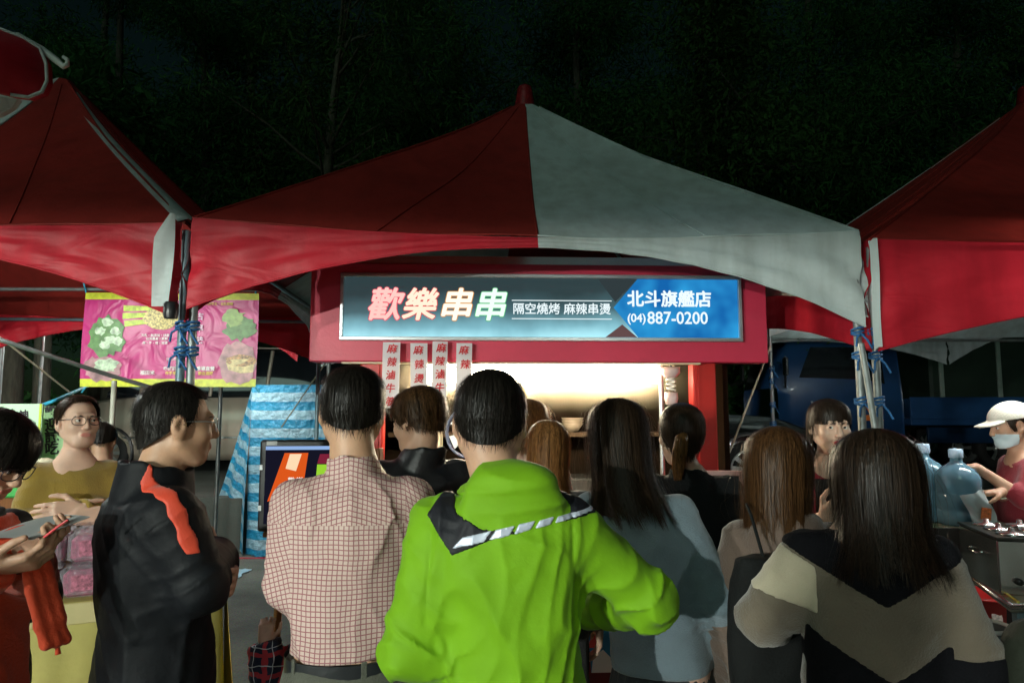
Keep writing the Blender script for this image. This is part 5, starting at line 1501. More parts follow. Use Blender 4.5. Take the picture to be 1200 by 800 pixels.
def pink_person():
    p = Person('person in a salmon pink shirt bending behind the mustard-sweater seller', 122, 4.2, 1.50, 30, False, head=(30, -10, 0), neck=(.0, .05), lean=(0, .06), group='stall keepers', sw=.185)
    p.body(.010)
    p.garment('shirt', cloth('salmon_cotton', (.62, .23, .20), .8), torso(1.1, 1.15, 1.42, .86, .19), (.068, .062, .054), .86, h=.012, seed=141)
    p.trousers(cloth('dark_trousers', (.02, .02, .025)), .93, h=.018)
    p.hair(HBLACK, cap_prof(.010), short_hair_end(), strands=900, sw=.003, strand_len=.3, seed=55)
pink_person()

# ---- woman at the left edge with orange apron
def orange_woman():
    p = Person('woman with a black bob and glasses in orange red reading a sheet', -34, 1.84, 1.575, -98, True, head=(32, 4, 0), neck=(0, .055), lean=(0, .02), hs=1.0, sw=.165, skin=SKIN)
    hL = p.pix(52, 640, 1.66); hR = p.pix(40, 648, 1.60)
    p.arm(-1, (-.225, .045, 1.14), (hL.x - .01, hL.y - .075, hL.z), (.1, 1, .05), (.5, .1, 1), .75); p.arm(1, (.225, .055, 1.12), (hR.x + .03, hR.y - .085, hR.z - .03), (-.3, 1, .15), (-.6, .1, 1), .8)
    p.body(.0048)
    org = cloth('orange_red_fleece', (.62, .055, .012), .8, .2, 90, .2)
    p.garment('coat', cloth('black_down', (.012, .013, .016), .7, .2, 50), torso(1.10, 1.15, 1.42, .66, .172, 1.1, 1.1), (.070, .066, .052), .62, collar=(1.40, 1.45, .082, .076, .012), folds=.010, big=.014, seed=151, h=.0075)
    def fr(P): return np.maximum.reduce([-P[:, 1] + .055, np.abs(P[:, 0]) - .105, P[:, 2] - 1.42])
    p.patch('orange_front', org, fr, .012, h=.0075, lo=(-.16, .0, .6), hi=(.16, .30, 1.46))
    for sd in (-1, 1):
        a = p.arms[sd]; e, w = np.array(a['e'], f32), np.array(a['w'], f32); ax = (w - e) / np.linalg.norm(w - e)
        def cf(P): return np.maximum(s_cap(P, e + ax * (np.linalg.norm(w - e) - .055), w, .07, .07), -((P - w) @ ax) - .05)
        p.patch('cuff', org, cf, .005, h=.006, lo=np.minimum(e, w) - .1, hi=np.maximum(e, w) + .1)
    # hanging orange scarf end / strap
    sc = []
    q0 = p.pix(45, 655, 1.62)
    pts = [p.pix(38, 648, 1.66), p.pix(48, 690, 1.63), p.pix(58, 730, 1.62), p.pix(66, 752, 1.62)]
    pa = [np.array(q, f32) for q in pts]
    def scf(P):
        d = None
        for a_, b_ in zip(pa[:-1], pa[1:]):
            for k_ in (-.022, 0, .022):
                c_ = s_cap(P, a_ + A3(k_, -k_ * .4, 0), b_ + A3(k_, -k_ * .4, 0), .013, .013); d = c_ if d is None else smin(d, c_, .008)
        return (d - .004 * wob(P, 22, 77) - .004 * (crease(P, 20, 78) - .3)).astype(f32)
    sdf_mesh('scarf_end', scf, np.min(pa, 0) - .06, np.max(pa, 0) + .06, .005, org, p.root)
    MB().tube([p.pix(67, 752, 1.62), p.pix(68, 766, 1.62)], [.004, .007], 6).build('tassel', org, p.root)
    p.trousers(cloth('black_trousers', (.016, .016, .018)), .93, h=.018)
    def ze(t):
        c = math.sin(t)
        if c > .45: return .018
        if c > .2: return .018 + (-.06 - .018) * (.45 - c) / .25
        return -.065
    p.hair(HBLACK, cap_prof(.020, w=.078), ze, strands=2600, sw=.0024, noise=.004, clump=18, clamp_=.004, strand_len=None, stray=.006, seed=58, straycount=60)
    p.glasses(); p.eyes(look=(0, -.5))
    sk = pmat('paper_sheet', (.55, .57, .56), .6, var=.05)
    return p, hL, hR
orw, hL, hR = orange_woman()

# ---- children
def plaid_child():
    p = Person('small child in a navy and red tartan coat with one raised fist', 386, 2.22, 1.02, 10, False, head=(0, 10, 0), hs=1.35, sw=.165, skin=SKIN2)
    fz = p.pix(311, 748, 2.2); el = p.pix(318, 808, 2.18)
    p.arm(-1, (el.x, el.y, el.z), (fz.x - .005, fz.y, fz.z - .02), (.1, 0, 1), (0, 1, 0), 1.3, 1.2)
    p.body(.0095)
    m, nt, b = nmat('tartan_wool'); N, L = nt.nodes, nt.links
    tc = N.new('ShaderNodeTexCoord'); sp = N.new('ShaderNodeSeparateXYZ')
    nz = N.new('ShaderNodeTexNoise'); nz.inputs['Scale'].default_value = 9; L.new(tc.outputs['Object'], nz.inputs['Vector'])
    ds = N.new('ShaderNodeVectorMath'); ds.operation = 'MULTIPLY_ADD'; L.new(nz.outputs['Color'], ds.inputs[0]); ds.inputs[1].default_value = (.06, .06, .06); L.new(tc.outputs['Object'], ds.inputs[2]); L.new(ds.outputs[0], sp.inputs[0])
    col = None; cur = (.012, .018, .045, 1)
    for (ax, per, w, ph, c) in ((0, .085, .22, 0, (.42, .03, .045, 1)), (2, .085, .22, 0, (.42, .03, .045, 1)), (0, .085, .05, .045, (.55, .6, .66, 1)), (2, .085, .05, .045, (.55, .6, .66, 1))):
        a = N.new('ShaderNodeMath'); a.operation = 'MULTIPLY_ADD'; a.inputs[1].default_value = 1 / per; a.inputs[2].default_value = ph / per; L.new(sp.outputs[ax], a.inputs[0])
        f = N.new('ShaderNodeMath'); f.operation = 'FRACT'; L.new(a.outputs[0], f.inputs[0])
        l = N.new('ShaderNodeMath'); l.operation = 'LESS_THAN'; l.inputs[1].default_value = w; L.new(f.outputs[0], l.inputs[0])
        mx = N.new('ShaderNodeMix'); mx.data_type = 'RGBA'; L.new(l.outputs[0], mx.inputs[0]); mx.inputs[7].default_value = c
        if col is None: mx.inputs[6].default_value = cur
        else: L.new(col, mx.inputs[6])
        col = mx.outputs[2]
    L.new(col, b.inputs['Base Color']); b.inputs['Roughness'].default_value = .85
    p.garment('tartan_coat', m, torso(1.25, 1.35, 1.42, .62, .19, 1.2, 1.2), (.095, .098, .085), .60, folds=.014, big=.014, seed=161, h=.010)
    p.trousers(cloth('navy_trousers', (.015, .017, .03)), .90, h=.018)
    p.hair(HBLACK, cap_prof(.012), short_hair_end(), strands=900, sw=.003, strand_len=.3, seed=61); p.eyes()
plaid_child()
def corner_child():
    p = Person('child in a dark olive padded coat with the hood up', 1212, 1.44, 1.155, -30, False, head=(5, 0, 0), hs=1.25, sw=.17, skin=SKIN2)
    p.body(.010)
    def hood(P):
        H = p.toh(P)
        d = s_ell(H, (0, -.02, .012), (.112, .128, .128)); d = smax(d, -s_ell(H, (0, .12, -.02), (.075, .10, .09)), .02)
        d = smin(d, s_ell(H, (0, -.05, -.10), (.12, .10, .06)), .05)
        return (d * p.hs - .006 * wob(P, 16, 9)).astype(f32)
    ol = cloth('dark_olive_padded', (.022, .026, .018), .7, .2, 50)
    p.garment('hooded_coat', ol, torso(1.3, 1.4, 1.42, .60, .19, 1.2, 1.2), (.10, .098, .08), .58, hood=hood, folds=.014, big=.014, seed=171, h=.010)
    fn, lo, hi, h = p.g
    p.trousers(cloth('navy_trousers', (.015, .017, .03)), .90, h=.018)
    p.hair(HBLACK, cap_prof(.006), short_hair_end(), strands=500, sw=.003, strand_len=.3, seed=62); p.eyes()
corner_child()

# ---- two bystanders standing behind the viewer; their shadows fall on the queue
def bystander(x, y, hgt, lab, col, seed):
    p = Person(lab, 600, 1.0, hgt, -35, False, group='bystanders in the lane'); p.loc = Vector((x, y, 0))
    p.body(.012)
    p.garment('jacket', cloth('bystander_%d' % seed, col, .8), torso(1.06, 1.1, 1.43, .80, .18), (.066, .062, .05), .80, collar=(1.41, 1.46, .075, .07, .01), h=.013, seed=seed)
    p.trousers(cloth('dark_trousers', (.02, .02, .025)), .93, h=.018)
    p.hair(HBLACK, cap_prof(.010), short_hair_end(), strands=600, sw=.003, strand_len=.3, seed=seed); p.eyes()
bystander(-1.12, -1.0, 1.72, 'bystander in a navy jacket standing in the lane behind the viewer', (.02, .03, .07), 401)
bystander(-2.15, -1.05, 1.66, 'bystander in a grey jacket standing in the lane behind the viewer', (.12, .12, .12), 402)
# ------------------------------------------------------------------ lamps of the stalls across the lane (behind the viewer)
opp, oppc = tent('unseen red and white canopy tent across the lane, low eave cutting the bulb light', [(3.4, -2.2), (-7.6, -2.2), (-7.6, -6.2), (3.4, -6.2)], 2.285, (-2.1, -4.2, 3.8), [RED, WHITE, RED, RED, WHITE, WHITE, RED, RED], (.15, .20, .20), sag=.02, group='market tents across the lane', poles=(0, 2, 3))  # unseen tent, eave set low to keep bulb light off the facing roofs
for (x, y, pw, lab) in ((-5.0, -3.5, 820.0, 'round bulb hanging under the tent across the lane, at its red end'), (-3.1, -3.7, 960.0, 'round bulb hanging under the middle of the tent across the lane'), (1.6, -3.8, 110.0, 'dim round bulb hanging under the tent across the lane, at its white end')):
    r_ = empty('hanging_bulb', (x, y, 2.04), 0, lab, 'bulb')
    MB().lathe([(.0001, -.05), (.025, -.043), (.043, -.025), (.05, 0), (.043, .025), (.025, .043), (.018, .06)], (0, 0, 0), 20).build('bulb_glass', emat('bulb_%g' % pw, (.93, 1.0, .90), pw / (math.pi * .0314)), r_)
    MB().lathe([(.018, .055), (.022, .06), (.022, .10), (.0001, .105)], (0, 0, 0), 12).build('socket', black_plastic, r_)
    MB().tube([(0, 0, .10), (.004, 0, .22), (0, 0, .42)], .004, 6).build('cord', black_plastic, r_)
# tube lamps hung under the neighbouring tents
for (x, y, z, rz, ln, st, lab) in ((-2.95, 3.12, 2.335, R(4), .8, 260.0, 'tube lamp hung behind the red valance above the packet table'),
                       (-3.35, 6.75, 2.46, R(8), 1.2, 380.0, 'tube lamp under the second-row tent behind the pink banner'),
                       (2.95, 3.55, 2.20, R(0), .9, 260.0, 'tube lamp hung under the large red tent of the drinks stall'),
                       (3.7, 7.1, 2.66, R(0), 1.2, 110.0, 'tube lamp under the white second-row tent in front of the truck')):
    tube_lamp('tube_lamp', (x, y, z), rz, ln, st, (.93, 1.0, .94), lab)

# ------------------------------------------------------------------ pink banner
bn = empty('banner', (-3.0, 4.8, 0), R(1), 'pink food banner with yellow borders hung under the left tent', 'banner')
def BL(px, py, Y=4.8):
    p = Matrix.Rotation(R(-1), 3, 'Z') @ (at(px, py, Y) - Vector((-3.0, 4.8, 0))); return p
a, b = BL(101, 343), BL(298, 453)
x0, x1, z1, z0 = a.x, b.x, a.z, b.z
def sheet(name, xa, xb, za, zb, yoff, mat, parent, wav=.012, nu=40, nv=24):
    xs = np.linspace(xa, xb, nu); zs = np.linspace(za, zb, nv); X, Z = np.meshgrid(xs, zs, indexing='ij')
    Y = wav * np.sin(3.1 * X + 2.2 * Z) + wav * .5 * np.sin(9 * X - 7 * Z) + yoff
    return np_mesh(name, np.stack([X, Y, Z], -1).reshape(-1, 3), grid_faces(nu, nv), mat, parent, True)
def banner_mat():
    m, nt, b = nmat('pink_print'); N, L = nt.nodes, nt.links
    tc = N.new('ShaderNodeTexCoord'); nz = N.new('ShaderNodeTexNoise'); nz.inputs['Scale'].default_value = 3.2; nz.inputs['Detail'].default_value = 4; L.new(tc.outputs['Object'], nz.inputs['Vector'])
    cr = N.new('ShaderNodeValToRGB'); L.new(nz.outputs[0], cr.inputs[0]); e = cr.color_ramp.elements
    e[0].position = .3; e[0].color = (.42, .015, .15, 1); e[1].position = .75; e[1].color = (.60, .055, .25, 1)
    L.new(cr.outputs[0], b.inputs['Base Color']); b.inputs['Roughness'].default_value = .4
    n2 = N.new('ShaderNodeTexNoise'); n2.inputs['Scale'].default_value = 5; n2.inputs['Distortion'].default_value = 1.5; L.new(tc.outputs['Object'], n2.inputs['Vector'])
    bp = N.new('ShaderNodeBump'); bp.inputs['Strength'].default_value = .5; bp.inputs['Distance'].default_value = .04; L.new(n2.outputs[0], bp.inputs['Height']); L.new(bp.outputs[0], b.inputs['Normal'])
    return m
sheet('sheet', x0, x1, z0 + .055, z1 - .048, 0, banner_mat(), bn)
yel = pmat('yellow_green_print', (.60, .66, .03), .45, var=.2, vscale=30)
sheet('border', x0, x1, z1 - .048, z1, 0, yel, bn, nv=4); sheet('border', x0, x1, z0, z0 + .055, 0, yel, bn, nv=4)
def blob(name, pts_px, mat, parent, off=-.022):
    P = [BL(*q) for q in pts_px]; c = sum(P, Vector()) / len(P); n = len(P)
    off = off * .28
    V = [(p.x, off + .012 * math.sin(3.1 * p.x + 2.2 * p.z) + .006 * math.sin(9 * p.x - 7 * p.z), p.z) for p in P + [c]]
    return np_mesh(name, V, [(i, (i + 1) % n, n) for i in range(n)], mat, parent)
def ring(cx, cy, rx, ry, n=22, jag=.0, seed=0):
    r = random.Random(seed); return [(cx + rx * math.cos(t) * (1 + r.uniform(-jag, jag)), cy - ry * math.sin(t) * (1 + r.uniform(-jag, jag))) for t in [-2 * math.pi * k / n for k in range(n)]]
gpat = pmat('print_greens', (.09, .22, .06), .45, var=.35, vscale=28); wflow = pmat('print_white_flowers', (.46, .60, .42), .45, var=.5, vscale=34)
beans = pmat('print_beans', (.42, .24, .10), .45, var=.9, vscale=60); straw = pmat('print_straw', (.60, .50, .24), .45, var=.4, vscale=40); lav = pmat('print_pale', (.42, .22, .24), .45, var=.5, vscale=16)
blob('print_flower_bunch', ring(126, 395, 21, 24, 26, .18, 1), gpat, bn, -.024)
for k, (x, y) in enumerate(((128, 378), (137, 388), (131, 398), (120, 388), (139, 400), (124, 404))): blob('print_flower', ring(x, y, 6, 5, 14, .3, k), wflow, bn, -.028)
blob('print_rice', ring(122, 432, 21, 15, 26, .2, 3), lav, bn, -.024); blob('print_rice_grains', ring(126, 428, 13, 8, 20, .25, 4), wflow, bn, -.028)
for k, (x, y) in enumerate(((151, 361), (150, 370), (152, 379))): blob('print_packet', [(x - 5, y - 3), (x - 5, y + 4), (x + 27, y + 3 - k * 2), (x + 27, y - 2 - k * 2)], pmat('print_lime', (.48, .62, .05), .45, var=.4, vscale=40), bn, -.026 - .001 * k)
blob('print_seed_bag', ring(188, 373, 20, 13, 22, .06, 6), pmat('print_seeds', (.55, .45, .16), .45, var=.8, vscale=70), bn, -.029)
blob('print_green_leaves', ring(280, 384, 19, 14, 24, .25, 7), gpat, bn, -.024); blob('print_green_leaves', ring(272, 372, 14, 10, 20, .3, 8), pmat('print_light_green', (.24, .38, .10), .45, var=.35, vscale=26), bn, -.027)
blob('print_pale_ground', ring(277, 425, 23, 26, 26, .12, 9), lav, bn, -.022)
blob('print_bowl', [(262, 421), (266, 433), (280, 437), (295, 436), (297, 420)], straw, bn, -.026); blob('print_beans', ring(281, 422, 18, 7, 22, .08, 10), beans, bn, -.029)
wt = pmat('print_white', (.85, .86, .85), .5, var=.03)
def bt(txt, px, py, size, mat=wt, bold=.01):
    p = BL(px, py); text_mesh('lettering', txt, size, mat, bn, Matrix.Translation((p.x, -.0125 + .012 * math.sin(3.1 * p.x + 2.2 * p.z) + .006 * math.sin(9 * p.x - 7 * p.z), p.z)) @ Matrix.Rotation(R(90), 4, 'X'), bold=bold, depth=.0005)
for (t, x, y) in (('天然・無添加・健康', 182, 393), ('台灣農產・新鮮', 184, 397), ('伴・手・禮・首選', 182, 402)): bt(t, x, y, .022)
bt('福田米', 174, 437, .034, bold=.02); bt('好心情', 202, 421, .026); bt('嘴甜甜', 200, 432, .030, bold=.02); bt('農場直營', 240, 432, .032, bold=.02)
yt = pmat('print_yellow', (.8, .68, .08), .5, var=.05)
bt('伴手禮', 201, 437.5, .026, yt); bt('歡迎選購', 240, 437.5, .026, yt); bt('天然養生・自然栽種', 256, 356, .022, yt)
for k, ch in enumerate('古早味'): bt(ch, 233.5, 371 + 14 * k, .055, pmat('print_pale_violet', (.68, .56, .70), .5), .02)
for k, (px, py) in enumerate(((101, 343), (298, 343), (101, 453), (298, 453))):
    p = BL(px, py); MB().tube([(p.x, 0, p.z), (p.x + (.03 if px > 200 else -.03), .0, p.z + (.10 if py < 400 else -.04))], .006, 6).build('tie_cord', pmat('cyan_rope', (.03, .36, .55), .6), bn)
MB().tube([(x0 - .9, .03, z1 + .03), (x1 + .02, .03, z1 + .03)], .013, 8).build('hanging_rail', steel, bn)
for xx in (x0 - .9, BL(224, 400).x): MB().tube([(xx, .03, 0), (xx, .03, z1 + .04)], .013, 8).build('rail_post', steel, bn)

# ------------------------------------------------------------------ blue striped tarpaulin over a rack
def tarp():
    root = empty('tarpaulin', (-2.4, 7.7, 0), 0, 'blue and white striped plastic tarpaulin draped over a frame', 'tarpaulin')
    m, nt, b = nmat('striped_tarp'); N, L = nt.nodes, nt.links
    uv = N.new('ShaderNodeUVMap'); sp = N.new('ShaderNodeSeparateXYZ'); L.new(uv.outputs[0], sp.inputs[0])
    nz = N.new('ShaderNodeTexNoise'); nz.inputs['Scale'].default_value = 5; L.new(uv.outputs[0], nz.inputs['Vector'])
    ad = N.new('ShaderNodeMath'); ad.operation = 'MULTIPLY_ADD'; ad.inputs[1].default_value = .022; L.new(nz.outputs[0], ad.inputs[0]); L.new(sp.outputs[1], ad.inputs[2])
    mu = N.new('ShaderNodeMath'); mu.operation = 'MULTIPLY'; mu.inputs[1].default_value = 1 / .205; L.new(ad.outputs[0], mu.inputs[0])
    fr = N.new('ShaderNodeMath'); fr.operation = 'FRACT'; L.new(mu.outputs[0], fr.inputs[0])
    cr = N.new('ShaderNodeValToRGB'); cr.color_ramp.interpolation = 'LINEAR'; L.new(fr.outputs[0], cr.inputs[0]); e = cr.color_ramp.elements
    e[0].position = .0; e[0].color = (.02, .28, .52, 1); e[1].position = .47; e[1].color = (.03, .34, .58, 1)
    a = e.new(.50); a.color = (.36, .60, .72, 1); a = e.new(.97); a.color = (.33, .57, .70, 1)
    L.new(cr.outputs[0], b.inputs['Base Color']); b.inputs['Roughness'].default_value = .35
    n2 = N.new('ShaderNodeTexNoise'); n2.inputs['Scale'].default_value = 16; n2.inputs['Detail'].default_value = 4; L.new(uv.outputs[0], n2.inputs['Vector'])
    bp = N.new('ShaderNodeBump'); bp.inputs['Strength'].default_value = .9; bp.inputs['Distance'].default_value = .05; L.new(n2.outputs[0], bp.inputs['Height']); L.new(bp.outputs[0], b.inputs['Normal'])
    t = N.new('ShaderNodeBsdfTranslucent'); L.new(cr.outputs[0], t.inputs[0]); ms = N.new('ShaderNodeMixShader'); ms.inputs[0].default_value = .2
    L.new(b.outputs[0], ms.inputs[1]); L.new(t.outputs[0], ms.inputs[2]); L.new(ms.outputs[0], N['Material Output'].inputs['Surface'])
    c = Vector((-2.4, 7.7, 0)); nu, nv = 50, 40
    tl = at(298, 452, 7.75) - c; tr = at(470, 450, 7.75) - c
    V = []; UV = []
    for i in range(nu):
        u = i / (nu - 1)
        for j in range(nv):
            v = j / (nv - 1)
            x = tl.x + (tr.x - tl.x) * u; z = tl.z * (1 - v) + .01
            y = -.10 * v + .05 * math.sin(16 * u + 2 * v) * v + .03 * math.sin(34 * u - 5 * v) * v
            V.append((x, y, z)); UV.append((u * 1.6, v * 1.9))
    np_mesh('front_sheet', V, grid_faces(nu, nv)[:, ::-1].copy(), m, root, True, UV)
    V = []; UV = []
    bl = at(247, 604, 8.1) - c
    for i in range(nu):
        u = i / (nu - 1)
        for j in range(nv):
            v = j / (nv - 1)
            # fan from the top corner: left hem to the front sheet's left edge
            ax, ay, az = tl.x + (bl.x - .05 - tl.x) * v, .45 * v, tl.z + (bl.z * .35 - tl.z) * v
            bx, by, bz = tl.x, -.10 * v, tl.z * (1 - v) + .01
            f = .07 * math.sin(11 * u + 3 * v) * v
            V.append((bx + (ax - bx) * u, by + (ay - by) * u - f, max(.012, bz + (az - bz) * u * v))); UV.append((u * .8, v * 1.9 + u * .38 * v))
    np_mesh('side_sheet', V, grid_faces(nu, nv), m, root, True, UV)
    V = []; UV = []
    for i in range(nu):
        u = i / (nu - 1)
        for j in range(12):
            v = j / 11; V.append((tl.x + (tr.x - tl.x) * u, 1.0 * v, tl.z + .012 + .02 * math.sin(9 * u) * math.sin(math.pi * v) - .05 * v)); UV.append((u * 1.6, -v * 1.0))
    np_mesh('top_sheet', V, grid_faces(nu, 12), m, root, True, UV)
    for (x, y) in ((tl.x + .03, .05), (tr.x - .03, .05), (tl.x + .03, .98), (tr.x - .03, .98)): MB().tube([(x, y, 0), (x, y, tl.z - .06)], .018, 8).build('rack_post', steel, root)
    MB().box((tl.x, -.02, tl.z + .03), (.05, .03, .06), bev=.006).build('clip', steel, root)
    return root
tarp()
sc = empty('plastic_sheet', (-3.0, 7.15, 0), 0, 'scrap of pale blue plastic sheeting lying on the ground by the tarpaulin', 'plastic sheet')
p = at(262, 655, 6.8) - sc.location
V = []
for i in range(14):
    for j in range(10): V.append((p.x + (i - 6) * .03 + .02 * math.sin(j), p.y + (j - 5) * .04, .012 + .10 * max(0, math.sin(i * .9 + j * .5)) * math.sin(math.pi * i / 13) * math.sin(math.pi * j / 9) + .06 * (i == 6)))
np_mesh('crumpled_sheet', V, grid_faces(14, 10), pmat('pale_blue_plastic', (.40, .62, .72), .3, var=.2), sc, True)
q0, q1 = at(255, 646, 7.6), at(345, 646, 7.6)
ob = MB().box((0, 0, .004), ((q1 - q0).length * 1.5, .05, .004)).build('floor_tape', pmat('red_tape', (.5, .03, .05), .5, dirt=.3)); ob.location = (q0.x + .4, 7.5, 0.0); tag(ob, 'red tape line on the ground in front of the tarpaulin', 'tape')

# ------------------------------------------------------------------ monitor on its wooden easel
es = empty('easel', (-.735, 2.75, 0), R(6), 'brown wooden easel stand with drilled holes under the monitor', 'easel')
wood = pmat('easel_wood', (.24, .085, .022), .5, var=.25, vscale=8, stretch=(6, 6, .6), bump=.1)
for (xb, xt, yb, yt) in ((-.20, -.155, .0, .02), (.26, .20, .0, .02)):
    n = 8
    l = MB()
    a, b = Vector((xb, yb, 0)), Vector((xt, yt, 1.44))
    M = (b - a).to_track_quat('Z', 'Y').to_matrix()
    l.box((a + b) / 2, (.042, .022, (b - a).length - .002), M=M, bev=.003)
    lo = l.build('leg', wood, es)
    for k in range(14):
        q = a.lerp(b, .12 + k * .055); MB().lathe([(.0001, .0015), (.005, .0015), (.0055, 0)], (q.x, q.y - .0115, q.z), 8, M=Matrix.Rotation(R(90), 3, 'X')).build('peg_hole', black_plastic if k % 2 else alu, lo)
MB().box((.02, .03, .95), (.50, .02, .05), bev=.003).build('crossbar', pmat('easel_dark', (.03, .02, .016), .5), es)
MB().box((.02, -.01, 1.115), (.50, .06, .02), bev=.003).build('ledge', wood, es)
MB().tube([(.02, .06, 1.40), (.02, .62, .01)], .016, 8).build('back_leg', wood, es)
mo = empty('monitor', (-.735, 2.73, 1.126), R(6), 'black-framed monitor on the easel showing bright orange and green food packets', 'monitor')
MB().box((-.04, 0, .175), (.42, .035, .35), bev=.008).build('case', black_plastic, mo)
scr = MB().box((-.04, -.0185, .178), (.375, .002, .298)).build('screen', emat('screen_dark', (.008, .008, .018), 1.0), mo)
def scr_poly(pts, col, st, name='screen_picture', z=0): 
    o_ = MB().prism([(x, y) for x, y in pts], .0004, (0, -.0202 - .0004 * z, 0)).build(name, emat('scr_%s_%s' % (name, z), col, st), scr)
scr_poly([(-.227, .312), (-.227, .326), (.146, .326), (.146, .312)], (.35, .55, .95), .8, 'top_bar')
scr_poly([(-.215, .115), (-.155, .300), (-.065, .300), (-.085, .14)], (.9, .12, .015), .8, 'orange_packet', 1)
scr_poly([(-.15, .24), (-.135, .296), (-.09, .296), (-.11, .23)], (1.0, .72, .45), 1.0, 'packet_shine', 2)
scr_poly([(-.035, .175), (-.03, .255), (.045, .255), (.045, .165)], (.35, .72, .04), .9, 'green_packet', 1)
scr_poly([(-.03, .258), (-.02, .295), (.035, .295), (.042, .258)], (.25, .02, .05), .8, 'packet_neck', 1)
scr_poly([(.075, .215), (.08, .285), (.13, .29), (.135, .21)], (.75, .06, .06), .8, 'red_packet', 1)
text_mesh('screen_lettering', '歡樂', .03, emat('scr_w', (1, .9, .8), 1.0), scr, Matrix.Translation((-.11, -.0222, .19)) @ Matrix.Rotation(R(90), 4, 'X'), bold=.02, depth=.0003)
text_mesh('screen_lettering', '串', .03, emat('scr_w', (1, .9, .8), 1.0), scr, Matrix.Translation((.012, -.0222, .215)) @ Matrix.Rotation(R(90), 4, 'X'), bold=.02, depth=.0003)
MB().box((-.205, -.0185, .338), (.04, .002, .015)).build('badge', pmat('badge_grey', (.3, .3, .3), .4), mo)
for z in (.245, .09): MB().box((-.243, -.0195, z), (.012, .004, .02), bev=.001).build('edge_clip', alu, mo)

# ------------------------------------------------------------------ left stall: table, packets, posters
tb = empty('packet_table', (-1.78, 2.88, 0), R(24), 'stall table under a yellow kraft cloth', 'table')
TZ = .885
kraft = pmat('kraft_cloth', (.42, .36, .10), .7, var=.15, vscale=5, bump=.3, bscale=9)
MB().box((0, 0, TZ - .02), (1.05, .62, .03), bev=.004).build('table_top', wood, tb)
for x in (-.48, .48):
    for y in (-.27, .27): MB().box((x, y, (TZ - .035) / 2), (.04, .04, TZ - .035)).build('leg', steel, tb)
V = []; nu, nv = 120, 14
per = [(-.54, .33), (-.54, -.33), (.54, -.33), (.54, .33)]
tot = []
for (a, b) in zip(per[:-1], per[1:]):
    for k in range(40): tot.append((a[0] + (b[0] - a[0]) * k / 40, a[1] + (b[1] - a[1]) * k / 40, a, b))
cxy = Vector((0, 0))
for i, (x, y, a, b) in enumerate(tot):
    for j in range(nv):
        v = j / (nv - 1); f = (.02 * math.sin(i * .55) + .012 * math.sin(i * 1.3 + 1)) * v + .03 * v
        d = Vector((x / .54, y / .33)); d.normalize(); V.append((x + d.x * f, y + d.y * f, TZ + .002 - (TZ - .06) * v + .012 * math.sin(i * 1.1) * v))
np_mesh('cloth_skirt', V, grid_faces(len(tot), nv)[:, ::-1].copy(), kraft, tb, True)
MB().box((0, 0, TZ), (1.085, .665, .008), bev=.003).build('cloth_top', kraft, tb)
MB().box((0, -.335, TZ - .035), (1.09, .012, .075), bev=.004).build('front_fold', pmat('kraft_light', (.50, .42, .20), .7), tb)
cyel = pmat('yellow_plastic_cloth', (.62, .50, .07), .5, var=.12, bump=.3, bscale=8)
V = []
for i in range(26):
    u = i / 25
    for j in range(14):
        v = j / 13; V.append((.555 + .03 * math.sin(7 * u + 2 * v) * v + .05 * v, -.36 + .5 * u, TZ + .03 * math.exp(-9 * v) - (TZ - .10) * v + .018 * abs(math.sin(u * 16)) * (v > .98)))
np_mesh('yellow_overlay', V, grid_faces(26, 14), cyel, tb, True)
jelly = pmat('purple_food', (.26, .030, .085), .3, var=.5, vscale=60)
film = pmat('clear_film', (.8, .76, .84), .12, alpha=.20, spec=.9, var=.02, bump=.6, bscale=45)
tray_w = pmat('white_card', (.66, .62, .66), .6, var=.05)
pk0 = None
def packet(loc, rz, lab, first=[None]):
    w, d, h = .15, .12, .115
    if first[0] is None:
        r = empty('food_packet', loc, rz); 
        MB().box((0, 0, h * .46), (w * .9, d * .9, h * .86), bev=.018).build('contents', jelly, r)
        nu = 13; V = []; 
        mb = MB(); mb.box((0, 0, h / 2), (w, d, h), bev=.014)
        rr = random.Random(4)
        mb.v = [(x + rr.uniform(-.003, .003), y + rr.uniform(-.003, .003), z + rr.uniform(0, .003)) for x, y, z in mb.v]
        for k in range(6):
            a = -w / 2 + w * k / 5; mb.tube([(a, -d / 2 + .01, h + .001), (a + .012, 0, h + .008), (a - .006, d / 2 - .01, h + .001)], .004, 5)
        mb.build('wrapper', film, r)
        MB().box((.0, -d / 2 - .0015, h * .5), (w * .5, .001, h * .5)).build('sticker', pmat('sticker_pale', (.38, .12, .18), .5, var=.6, vscale=90), r)
        first[0] = r
    else:
        s_ = first[0]; r = s_.copy(); COL.objects.link(r); r.location = loc; r.rotation_euler = (0, 0, rz)
        for ch in s_.children:
            c_ = ch.copy(); COL.objects.link(c_); c_.parent = r
    tag(r, lab, 'food packet', 'clear packets of purple food on the stall table')
cs, sn = math.cos(R(24)), math.sin(R(24))
for lay in range(2):
    for i in range(5):
        for j in range(2):
            x, y = -.42 + i * .158 + (.02 if lay else 0), -.22 + j * .14
            loc = (-1.78 + x * cs - y * sn, 2.88 + x * sn + y * cs, TZ + .0045 + lay * .126)
            packet(loc, R(24) + random.uniform(-.06, .06), ('clear packet of purple food lying on the kraft cloth, front row' if j == 0 else 'clear packet of purple food lying on the kraft cloth, back row') if lay == 0 else ('clear packet of purple food on top of the pile, front row' if j == 0 else 'clear packet of purple food on top of the pile, back row'))
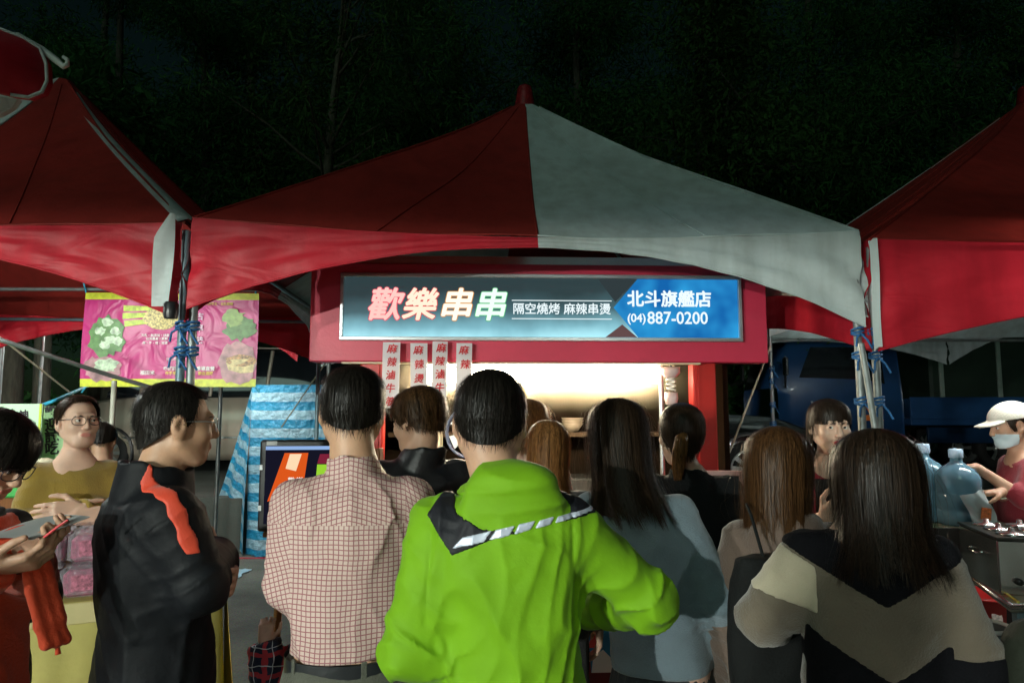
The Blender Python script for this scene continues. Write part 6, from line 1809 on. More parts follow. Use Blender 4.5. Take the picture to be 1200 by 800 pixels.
# posters behind
gp = pmat('pale_green_card', (.42, .60, .42), .6, var=.06, vscale=3)
ink = pmat('black_brush_ink', (.02, .015, .02), .6)
def poster(px0, py0, px1, py1, Y, rz, txt, tx, ty, size, lab, m, step):
    a, b = at(px0, py0, Y), at(px1, py1, Y)
    r = empty('poster_board', ((a.x + b.x) / 2, Y, 0), rz, lab, 'poster')
    w = b.x - a.x; h = a.z - b.z
    MB().box((0, 0, b.z + h / 2), (w, .012, h)).build('board', m, r)
    MB().box((w / 2 - .01, -.008, b.z + h / 2), (.014, .004, h)).build('edge_tape', pmat('lime_tape', (.42, .5, .05), .5), r)
    MB().box((0, .05, b.z / 2), (w * .8, .04, b.z - .002)).build('stand', wood, r)
    for k, ch in enumerate(txt):
        p = at(tx, ty + step * k, Y); text_mesh('brush_character', ch, size, ink, r, Matrix.Translation((p.x - (a.x + b.x) / 2 , -.0085, p.z)) @ Matrix.Rotation(R(90), 4, 'X') @ Matrix.Rotation(.1, 4, 'Z'), bold=.03, depth=.0006)
poster(-25, 473, 48, 550, 4.0, R(-4), '神念', 30, 487, .062, 'pale green poster card with two black brush characters, left of the other card', gp, 12)
poster(47, 476, 92, 545, 4.12, R(6), '歡迎試吃', 62, 484, .080, 'pale green poster card with a column of large black brush characters', pmat('green_card_deep', (.36, .58, .30), .6, var=.06), 14)
gt = empty('green_table', (-2.75, 3.86, 0), R(3), 'table with a bright green cloth in front of the poster cards', 'table')
gz = zat(552, 3.86)
MB().box((0, 0, gz - .06), (.9, .42, .12), bev=.01).build('cloth', pmat('bright_green_cloth', (.05, .33, .07), .7, var=.15, bump=.2), gt)
for x in (-.4, .4):
    for y in (-.17, .17): MB().box((x, y, (gz - .12) / 2), (.04, .04, gz - .121)).build('leg', steel, gt)
for k, (px, c_, lab) in enumerate(((24, (.55, .55, .52), 'crumpled white bag on the green table'), (38, (.38, .10, .40), 'small purple packet on the green table'), (52, (.55, .50, .35), 'cream packet on the green table beside the purple one'))):
    p = at(px, 548, 3.80)
    def fn(P, k=k): return (s_ell(P, (0, 0, .035), (.06, .05, .04)) - .008 * wob(P, 40, 200 + k)).astype(f32)
    def fn2(P, k=k): return np.maximum(fn(P), .0005 - P[:, 2])
    o_ = sdf_mesh('snack_bag', fn2, (-.09, -.08, -.01), (.09, .08, .1), .007, pmat('bag_%d' % k, c_, .4, var=.4, vscale=30)); o_.location = (p.x, p.y, gz + .001); tag(o_, lab, 'bag')
# sheet of paper and pen held by the orange-red woman
hp = (at(30, 628, 1.60))
sh_ = empty('paper_sheet', hp, R(-20), 'grey sheet of paper held by the woman in orange red', 'paper')
n = 12; V = []
for i in range(n):
    for j in range(6):
        u, v = i / (n - 1), j / 5; V.append((-.19 + .24 * u, -.02 + .14 * v, .028 * u - .03 + .012 * math.sin(3 * u) + .03 * v))
V = V + [(x, y, z - .0015) for x, y, z in V]; F0 = grid_faces(n, 6)
np_mesh('sheet', V, np.concatenate([F0, F0[:, ::-1] + n * 6]), pmat('grey_paper', (.40, .42, .42), .6), sh_, True)
pen = MB().tube([(0, 0, 0), (.025, .0, .02), (.05, 0, .038)], [.003, .003, .002], 8).build('pen', pmat('pen_red', (.6, .05, .06), .3)); pen.location = at(52, 629, 1.55); tag(pen, 'red pen in the hand of the woman in orange red', 'pen')

# ------------------------------------------------------------------ right stall: tables, bottles, warmer, bucket
def floral():
    m, nt, b = nmat('floral_oilcloth'); N, L = nt.nodes, nt.links
    tc = N.new('ShaderNodeTexCoord'); nz = N.new('ShaderNodeTexNoise'); nz.inputs['Scale'].default_value = 7; nz.inputs['Detail'].default_value = 2; nz.inputs['Distortion'].default_value = 1; L.new(tc.outputs['Object'], nz.inputs['Vector'])
    cr = N.new('ShaderNodeValToRGB'); cr.color_ramp.interpolation = 'EASE'; L.new(nz.outputs[0], cr.inputs[0]); e = cr.color_ramp.elements
    e[0].position = .36; e[0].color = (.10, .17, .06, 1); e[1].position = .66; e[1].color = (.48, .16, .12, 1)
    a = e.new(.45); a.color = (.40, .42, .32, 1); a = e.new(.56); a.color = (.52, .42, .32, 1)
    L.new(cr.outputs[0], b.inputs['Base Color']); b.inputs['Roughness'].default_value = .3; return m
FLO = floral()
j0 = at(1126, 614, 3.66); bt_z = j0.z
bt_ = empty('bottle_table', (2.55, 3.85, 0), R(-3), 'table with a floral cloth carrying the water bottles', 'table')
MB().box((0, 0, bt_z - .012), (.95, .62, .022), bev=.004).build('table_top', FLO, bt_)
MB().box((0, -.314, bt_z - .06), (.95, .006, .12)).build('cloth_edge', pmat('dark_cloth_edge', (.03, .03, .03), .8), bt_)
for x in (-.43, .43):
    for y in (-.27, .27): MB().box((x, y, (bt_z - .024) / 2), (.035, .035, bt_z - .024)).build('leg', steel, bt_)
water = pmat('bottle_blue', (.30, .60, .82), .06, trans=.6, var=.04)
wat2 = pmat('bottle_water', (.20, .48, .70), .10, trans=.25, var=.05)
def bottle(px, Y, sc_, lab):
    p = at(px, 614, Y); r = empty('water_bottle', (p.x, Y, bt_z), 0, lab, 'water bottle', 'large water bottles on the floral table')
    prof = [(.0001, 0), (.095, 0), (.108, .012), (.108, .07), (.103, .078), (.108, .086), (.108, .155), (.103, .163), (.108, .171), (.108, .235), (.100, .262), (.075, .292), (.045, .312), (.030, .325), (.028, .352)]
    MB().lathe([(a * sc_, z * sc_) for a, z in prof], (0, 0, .0), 32).build('body', water, r)
    MB().lathe([(.0001, .006 * sc_)] + [((a - .004) * sc_, max(.006, z) * sc_) for a, z in prof[1:9]] + [(.0001, .165 * sc_)], (0, 0, 0), 32).build('water', wat2, r)
    MB().lathe([(.032 * sc_, .345 * sc_), (.034 * sc_, .35 * sc_), (.034 * sc_, .385 * sc_), (.030 * sc_, .392 * sc_), (.0001, .392 * sc_)], (0, 0, 0), 20).build('cap', pmat('pale_blue_cap', (.45, .60, .78), .4), r)
bottle(1125, 3.66, 1.0, 'large blue water bottle held at the neck by the seller in the cap')
bottle(1086, 3.80, 1.05, 'large blue water bottle beside the one being lifted')
# plastic bag with red print held by the woman
pb = at(1148, 596, 3.50)
bg_ = empty('plastic_bag', pb, R(8), 'clear plastic bag with a red printed square held beside the water bottles', 'plastic bag')
V = []
for i in range(10):
    for j in range(14):
        u, v = i / 9 - .5, j / 13; V.append((u * .13 + .05 * (v - .5) * -1, .014 * math.sin(7 * u + 5 * v), .16 * (v - .5) + .03 * u))
V = V + [(x, y + .006, z) for x, y, z in V]; F0 = grid_faces(10, 14)
np_mesh('film', V, np.concatenate([F0, F0[:, ::-1] + 140]), pmat('milky_film', (.55, .62, .64), .25, var=.1, alpha=.8, transl=.2), bg_, True)
MB().box((.02, -.017, -.022), (.058, .001, .058), M=Matrix.Rotation(.15, 3, 'Y')).build('printed_square', pmat('bag_print', (.62, .16, .05), .5, var=.6, vscale=60), bg_)
# prep table
pt = empty('prep_table', (0, 0, 0), 0, 'drinks table with a floral oilcloth and steel edge', 'table')
A, B, C_, D_ = at(1113, 645, 3.75), at(1186, 702, 2.88), Vector((3.3, 2.88, 0)), Vector((3.4, 3.75, 0))
pz = .80
org_ = Vector((2.75, 3.3, 0)); pt.location = org_
MB().prism([(A.x - org_.x, A.y - org_.y), (B.x - org_.x, B.y - org_.y), (C_.x - org_.x, C_.y - org_.y), (D_.x - org_.x, D_.y - org_.y)], .03, (0, 0, pz), (1, 0, 0), (0, 1, 0)).build('table_top', FLO, pt)
MB().tube([(A.x - org_.x, A.y - org_.y, pz - .012), (B.x - org_.x - .004, B.y - org_.y - .004, pz - .012), (C_.x - org_.x, C_.y - org_.y - .004, pz - .012)], .02, 8).build('steel_edge', chrome, pt)
MB().tube([(A.x - org_.x + .04, A.y - org_.y, pz + .006), (B.x - org_.x + .04, B.y - org_.y + .02, pz + .006)], .006, 6).build('yellow_edge_tape', pmat('yellow_tape', (.6, .52, .08), .5), pt)
for p in (A, B, C_, D_):
    q = (p - org_); q = q * .95; MB().box((q.x, q.y, (pz - .035) / 2), (.03, .03, pz - .035)).build('leg', steel_dark, pt)
MB().box((.1, 0, .36), (.95, .7, .02)).build('lower_shelf', pmat('shelf_green', (.16, .18, .12), .7), pt)
w0 = at(1182, 665, 3.12)
wm = empty('food_warmer', (w0.x + .09, 3.2, pz + .001), R(-14), 'stainless steel counter-top food warmer with lidded pots', 'food warmer')
MB().box((0, 0, .115), (.30, .42, .23), bev=.006).build('casing', chrome, wm)
MB().box((0, 0, .236), (.31, .43, .012), bev=.003).build('top_plate', pmat('black_steel', (.05, .05, .045), .3, .7), wm)
for j in range(3):
    MB().lathe([(.0001, .03), (.012, .03), (.014, .012), (.055, .008), (.062, 0), (.0001, 0)], (-.06, -.13 + j * .13, .243), 18).build('pot_lid', chrome, wm); MB().lathe([(.0001, .03), (.012, .03), (.014, .012), (.055, .008), (.062, 0), (.0001, 0)], (.08, -.13 + j * .13, .243), 18).build('pot_lid', chrome, wm)
MB().tube([(-.152, -.06, .15), (-.175, -.06, .145), (-.175, .06, .145), (-.152, .06, .15)], .006, 8).build('side_handle', chrome, wm)
for k in range(3): MB().lathe([(.0001, .02), (.014, .02), (.016, 0)], (-.08 + k * .07, -.212, .06), 12, M=Matrix.Rotation(R(90), 3, 'X')).build('knob', black_plastic, wm)
rb = at(1158, 727, 4.9)
bk_ = empty('bucket', (rb.x, 4.95, 0), 0, 'red plastic bucket under the drinks table', 'bucket')
MB().lathe([(.0001, 0), (.135, 0), (.145, .02), (.185, .29), (.20, .295), (.20, .31), (.18, .31), (.138, .03), (.0001, .025)], (0, 0, 0), 32).build('pail', pmat('red_plastic', (.55, .02, .02), .35, var=.08), bk_)
MB().box((-.02, -.172, .19), (.07, .004, .05), M=Matrix.Rotation(R(-8), 3, 'X')).build('sticker', pmat('sticker_white', (.6, .5, .45), .5, var=.5, vscale=60), bk_)
MB().tube([(.195 * math.cos(t), .195 * math.sin(t) * .3 - .12, .30 - .10 * math.sin(t)) for t in np.linspace(0, PI, 14)], .004, 6).build('handle', steel, bk_)
tb_ = at(1150, 732, 3.3)
bn_ = empty('bin', (tb_.x, 3.3, 0), 0, 'clear plastic bin with a pale rim standing below the drinks table', 'bin')
bh = tb_.z
MB().lathe([(.0001, .004), (.085, .004), (.10, .03), (.112, bh * .7), (.115, bh)], (0, 0, 0), 28).build('tub', pmat('smoky_plastic', (.12, .14, .15), .2, trans=.3, var=.2), bn_)
MB().tube([(.117 * math.cos(t), .117 * math.sin(t), bh) for t in np.linspace(0, 2 * PI, 29)], .009, 8, False).build('rim', pmat('rim_white', (.5, .55, .55), .4), bn_)
MB().lathe([(.0001, bh * .8), (.10, bh * .8)], (0, 0, 0), 24).build('contents', pmat('ice_grey', (.35, .4, .4), .3, var=.5, vscale=40), bn_)
cr0 = at(1068, 725, 4.6)
cbx = empty('crate', (cr0.x + .1, 4.7, 0), R(10), 'pale wooden crate on the ground behind the drinks table', 'crate')
cw = pmat('crate_wood', (.30, .28, .18), .8, var=.2, stretch=(2, 2, 12))
for k in range(3): MB().box((0, -.14, .045 + k * .085), (.42, .014, .07), bev=.003).build('slat', cw, cbx); MB().box((0, .14, .045 + k * .085), (.42, .014, .07), bev=.003).build('slat', cw, cbx); MB().box((-.215, 0, .045 + k * .085), (.014, .27, .07), bev=.003).build('slat', cw, cbx); MB().box((.215, 0, .045 + k * .085), (.014, .27, .07), bev=.003).build('slat', cw, cbx)
MB().box((0, 0, .012), (.41, .26, .012)).build('bottom', cw, cbx)
# pink framed blackboard menu
f0, f1 = at(842, 551, 3.1), at(874, 655, 3.1)
mn = empty('menu_board', ((f0.x + f1.x) / 2 - .06, 3.1, 0), R(-4), 'small pink-framed blackboard menu beside the woman in black', 'menu board')
w_, h_ = f1.x - f0.x + .12, f0.z - f1.z
pinkw = pmat('pale_pink_wood', (.62, .36, .34), .5)
zc = f1.z + h_ / 2
MB().box((0, 0, zc), (w_ - .03, .012, h_ - .03)).build('slate', pmat('slate', (.02, .02, .022), .6), mn)
for (x, z, w, h) in ((0, h_ / 2 - .011, w_, .022), (0, -h_ / 2 + .011, w_, .022), (-w_ / 2 + .011, 0, .022, h_ - .044), (w_ / 2 - .011, 0, .022, h_ - .044)): MB().box((x, -.004, zc + z), (w, .024, h), bev=.003).build('frame_bar', pinkw, mn)
chalk = pmat('chalk', (.7, .66, .6), .9)
for t, z, s_ in (('10元', .10, .035), ('15元', .02, .035), ('20元', -.06, .035)): text_mesh('chalk_lettering', t, s_, chalk, mn, Matrix.Translation((.04, -.0075, zc + z)) @ Matrix.Rotation(R(90), 4, 'X'), depth=.0004)
for x in (-w_ / 2 + .03, w_ / 2 - .03): MB().box((x, .02, f1.z / 2), (.025, .02, f1.z - .002)).build('leg', pinkw, mn)
# dark bag of the woman in the hoodie
def sbag(P):
    d = s_loft(P, [(-.30, 0, 0, .105, .055), (-.10, 0, 0, .125, .07), (.04, 0, 0, .115, .062), (.10, 0, 0, .09, .04)], 3) - .012 * wob(P, 14, 301)
    return d.astype(f32)
q = at(905, 700, 1.80)
bgo = empty('shoulder_bag', q, R(10), 'soft black shoulder bag hanging behind the woman in the mauve hoodie', 'bag')
sdf_mesh('bag_body', sbag, (-.16, -.11, -.33), (.16, .11, .14), .010, cloth('bag_black', (.007, .008, .008), .9), bgo)
s0 = at(884, 603, 1.86) - q; s1 = at(893, 650, 1.80) - q
MB().tube([s0 + Vector((.02, .06, .02)), s0, s1, (-.02, -.03, .06)], .0045, 6).build('strap', cloth('bag_black', (.010, .012, .012)), bgo)
# ------------------------------------------------------------------ vehicles on the raised car park (0.6 m)
GZ = .6
def wheel(parent, x, y, r=.32, w=.2, spokes=9, side=-1):
    M = Matrix.Rotation(R(90), 3, 'X')
    t = MB().lathe([(r * .62, -w / 2), (r * .9, -w / 2), (r, -w * .32), (r, w * .32), (r * .9, w / 2), (r * .62, w / 2)], (x, y, GZ + r - parent.location.z), 28, M=M).build('tyre', rubber, parent)
    rim = MB().lathe([(r * .62, .06), (r * .60, .0), (r * .60, -.08), (r * .66, -w / 2 - .004), (r * .60, -w / 2 - .006)], (x, y, GZ + r - parent.location.z), 28, M=M)
    for k in range(spokes):
        a = 2 * PI * k / spokes
        c = Vector((x, y + side * w * .42, GZ + r - parent.location.z)); d = Vector((math.cos(a), 0, math.sin(a)))
        n_ = Vector((-d.z, 0, d.x))
        P = [c + d * r * .08 - n_ * r * .05, c + d * r * .08 + n_ * r * .05, c + d * r * .62 + n_ * r * .085, c + d * r * .62 - n_ * r * .085]
        rim.add(P + [p + Vector((0, -side * .02, 0)) for p in P], [(0, 1, 2, 3), (7, 6, 5, 4), (0, 4, 5, 1), (1, 5, 6, 2), (2, 6, 7, 3), (3, 7, 4, 0)])
    rim.lathe([(.0001, .10), (r * .16, .10), (r * .2, .05)], (x, y, GZ + r - parent.location.z), 14, M=M)
    rim.build('rim', pmat('alloy', (.55, .57, .56), .3, .8), parent)
def hull(secs, name, mat, parent):
    """secs: list of (x, [(y,z)...]) closed cross sections"""
    V = []; k = len(secs[0][1])
    for x, pr in secs: V += [(x, y, z) for y, z in pr]
    F = [(i * k + j, i * k + (j + 1) % k, (i + 1) * k + (j + 1) % k, (i + 1) * k + j) for i in range(len(secs) - 1) for j in range(k)]
    F += [tuple(range(k)), tuple(reversed(range((len(secs) - 1) * k, len(secs) * k)))]
    return np_mesh(name, V, F, mat, parent, True)
def car(label, loc, rz, paint, L_=4.4, W_=1.75, roof=1.45, belt=.92, hood=.9, van=False, group='vehicles parked on the raised car park'):
    r = empty('parked_car', (loc[0], loc[1], GZ), rz, label, 'car', group)
    hw = W_ / 2
    def sec(zt, zb=.22, tuck=.0):
        z2 = zb + (zt - zb) * .45
        return [(-hw + .06, zb), (hw - .06, zb), (hw - tuck, zb + .12), (hw, z2), (hw - .03 - tuck, zt - .06), (hw - .16 - tuck, zt), (-hw + .16 + tuck, zt), (-hw + .03 + tuck, zt - .06), (-hw, z2), (-hw + tuck, zb + .12)]
    h2 = L_ / 2
    hull([(-h2, sec(.62, .34, .12)), (-h2 + .06, sec(.76, .24, .06)), (-h2 + .5, sec(hood, .2)), (-h2 + 1.15, sec(belt + .02, .2)), (0, sec(belt + .03, .2)), (h2 - .6, sec(belt + .05, .2)), (h2 - .12, sec(belt, .24, .03)), (h2, sec(.7, .34, .1))], 'body', paint, r)
    f0 = -h2 + (.75 if van else 1.15)
    def cs(zt, tuck): return [(-hw + .05, belt - .02), (hw - .05, belt - .02), (hw - .06, belt + .06), (hw - tuck, zt - .07), (hw - tuck - .12, zt), (-hw + tuck + .12, zt), (-hw + tuck, zt - .07), (-hw + .06, belt + .06)]
    gl = pmat('car_glass', (.008, .010, .012), .06, var=.1)
    hull([(f0, cs(belt + .09, .1)), (f0 + .65, cs(roof - .03, .2)), (f0 + 1.2, cs(roof, .2)), (h2 - (.35 if van else 1.1), cs(roof - .02, .2)), (h2 - (.12 if van else .35), cs(belt + .1, .1))], 'cabin_glass', gl, r)
    MB().box((f0 + 1.2 + ((h2 - (.35 if van else 1.1)) - f0 - 1.2) / 2, 0, roof + .004), (h2 - (.35 if van else 1.1) - f0 - .9, W_ - .55, .03), bev=.012).build('roof', paint, r)
    for x in (f0 + .55, f0 + 1.55, f0 + 2.4):
        for sd in (-1, 1): MB().tube([(x, sd * (hw - .055), belt), (x + .05, sd * (hw - .195), roof - .05)], .03, 6).build('pillar', paint, r)
    for sd in (-1, 1):
        for xx in (f0 + .55, f0 + 1.55): MB().box((xx, sd * (hw + .001), .6), (.008, .006, .58)).build('door_seam', black_plastic, r)
        MB().box((f0 + 1.35, sd * (hw + .012), belt - .12), (.16, .02, .03), bev=.004).build('door_handle', chrome, r)
        MB().box((0, sd * (hw + .008), .55), (L_ * .62, .016, .03), bev=.003).build('side_trim', chrome, r)
        MB().box((f0 + .62, sd * (hw + .08), belt + .08), (.10, .16, .12), bev=.03).build('mirror', paint, r)
        MB().box((-h2 + .10, sd * (hw - .24), .68), (.12, .30, .11), bev=.03).build('headlight', pmat('lamp_glass', (.6, .62, .6), .1), r)
        MB().box((h2 - .05, sd * (hw - .20), .78), (.08, .24, .14), bev=.02).build('tail_light', pmat('tail_red', (.25, .01, .01), .2), r)
        for x in (-h2 + .82, h2 - .85): 
            wheel(r, x, sd * (hw - .08), .32, .2, 9, sd)
            MB().lathe([(.36, -.02), (.40, -.02), (.40, .02), (.36, .02)], (x, sd * (hw - .0), .33), 24, M=Matrix.Rotation(R(90), 3, 'X')).build('arch_lip', black_plastic, r)
    return r
p = at(882, 534, 8.0)
pc = pmat('black_car_paint', (.008, .009, .009), .18, coat=.5, var=.1)
car('black car with silver multi-spoke wheels beside the red booth post', (p.x - 1.42, 8.8, 0), R(176), pc)
p = at(255, 490, 10.6)
car('beige silver van parked behind the pink banner', (p.x - .1, 11.5, 0), R(3), pmat('champagne_paint', (.34, .29, .23), .35, .3, coat=.3, var=.05), 4.8, 1.8, 1.95, 1.18, 1.1, True)
# blue truck
tk = empty('truck', (4.9, 10.9, GZ), R(178), 'blue flat-bed truck with a beige tarpaulin cover and dark cab windows', 'truck', 'vehicles parked on the raised car park')
bl = pmat('truck_blue', (.008, .040, .115), .4, coat=.2, var=.12, dirt=.3)
hull([(-.85, [(-.85, .45), (.85, .45), (.85, 1.15), (.72, 1.98), (-.72, 1.98), (-.85, 1.15)]), (-.80, [(-.86, .40), (.86, .40), (.86, 1.15), (.76, 2.02), (-.76, 2.02), (-.86, 1.15)]), (.75, [(-.86, .40), (.86, .40), (.86, 1.2), (.80, 2.04), (-.80, 2.04), (-.86, 1.2)]), (.95, [(-.84, .42), (.84, .42), (.84, 1.2), (.78, 1.3), (-.78, 1.3), (-.84, 1.2)])], 'cab', bl, tk)
for sd in (-1, 1):
    MB().prism([(-.62, 1.22), (-.55, 1.90), (.45, 1.90), (.70, 1.28), (.70, 1.22)], .012, (0, sd * .83 + (.0), 0)).build('side_window', pmat('car_glass', (.008, .010, .012), .06), tk)
    for k in range(4): MB().prism([(.10 + k * .10, .92), (.16 + k * .10, 1.10), (.19 + k * .10, 1.10), (.13 + k * .10, .92)], .01, (0, sd * .867, 0)).build('white_stripe', pmat('truck_white', (.5, .52, .54), .5), tk)
    MB().prism([(-.55, .82), (-.30, 1.16), (-.22, 1.16), (-.36, .90), (-.22, .90), (-.22, .82)], .01, (0, sd * .868, 0)).build('orange_mark', pmat('truck_orange', (.6, .14, .02), .5), tk)
    MB().tube([(.86, sd * .9, 1.3), (.9, sd * 1.05, 1.55), (.9, sd * 1.05, 1.75)], .015, 6).box((.9, sd * 1.05, 1.6), (.04, .14, .26), bev=.01).build('mirror', black_plastic, tk)
    for x in (.35, -2.6): wheel(tk, x, sd * .74, .34, .22, 6, sd)
V = []
for i in range(20):
    u = i / 19
    for j in range(14):
        t = PI * j / 13; V.append((-.9 - 2.0 * u, .92 * math.cos(t) * (1 + .02 * math.sin(9 * u)), 2.08 + (.30 + .10 * math.sin(2.6 * u) + .05 * math.sin(6 * u)) * math.sin(t)))
V2 = [(x + 2.35, y, z) for x, y, z in V]
np_mesh('cover', V2, grid_faces(20, 14), pmat('beige_tarp', (.36, .36, .26), .7, var=.2, bump=.3, bscale=6), tk, True)
MB().box((-2.3, 0, .80), (2.7, 1.7, .10), bev=.01).build('bed', bl, tk)
for sd in (-1, 1): MB().box((-2.3, sd * .84, 1.0), (2.7, .03, .32), bev=.005).build('drop_side', bl, tk)
# dark curtain-sided trailer with pale posts
tr_ = empty('cargo_trailer', (10.2, 12.4, GZ), R(1), 'dark green curtain-sided trailer with two pale posts behind the drinks stall', 'trailer', 'vehicles parked on the raised car park')
dg = pmat('dark_green_curtain', (.012, .022, .014), .6, var=.3, vscale=3, bump=.2, bscale=6)
MB().box((0, 0, 1.75), (6.6, 2.1, 2.0), bev=.04).build('box', dg, tr_)
MB().box((0, -1.04, .58), (6.8, .06, .30), bev=.01).build('side_rail', bl, tr_)
MB().box((0, 0, .72), (6.6, 2.0, .08)).build('floor', bl, tr_)
for px in (1103, 1172):
    xx = xat(px, 11.3) - 10.2; MB().box((xx, -1.07, 1.75), (.07, .04, 1.95), bev=.008).build('post', pmat('pale_post', (.26, .29, .26), .6, dirt=.3), tr_)
for k in range(5):
    MB().tube([(-2.6 + k * 1.2, -1.08, .80), (-2.58 + k * 1.2, -1.1, .72), (-2.55 + k * 1.2, -1.08, .66)], .012, 6).build('hook', steel, tr_)
for x in (-2.2, 2.2):
    for sd in (-1, 1): wheel(tr_, x, sd * .9, .34, .22, 6, sd)

# ------------------------------------------------------------------ dark trees and bushes behind
bark = pmat('bark_grey', (.055, .050, .036), .9, var=.4, vscale=7, bump=.6, bscale=20, stretch=(3, 3, .7))
def leafm(name, c): 
    return pmat(name, c, .8, var=.6, vscale=.6, transl=.3, spec=.08)
LEAF = [leafm('leaf_dark', (.034, .108, .032)), leafm('leaf_mid', (.040, .120, .034)), leafm('leaf_olive', (.044, .104, .028))]
def foliage_mesh(rg, centers, radii, n, ls, droop=.3, narrow=.28):
    P = []; m = len(centers); pick = rg.integers(0, m, n)
    d = rg.normal(0, 1, (n, 3)); d /= np.linalg.norm(d, axis=1)[:, None]
    rad = rg.uniform(.15, 1, n) ** .5
    c = np.array(centers)[pick] + d * (np.array(radii)[pick] * rad)[:, None] * np.array((1, 1, .75))
    ax = rg.normal(0, 1, (n, 3)) + d * .8; ax[:, 2] -= droop * 2; ax /= np.linalg.norm(ax, axis=1)[:, None]
    sd = np.cross(ax, rg.normal(0, 1, (n, 3))); sd /= np.linalg.norm(sd, axis=1)[:, None]
    L_ = ls * rg.uniform(.6, 1.5, n)[:, None]; W_ = L_ * narrow
    V = np.stack([c, c + ax * L_ * .5 + sd * W_ * .5, c + ax * L_, c + ax * L_ * .5 - sd * W_ * .5], 1).reshape(-1, 3)
    F = np.arange(n * 4).reshape(-1, 4)
    return V, F
def make_tree(seed, H, spread, n=11000, ls=.24, narrow=.2, bare=.22):
    rg = np.random.default_rng(seed); r = random.Random(seed)
    mb = MB(); pts = []; x = y = 0
    for k in range(9):
        pts.append((x, y, H * .95 * k / 8)); x += r.uniform(-.12, .12); y += r.uniform(-.12, .12)
    mb.tube(pts, [.17 * (1 - .095 * k) * H / 9 for k in range(9)], 9)
    tips = []; limbs = MB()
    for k in range(26):
        h = H * r.uniform(bare, .97); f = h / H * 8; i = min(7, int(f)); b = Vector(pts[i]).lerp(Vector(pts[i + 1]), f - i)
        a = r.uniform(0, 2 * PI); ln = spread * (1.15 - .75 * h / H) * r.uniform(.6, 1.15)
        q = []
        for j in range(6):
            t = j / 5; q.append(b + Vector((math.cos(a + .3 * t) * ln * t, math.sin(a + .3 * t) * ln * t, ln * (.55 * t - .25 * t * t) )))
        limbs.tube(q, [.05 * (1 - .16 * j) * (1.2 - .6 * h / H) for j in range(6)], 5)
        for j in range(2, 6): tips.append((q[j], .35 + .28 * spread * r.uniform(.5, 1.1) * (.4 + .12 * j)))
        for s_ in range(3):
            b2 = q[r.randint(2, 4)]; e2 = b2 + Vector((r.uniform(-1, 1), r.uniform(-1, 1), r.uniform(-.2, .9))) * ln * .4
            limbs.tube([b2, (b2 + e2) / 2 + Vector((0, 0, .05)), e2], [.02, .013, .006], 4); tips.append((e2, .30 + .2 * spread * r.uniform(.4, 1)))
    V, F = foliage_mesh(rg, [tuple(t[0]) for t in tips], [t[1] for t in tips], n, ls, .35, narrow)
    return mb, limbs, V, F
PROT = []
for k, (seed, H, sp, n, ls, nr, ba) in enumerate(((11, 10.5, 2.6, 34000, .13, .20, .15), (23, 12.5, 3.0, 36000, .15, .17, .18), (37, 9.0, 3.0, 34000, .11, .34, .12))):
    PROT.append(make_tree(seed, H, sp, n, ls, nr, ba))
def tree(k, loc, rz, sc_, label, first={}):
    r = empty('tree', loc, rz, label, 'tree', 'dark trees behind the car park'); r.scale = (sc_,) * 3
    if k not in first:
        mb, li, V, F = PROT[k]
        a = mb.build('trunk', bark, r); b = li.build('limbs', bark, r); b['kind'] = 'stuff'; c = np_mesh('crown', V, F, LEAF[k], r)
        first[k] = (a, b, c)
    else:
        for s_ in first[k]:
            o = s_.copy(); COL.objects.link(o); o.parent = r
spots = [(0, -15.5, 15, .9), (2, -12.2, 13.6, 1.0), (1, -9.2, 15.6, .95), (0, -6.4, 13.9, 1.0), (2, -3.9, 15.2, 1.12), (1, -1.2, 14.2, .95), (0, 1.6, 15.6, 1.1), (2, 4.2, 14.0, 1.15), (1, 6.9, 15.4, 1.0), (0, 9.6, 14.3, 1.05), (2, 12.4, 15.6, 1.15), (1, 15.4, 14.6, 1.0), (0, 18.6, 15.8, 1.1),
         (1, -12.0, 19.5, 1.15), (0, -7.5, 19.0, 1.3), (1, -3.0, 20, 1.2), (1, 2.0, 19.4, 1.2), (0, 6.5, 20, 1.35), (1, 11.0, 19.5, 1.25), (0, 16, 20, 1.3)]
for i, (k, x, y, s_) in enumerate(spots):
    lab = ['slender dark feathery tree behind the car park', 'tall dark drooping tree behind the car park', 'broad dark bushy tree behind the car park'][k] + (' in the farther row' if y > 17 else ' in the nearer row')
    tree(k, (x, y, GZ), i * 2.399, s_, lab)
# the bare thin tree trunk standing out left of the booth tent
r = empty('tree', (xat(375, 12.4), 12.4, GZ), .5, 'thin pale-barked tree with bare twigs above the red half of the booth tent', 'tree')
bark2 = pmat('bark_pale', (.085, .078, .052), .9, var=.4, vscale=7, bump=.5, bscale=20, stretch=(3, 3, .7))
tk_ = [(0, 0, 0), (.05, 0, 2.2), (-.02, .05, 4.2), (.06, 0, 6.2), (.22, 0, 8.2), (.30, 0, 10.2)]
MB().tube(tk_, [.15, .125, .105, .085, .06, .03], 10).build('trunk', bark2, r)
lm = MB(); rr = random.Random(5); tips = []
for k in range(26):
    h = rr.uniform(3.6, 9.8); i = max(j for j in range(5) if tk_[j][2] <= h); f = (h - tk_[i][2]) / (tk_[i + 1][2] - tk_[i][2]); b = Vector(tk_[i]).lerp(Vector(tk_[i + 1]), f)
    a = rr.uniform(0, 2 * PI); ln = rr.uniform(.8, 2.6)
    q = [b + Vector((math.cos(a) * ln * t, math.sin(a) * ln * t, ln * (.75 * t - .1 * t * t) + rr.uniform(-.05, .05))) for t in (0, .25, .5, .75, 1)]
    lm.tube(q, [.035, .027, .02, .013, .005], 5); tips.append((tuple(q[-1]), .5)); tips.append((tuple(q[3]), .4))
lm.build('limbs', bark2, r)['kind'] = 'stuff'
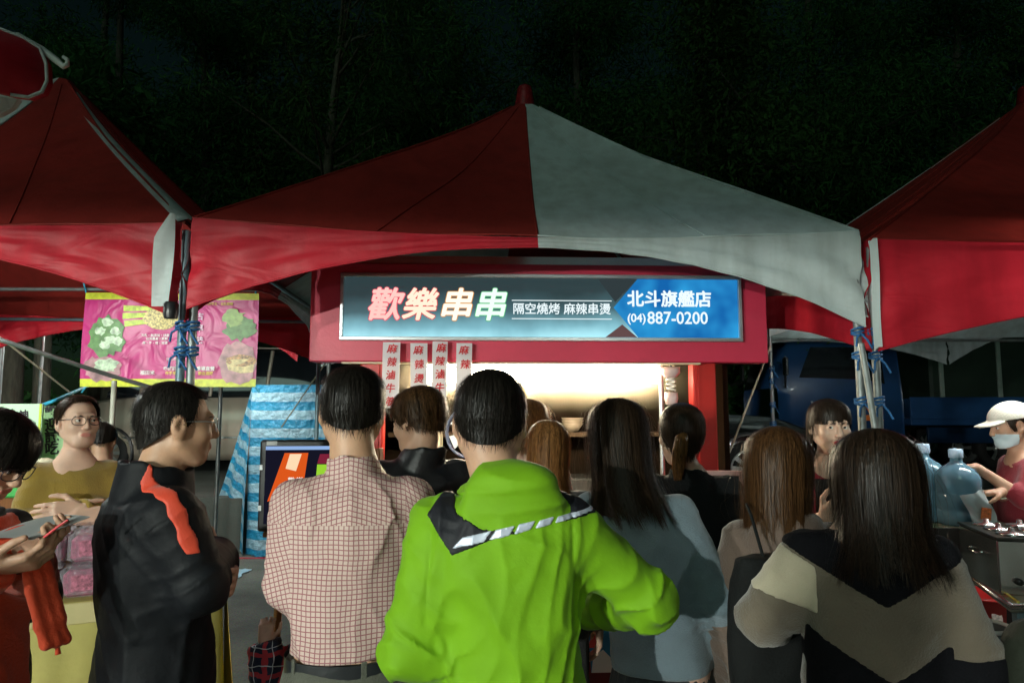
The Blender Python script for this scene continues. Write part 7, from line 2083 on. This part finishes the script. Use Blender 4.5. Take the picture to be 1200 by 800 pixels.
V, F = foliage_mesh(np.random.default_rng(8), [t[0] for t in tips], [t[1] for t in tips], 3500, .2, .4, .16); np_mesh('crown', V, F, LEAF[2], r)
# bushes below the trees
BU = None
for i, (x, y, s_, lab) in enumerate(((-9.5, 9.9, 1.1, 'dark green bush on the terrace edge behind the green posters'), (-7.6, 10.2, .9, 'low bright-tipped bush behind the green posters'), (-5.9, 12.8, 1.0, 'bush behind the pink banner'), (-2.6, 12.9, 1.1, 'bush behind the blue tarpaulin'), (.4, 12.9, 1.2, 'bush directly behind the food booth'), (2.9, 13.0, 1.1, 'bush between the food booth and the truck'))):
    rt_ = empty('bush', (x, y, GZ), i * 1.3, lab, 'bush', 'bushes along the car park'); rt_.scale = (s_ * 1.3, s_, s_)
    if BU is None:
        rg = np.random.default_rng(3); cs_ = [(rg.uniform(-.8, .8), rg.uniform(-.4, .4), rg.uniform(.4, 1.3)) for _ in range(16)]
        V, F = foliage_mesh(rg, cs_, [.42] * 16, 5000, .13, .1, .4)
        st = MB()
        for c in cs_: st.tube([(c[0] * .2, c[1] * .2, 0), (c[0] * .6, c[1] * .6, c[2] * .6), c], [.02, .014, .006], 5)
        BU = (np_mesh('foliage', V, F, LEAF[1], rt_), st.build('stems', bark, rt_))
    else:
        for s2 in BU: o = s2.copy(); COL.objects.link(o); o.parent = rt_
# two trunks at the far left
for (px, rad, lab) in ((6, .17, 'thick dark tree trunk at the end of the green posters'), (45, .10, 'slim dark tree trunk behind the green posters')):
    x = xat(px, 8.6); r = empty('tree', (x, 8.6, 0), px, lab, 'tree')
    MB().tube([(0, 0, 0), (.03, 0, 1.5), (-.02, 0, 3.2), (.05, .02, 5.2)], [rad * 1.25, rad, rad * .9, rad * .6], 12).build('trunk', bark, r)
    rg = np.random.default_rng(px); cc = [(rg.uniform(-1, 1), rg.uniform(-.8, .8), rg.uniform(4.2, 6)) for _ in range(10)]
    V, F = foliage_mesh(rg, cc, [.7] * 10, 2500, .2, .2, .25); np_mesh('crown', V, F, LEAF[0], r)
    lm = MB()
    for c in cc: lm.tube([(.02, 0, 4.2), (c[0] * .5, c[1] * .5, (4.2 + c[2]) / 2), c], [.05, .03, .01], 5)
    lm.build('limbs', bark, r)['kind'] = 'stuff'
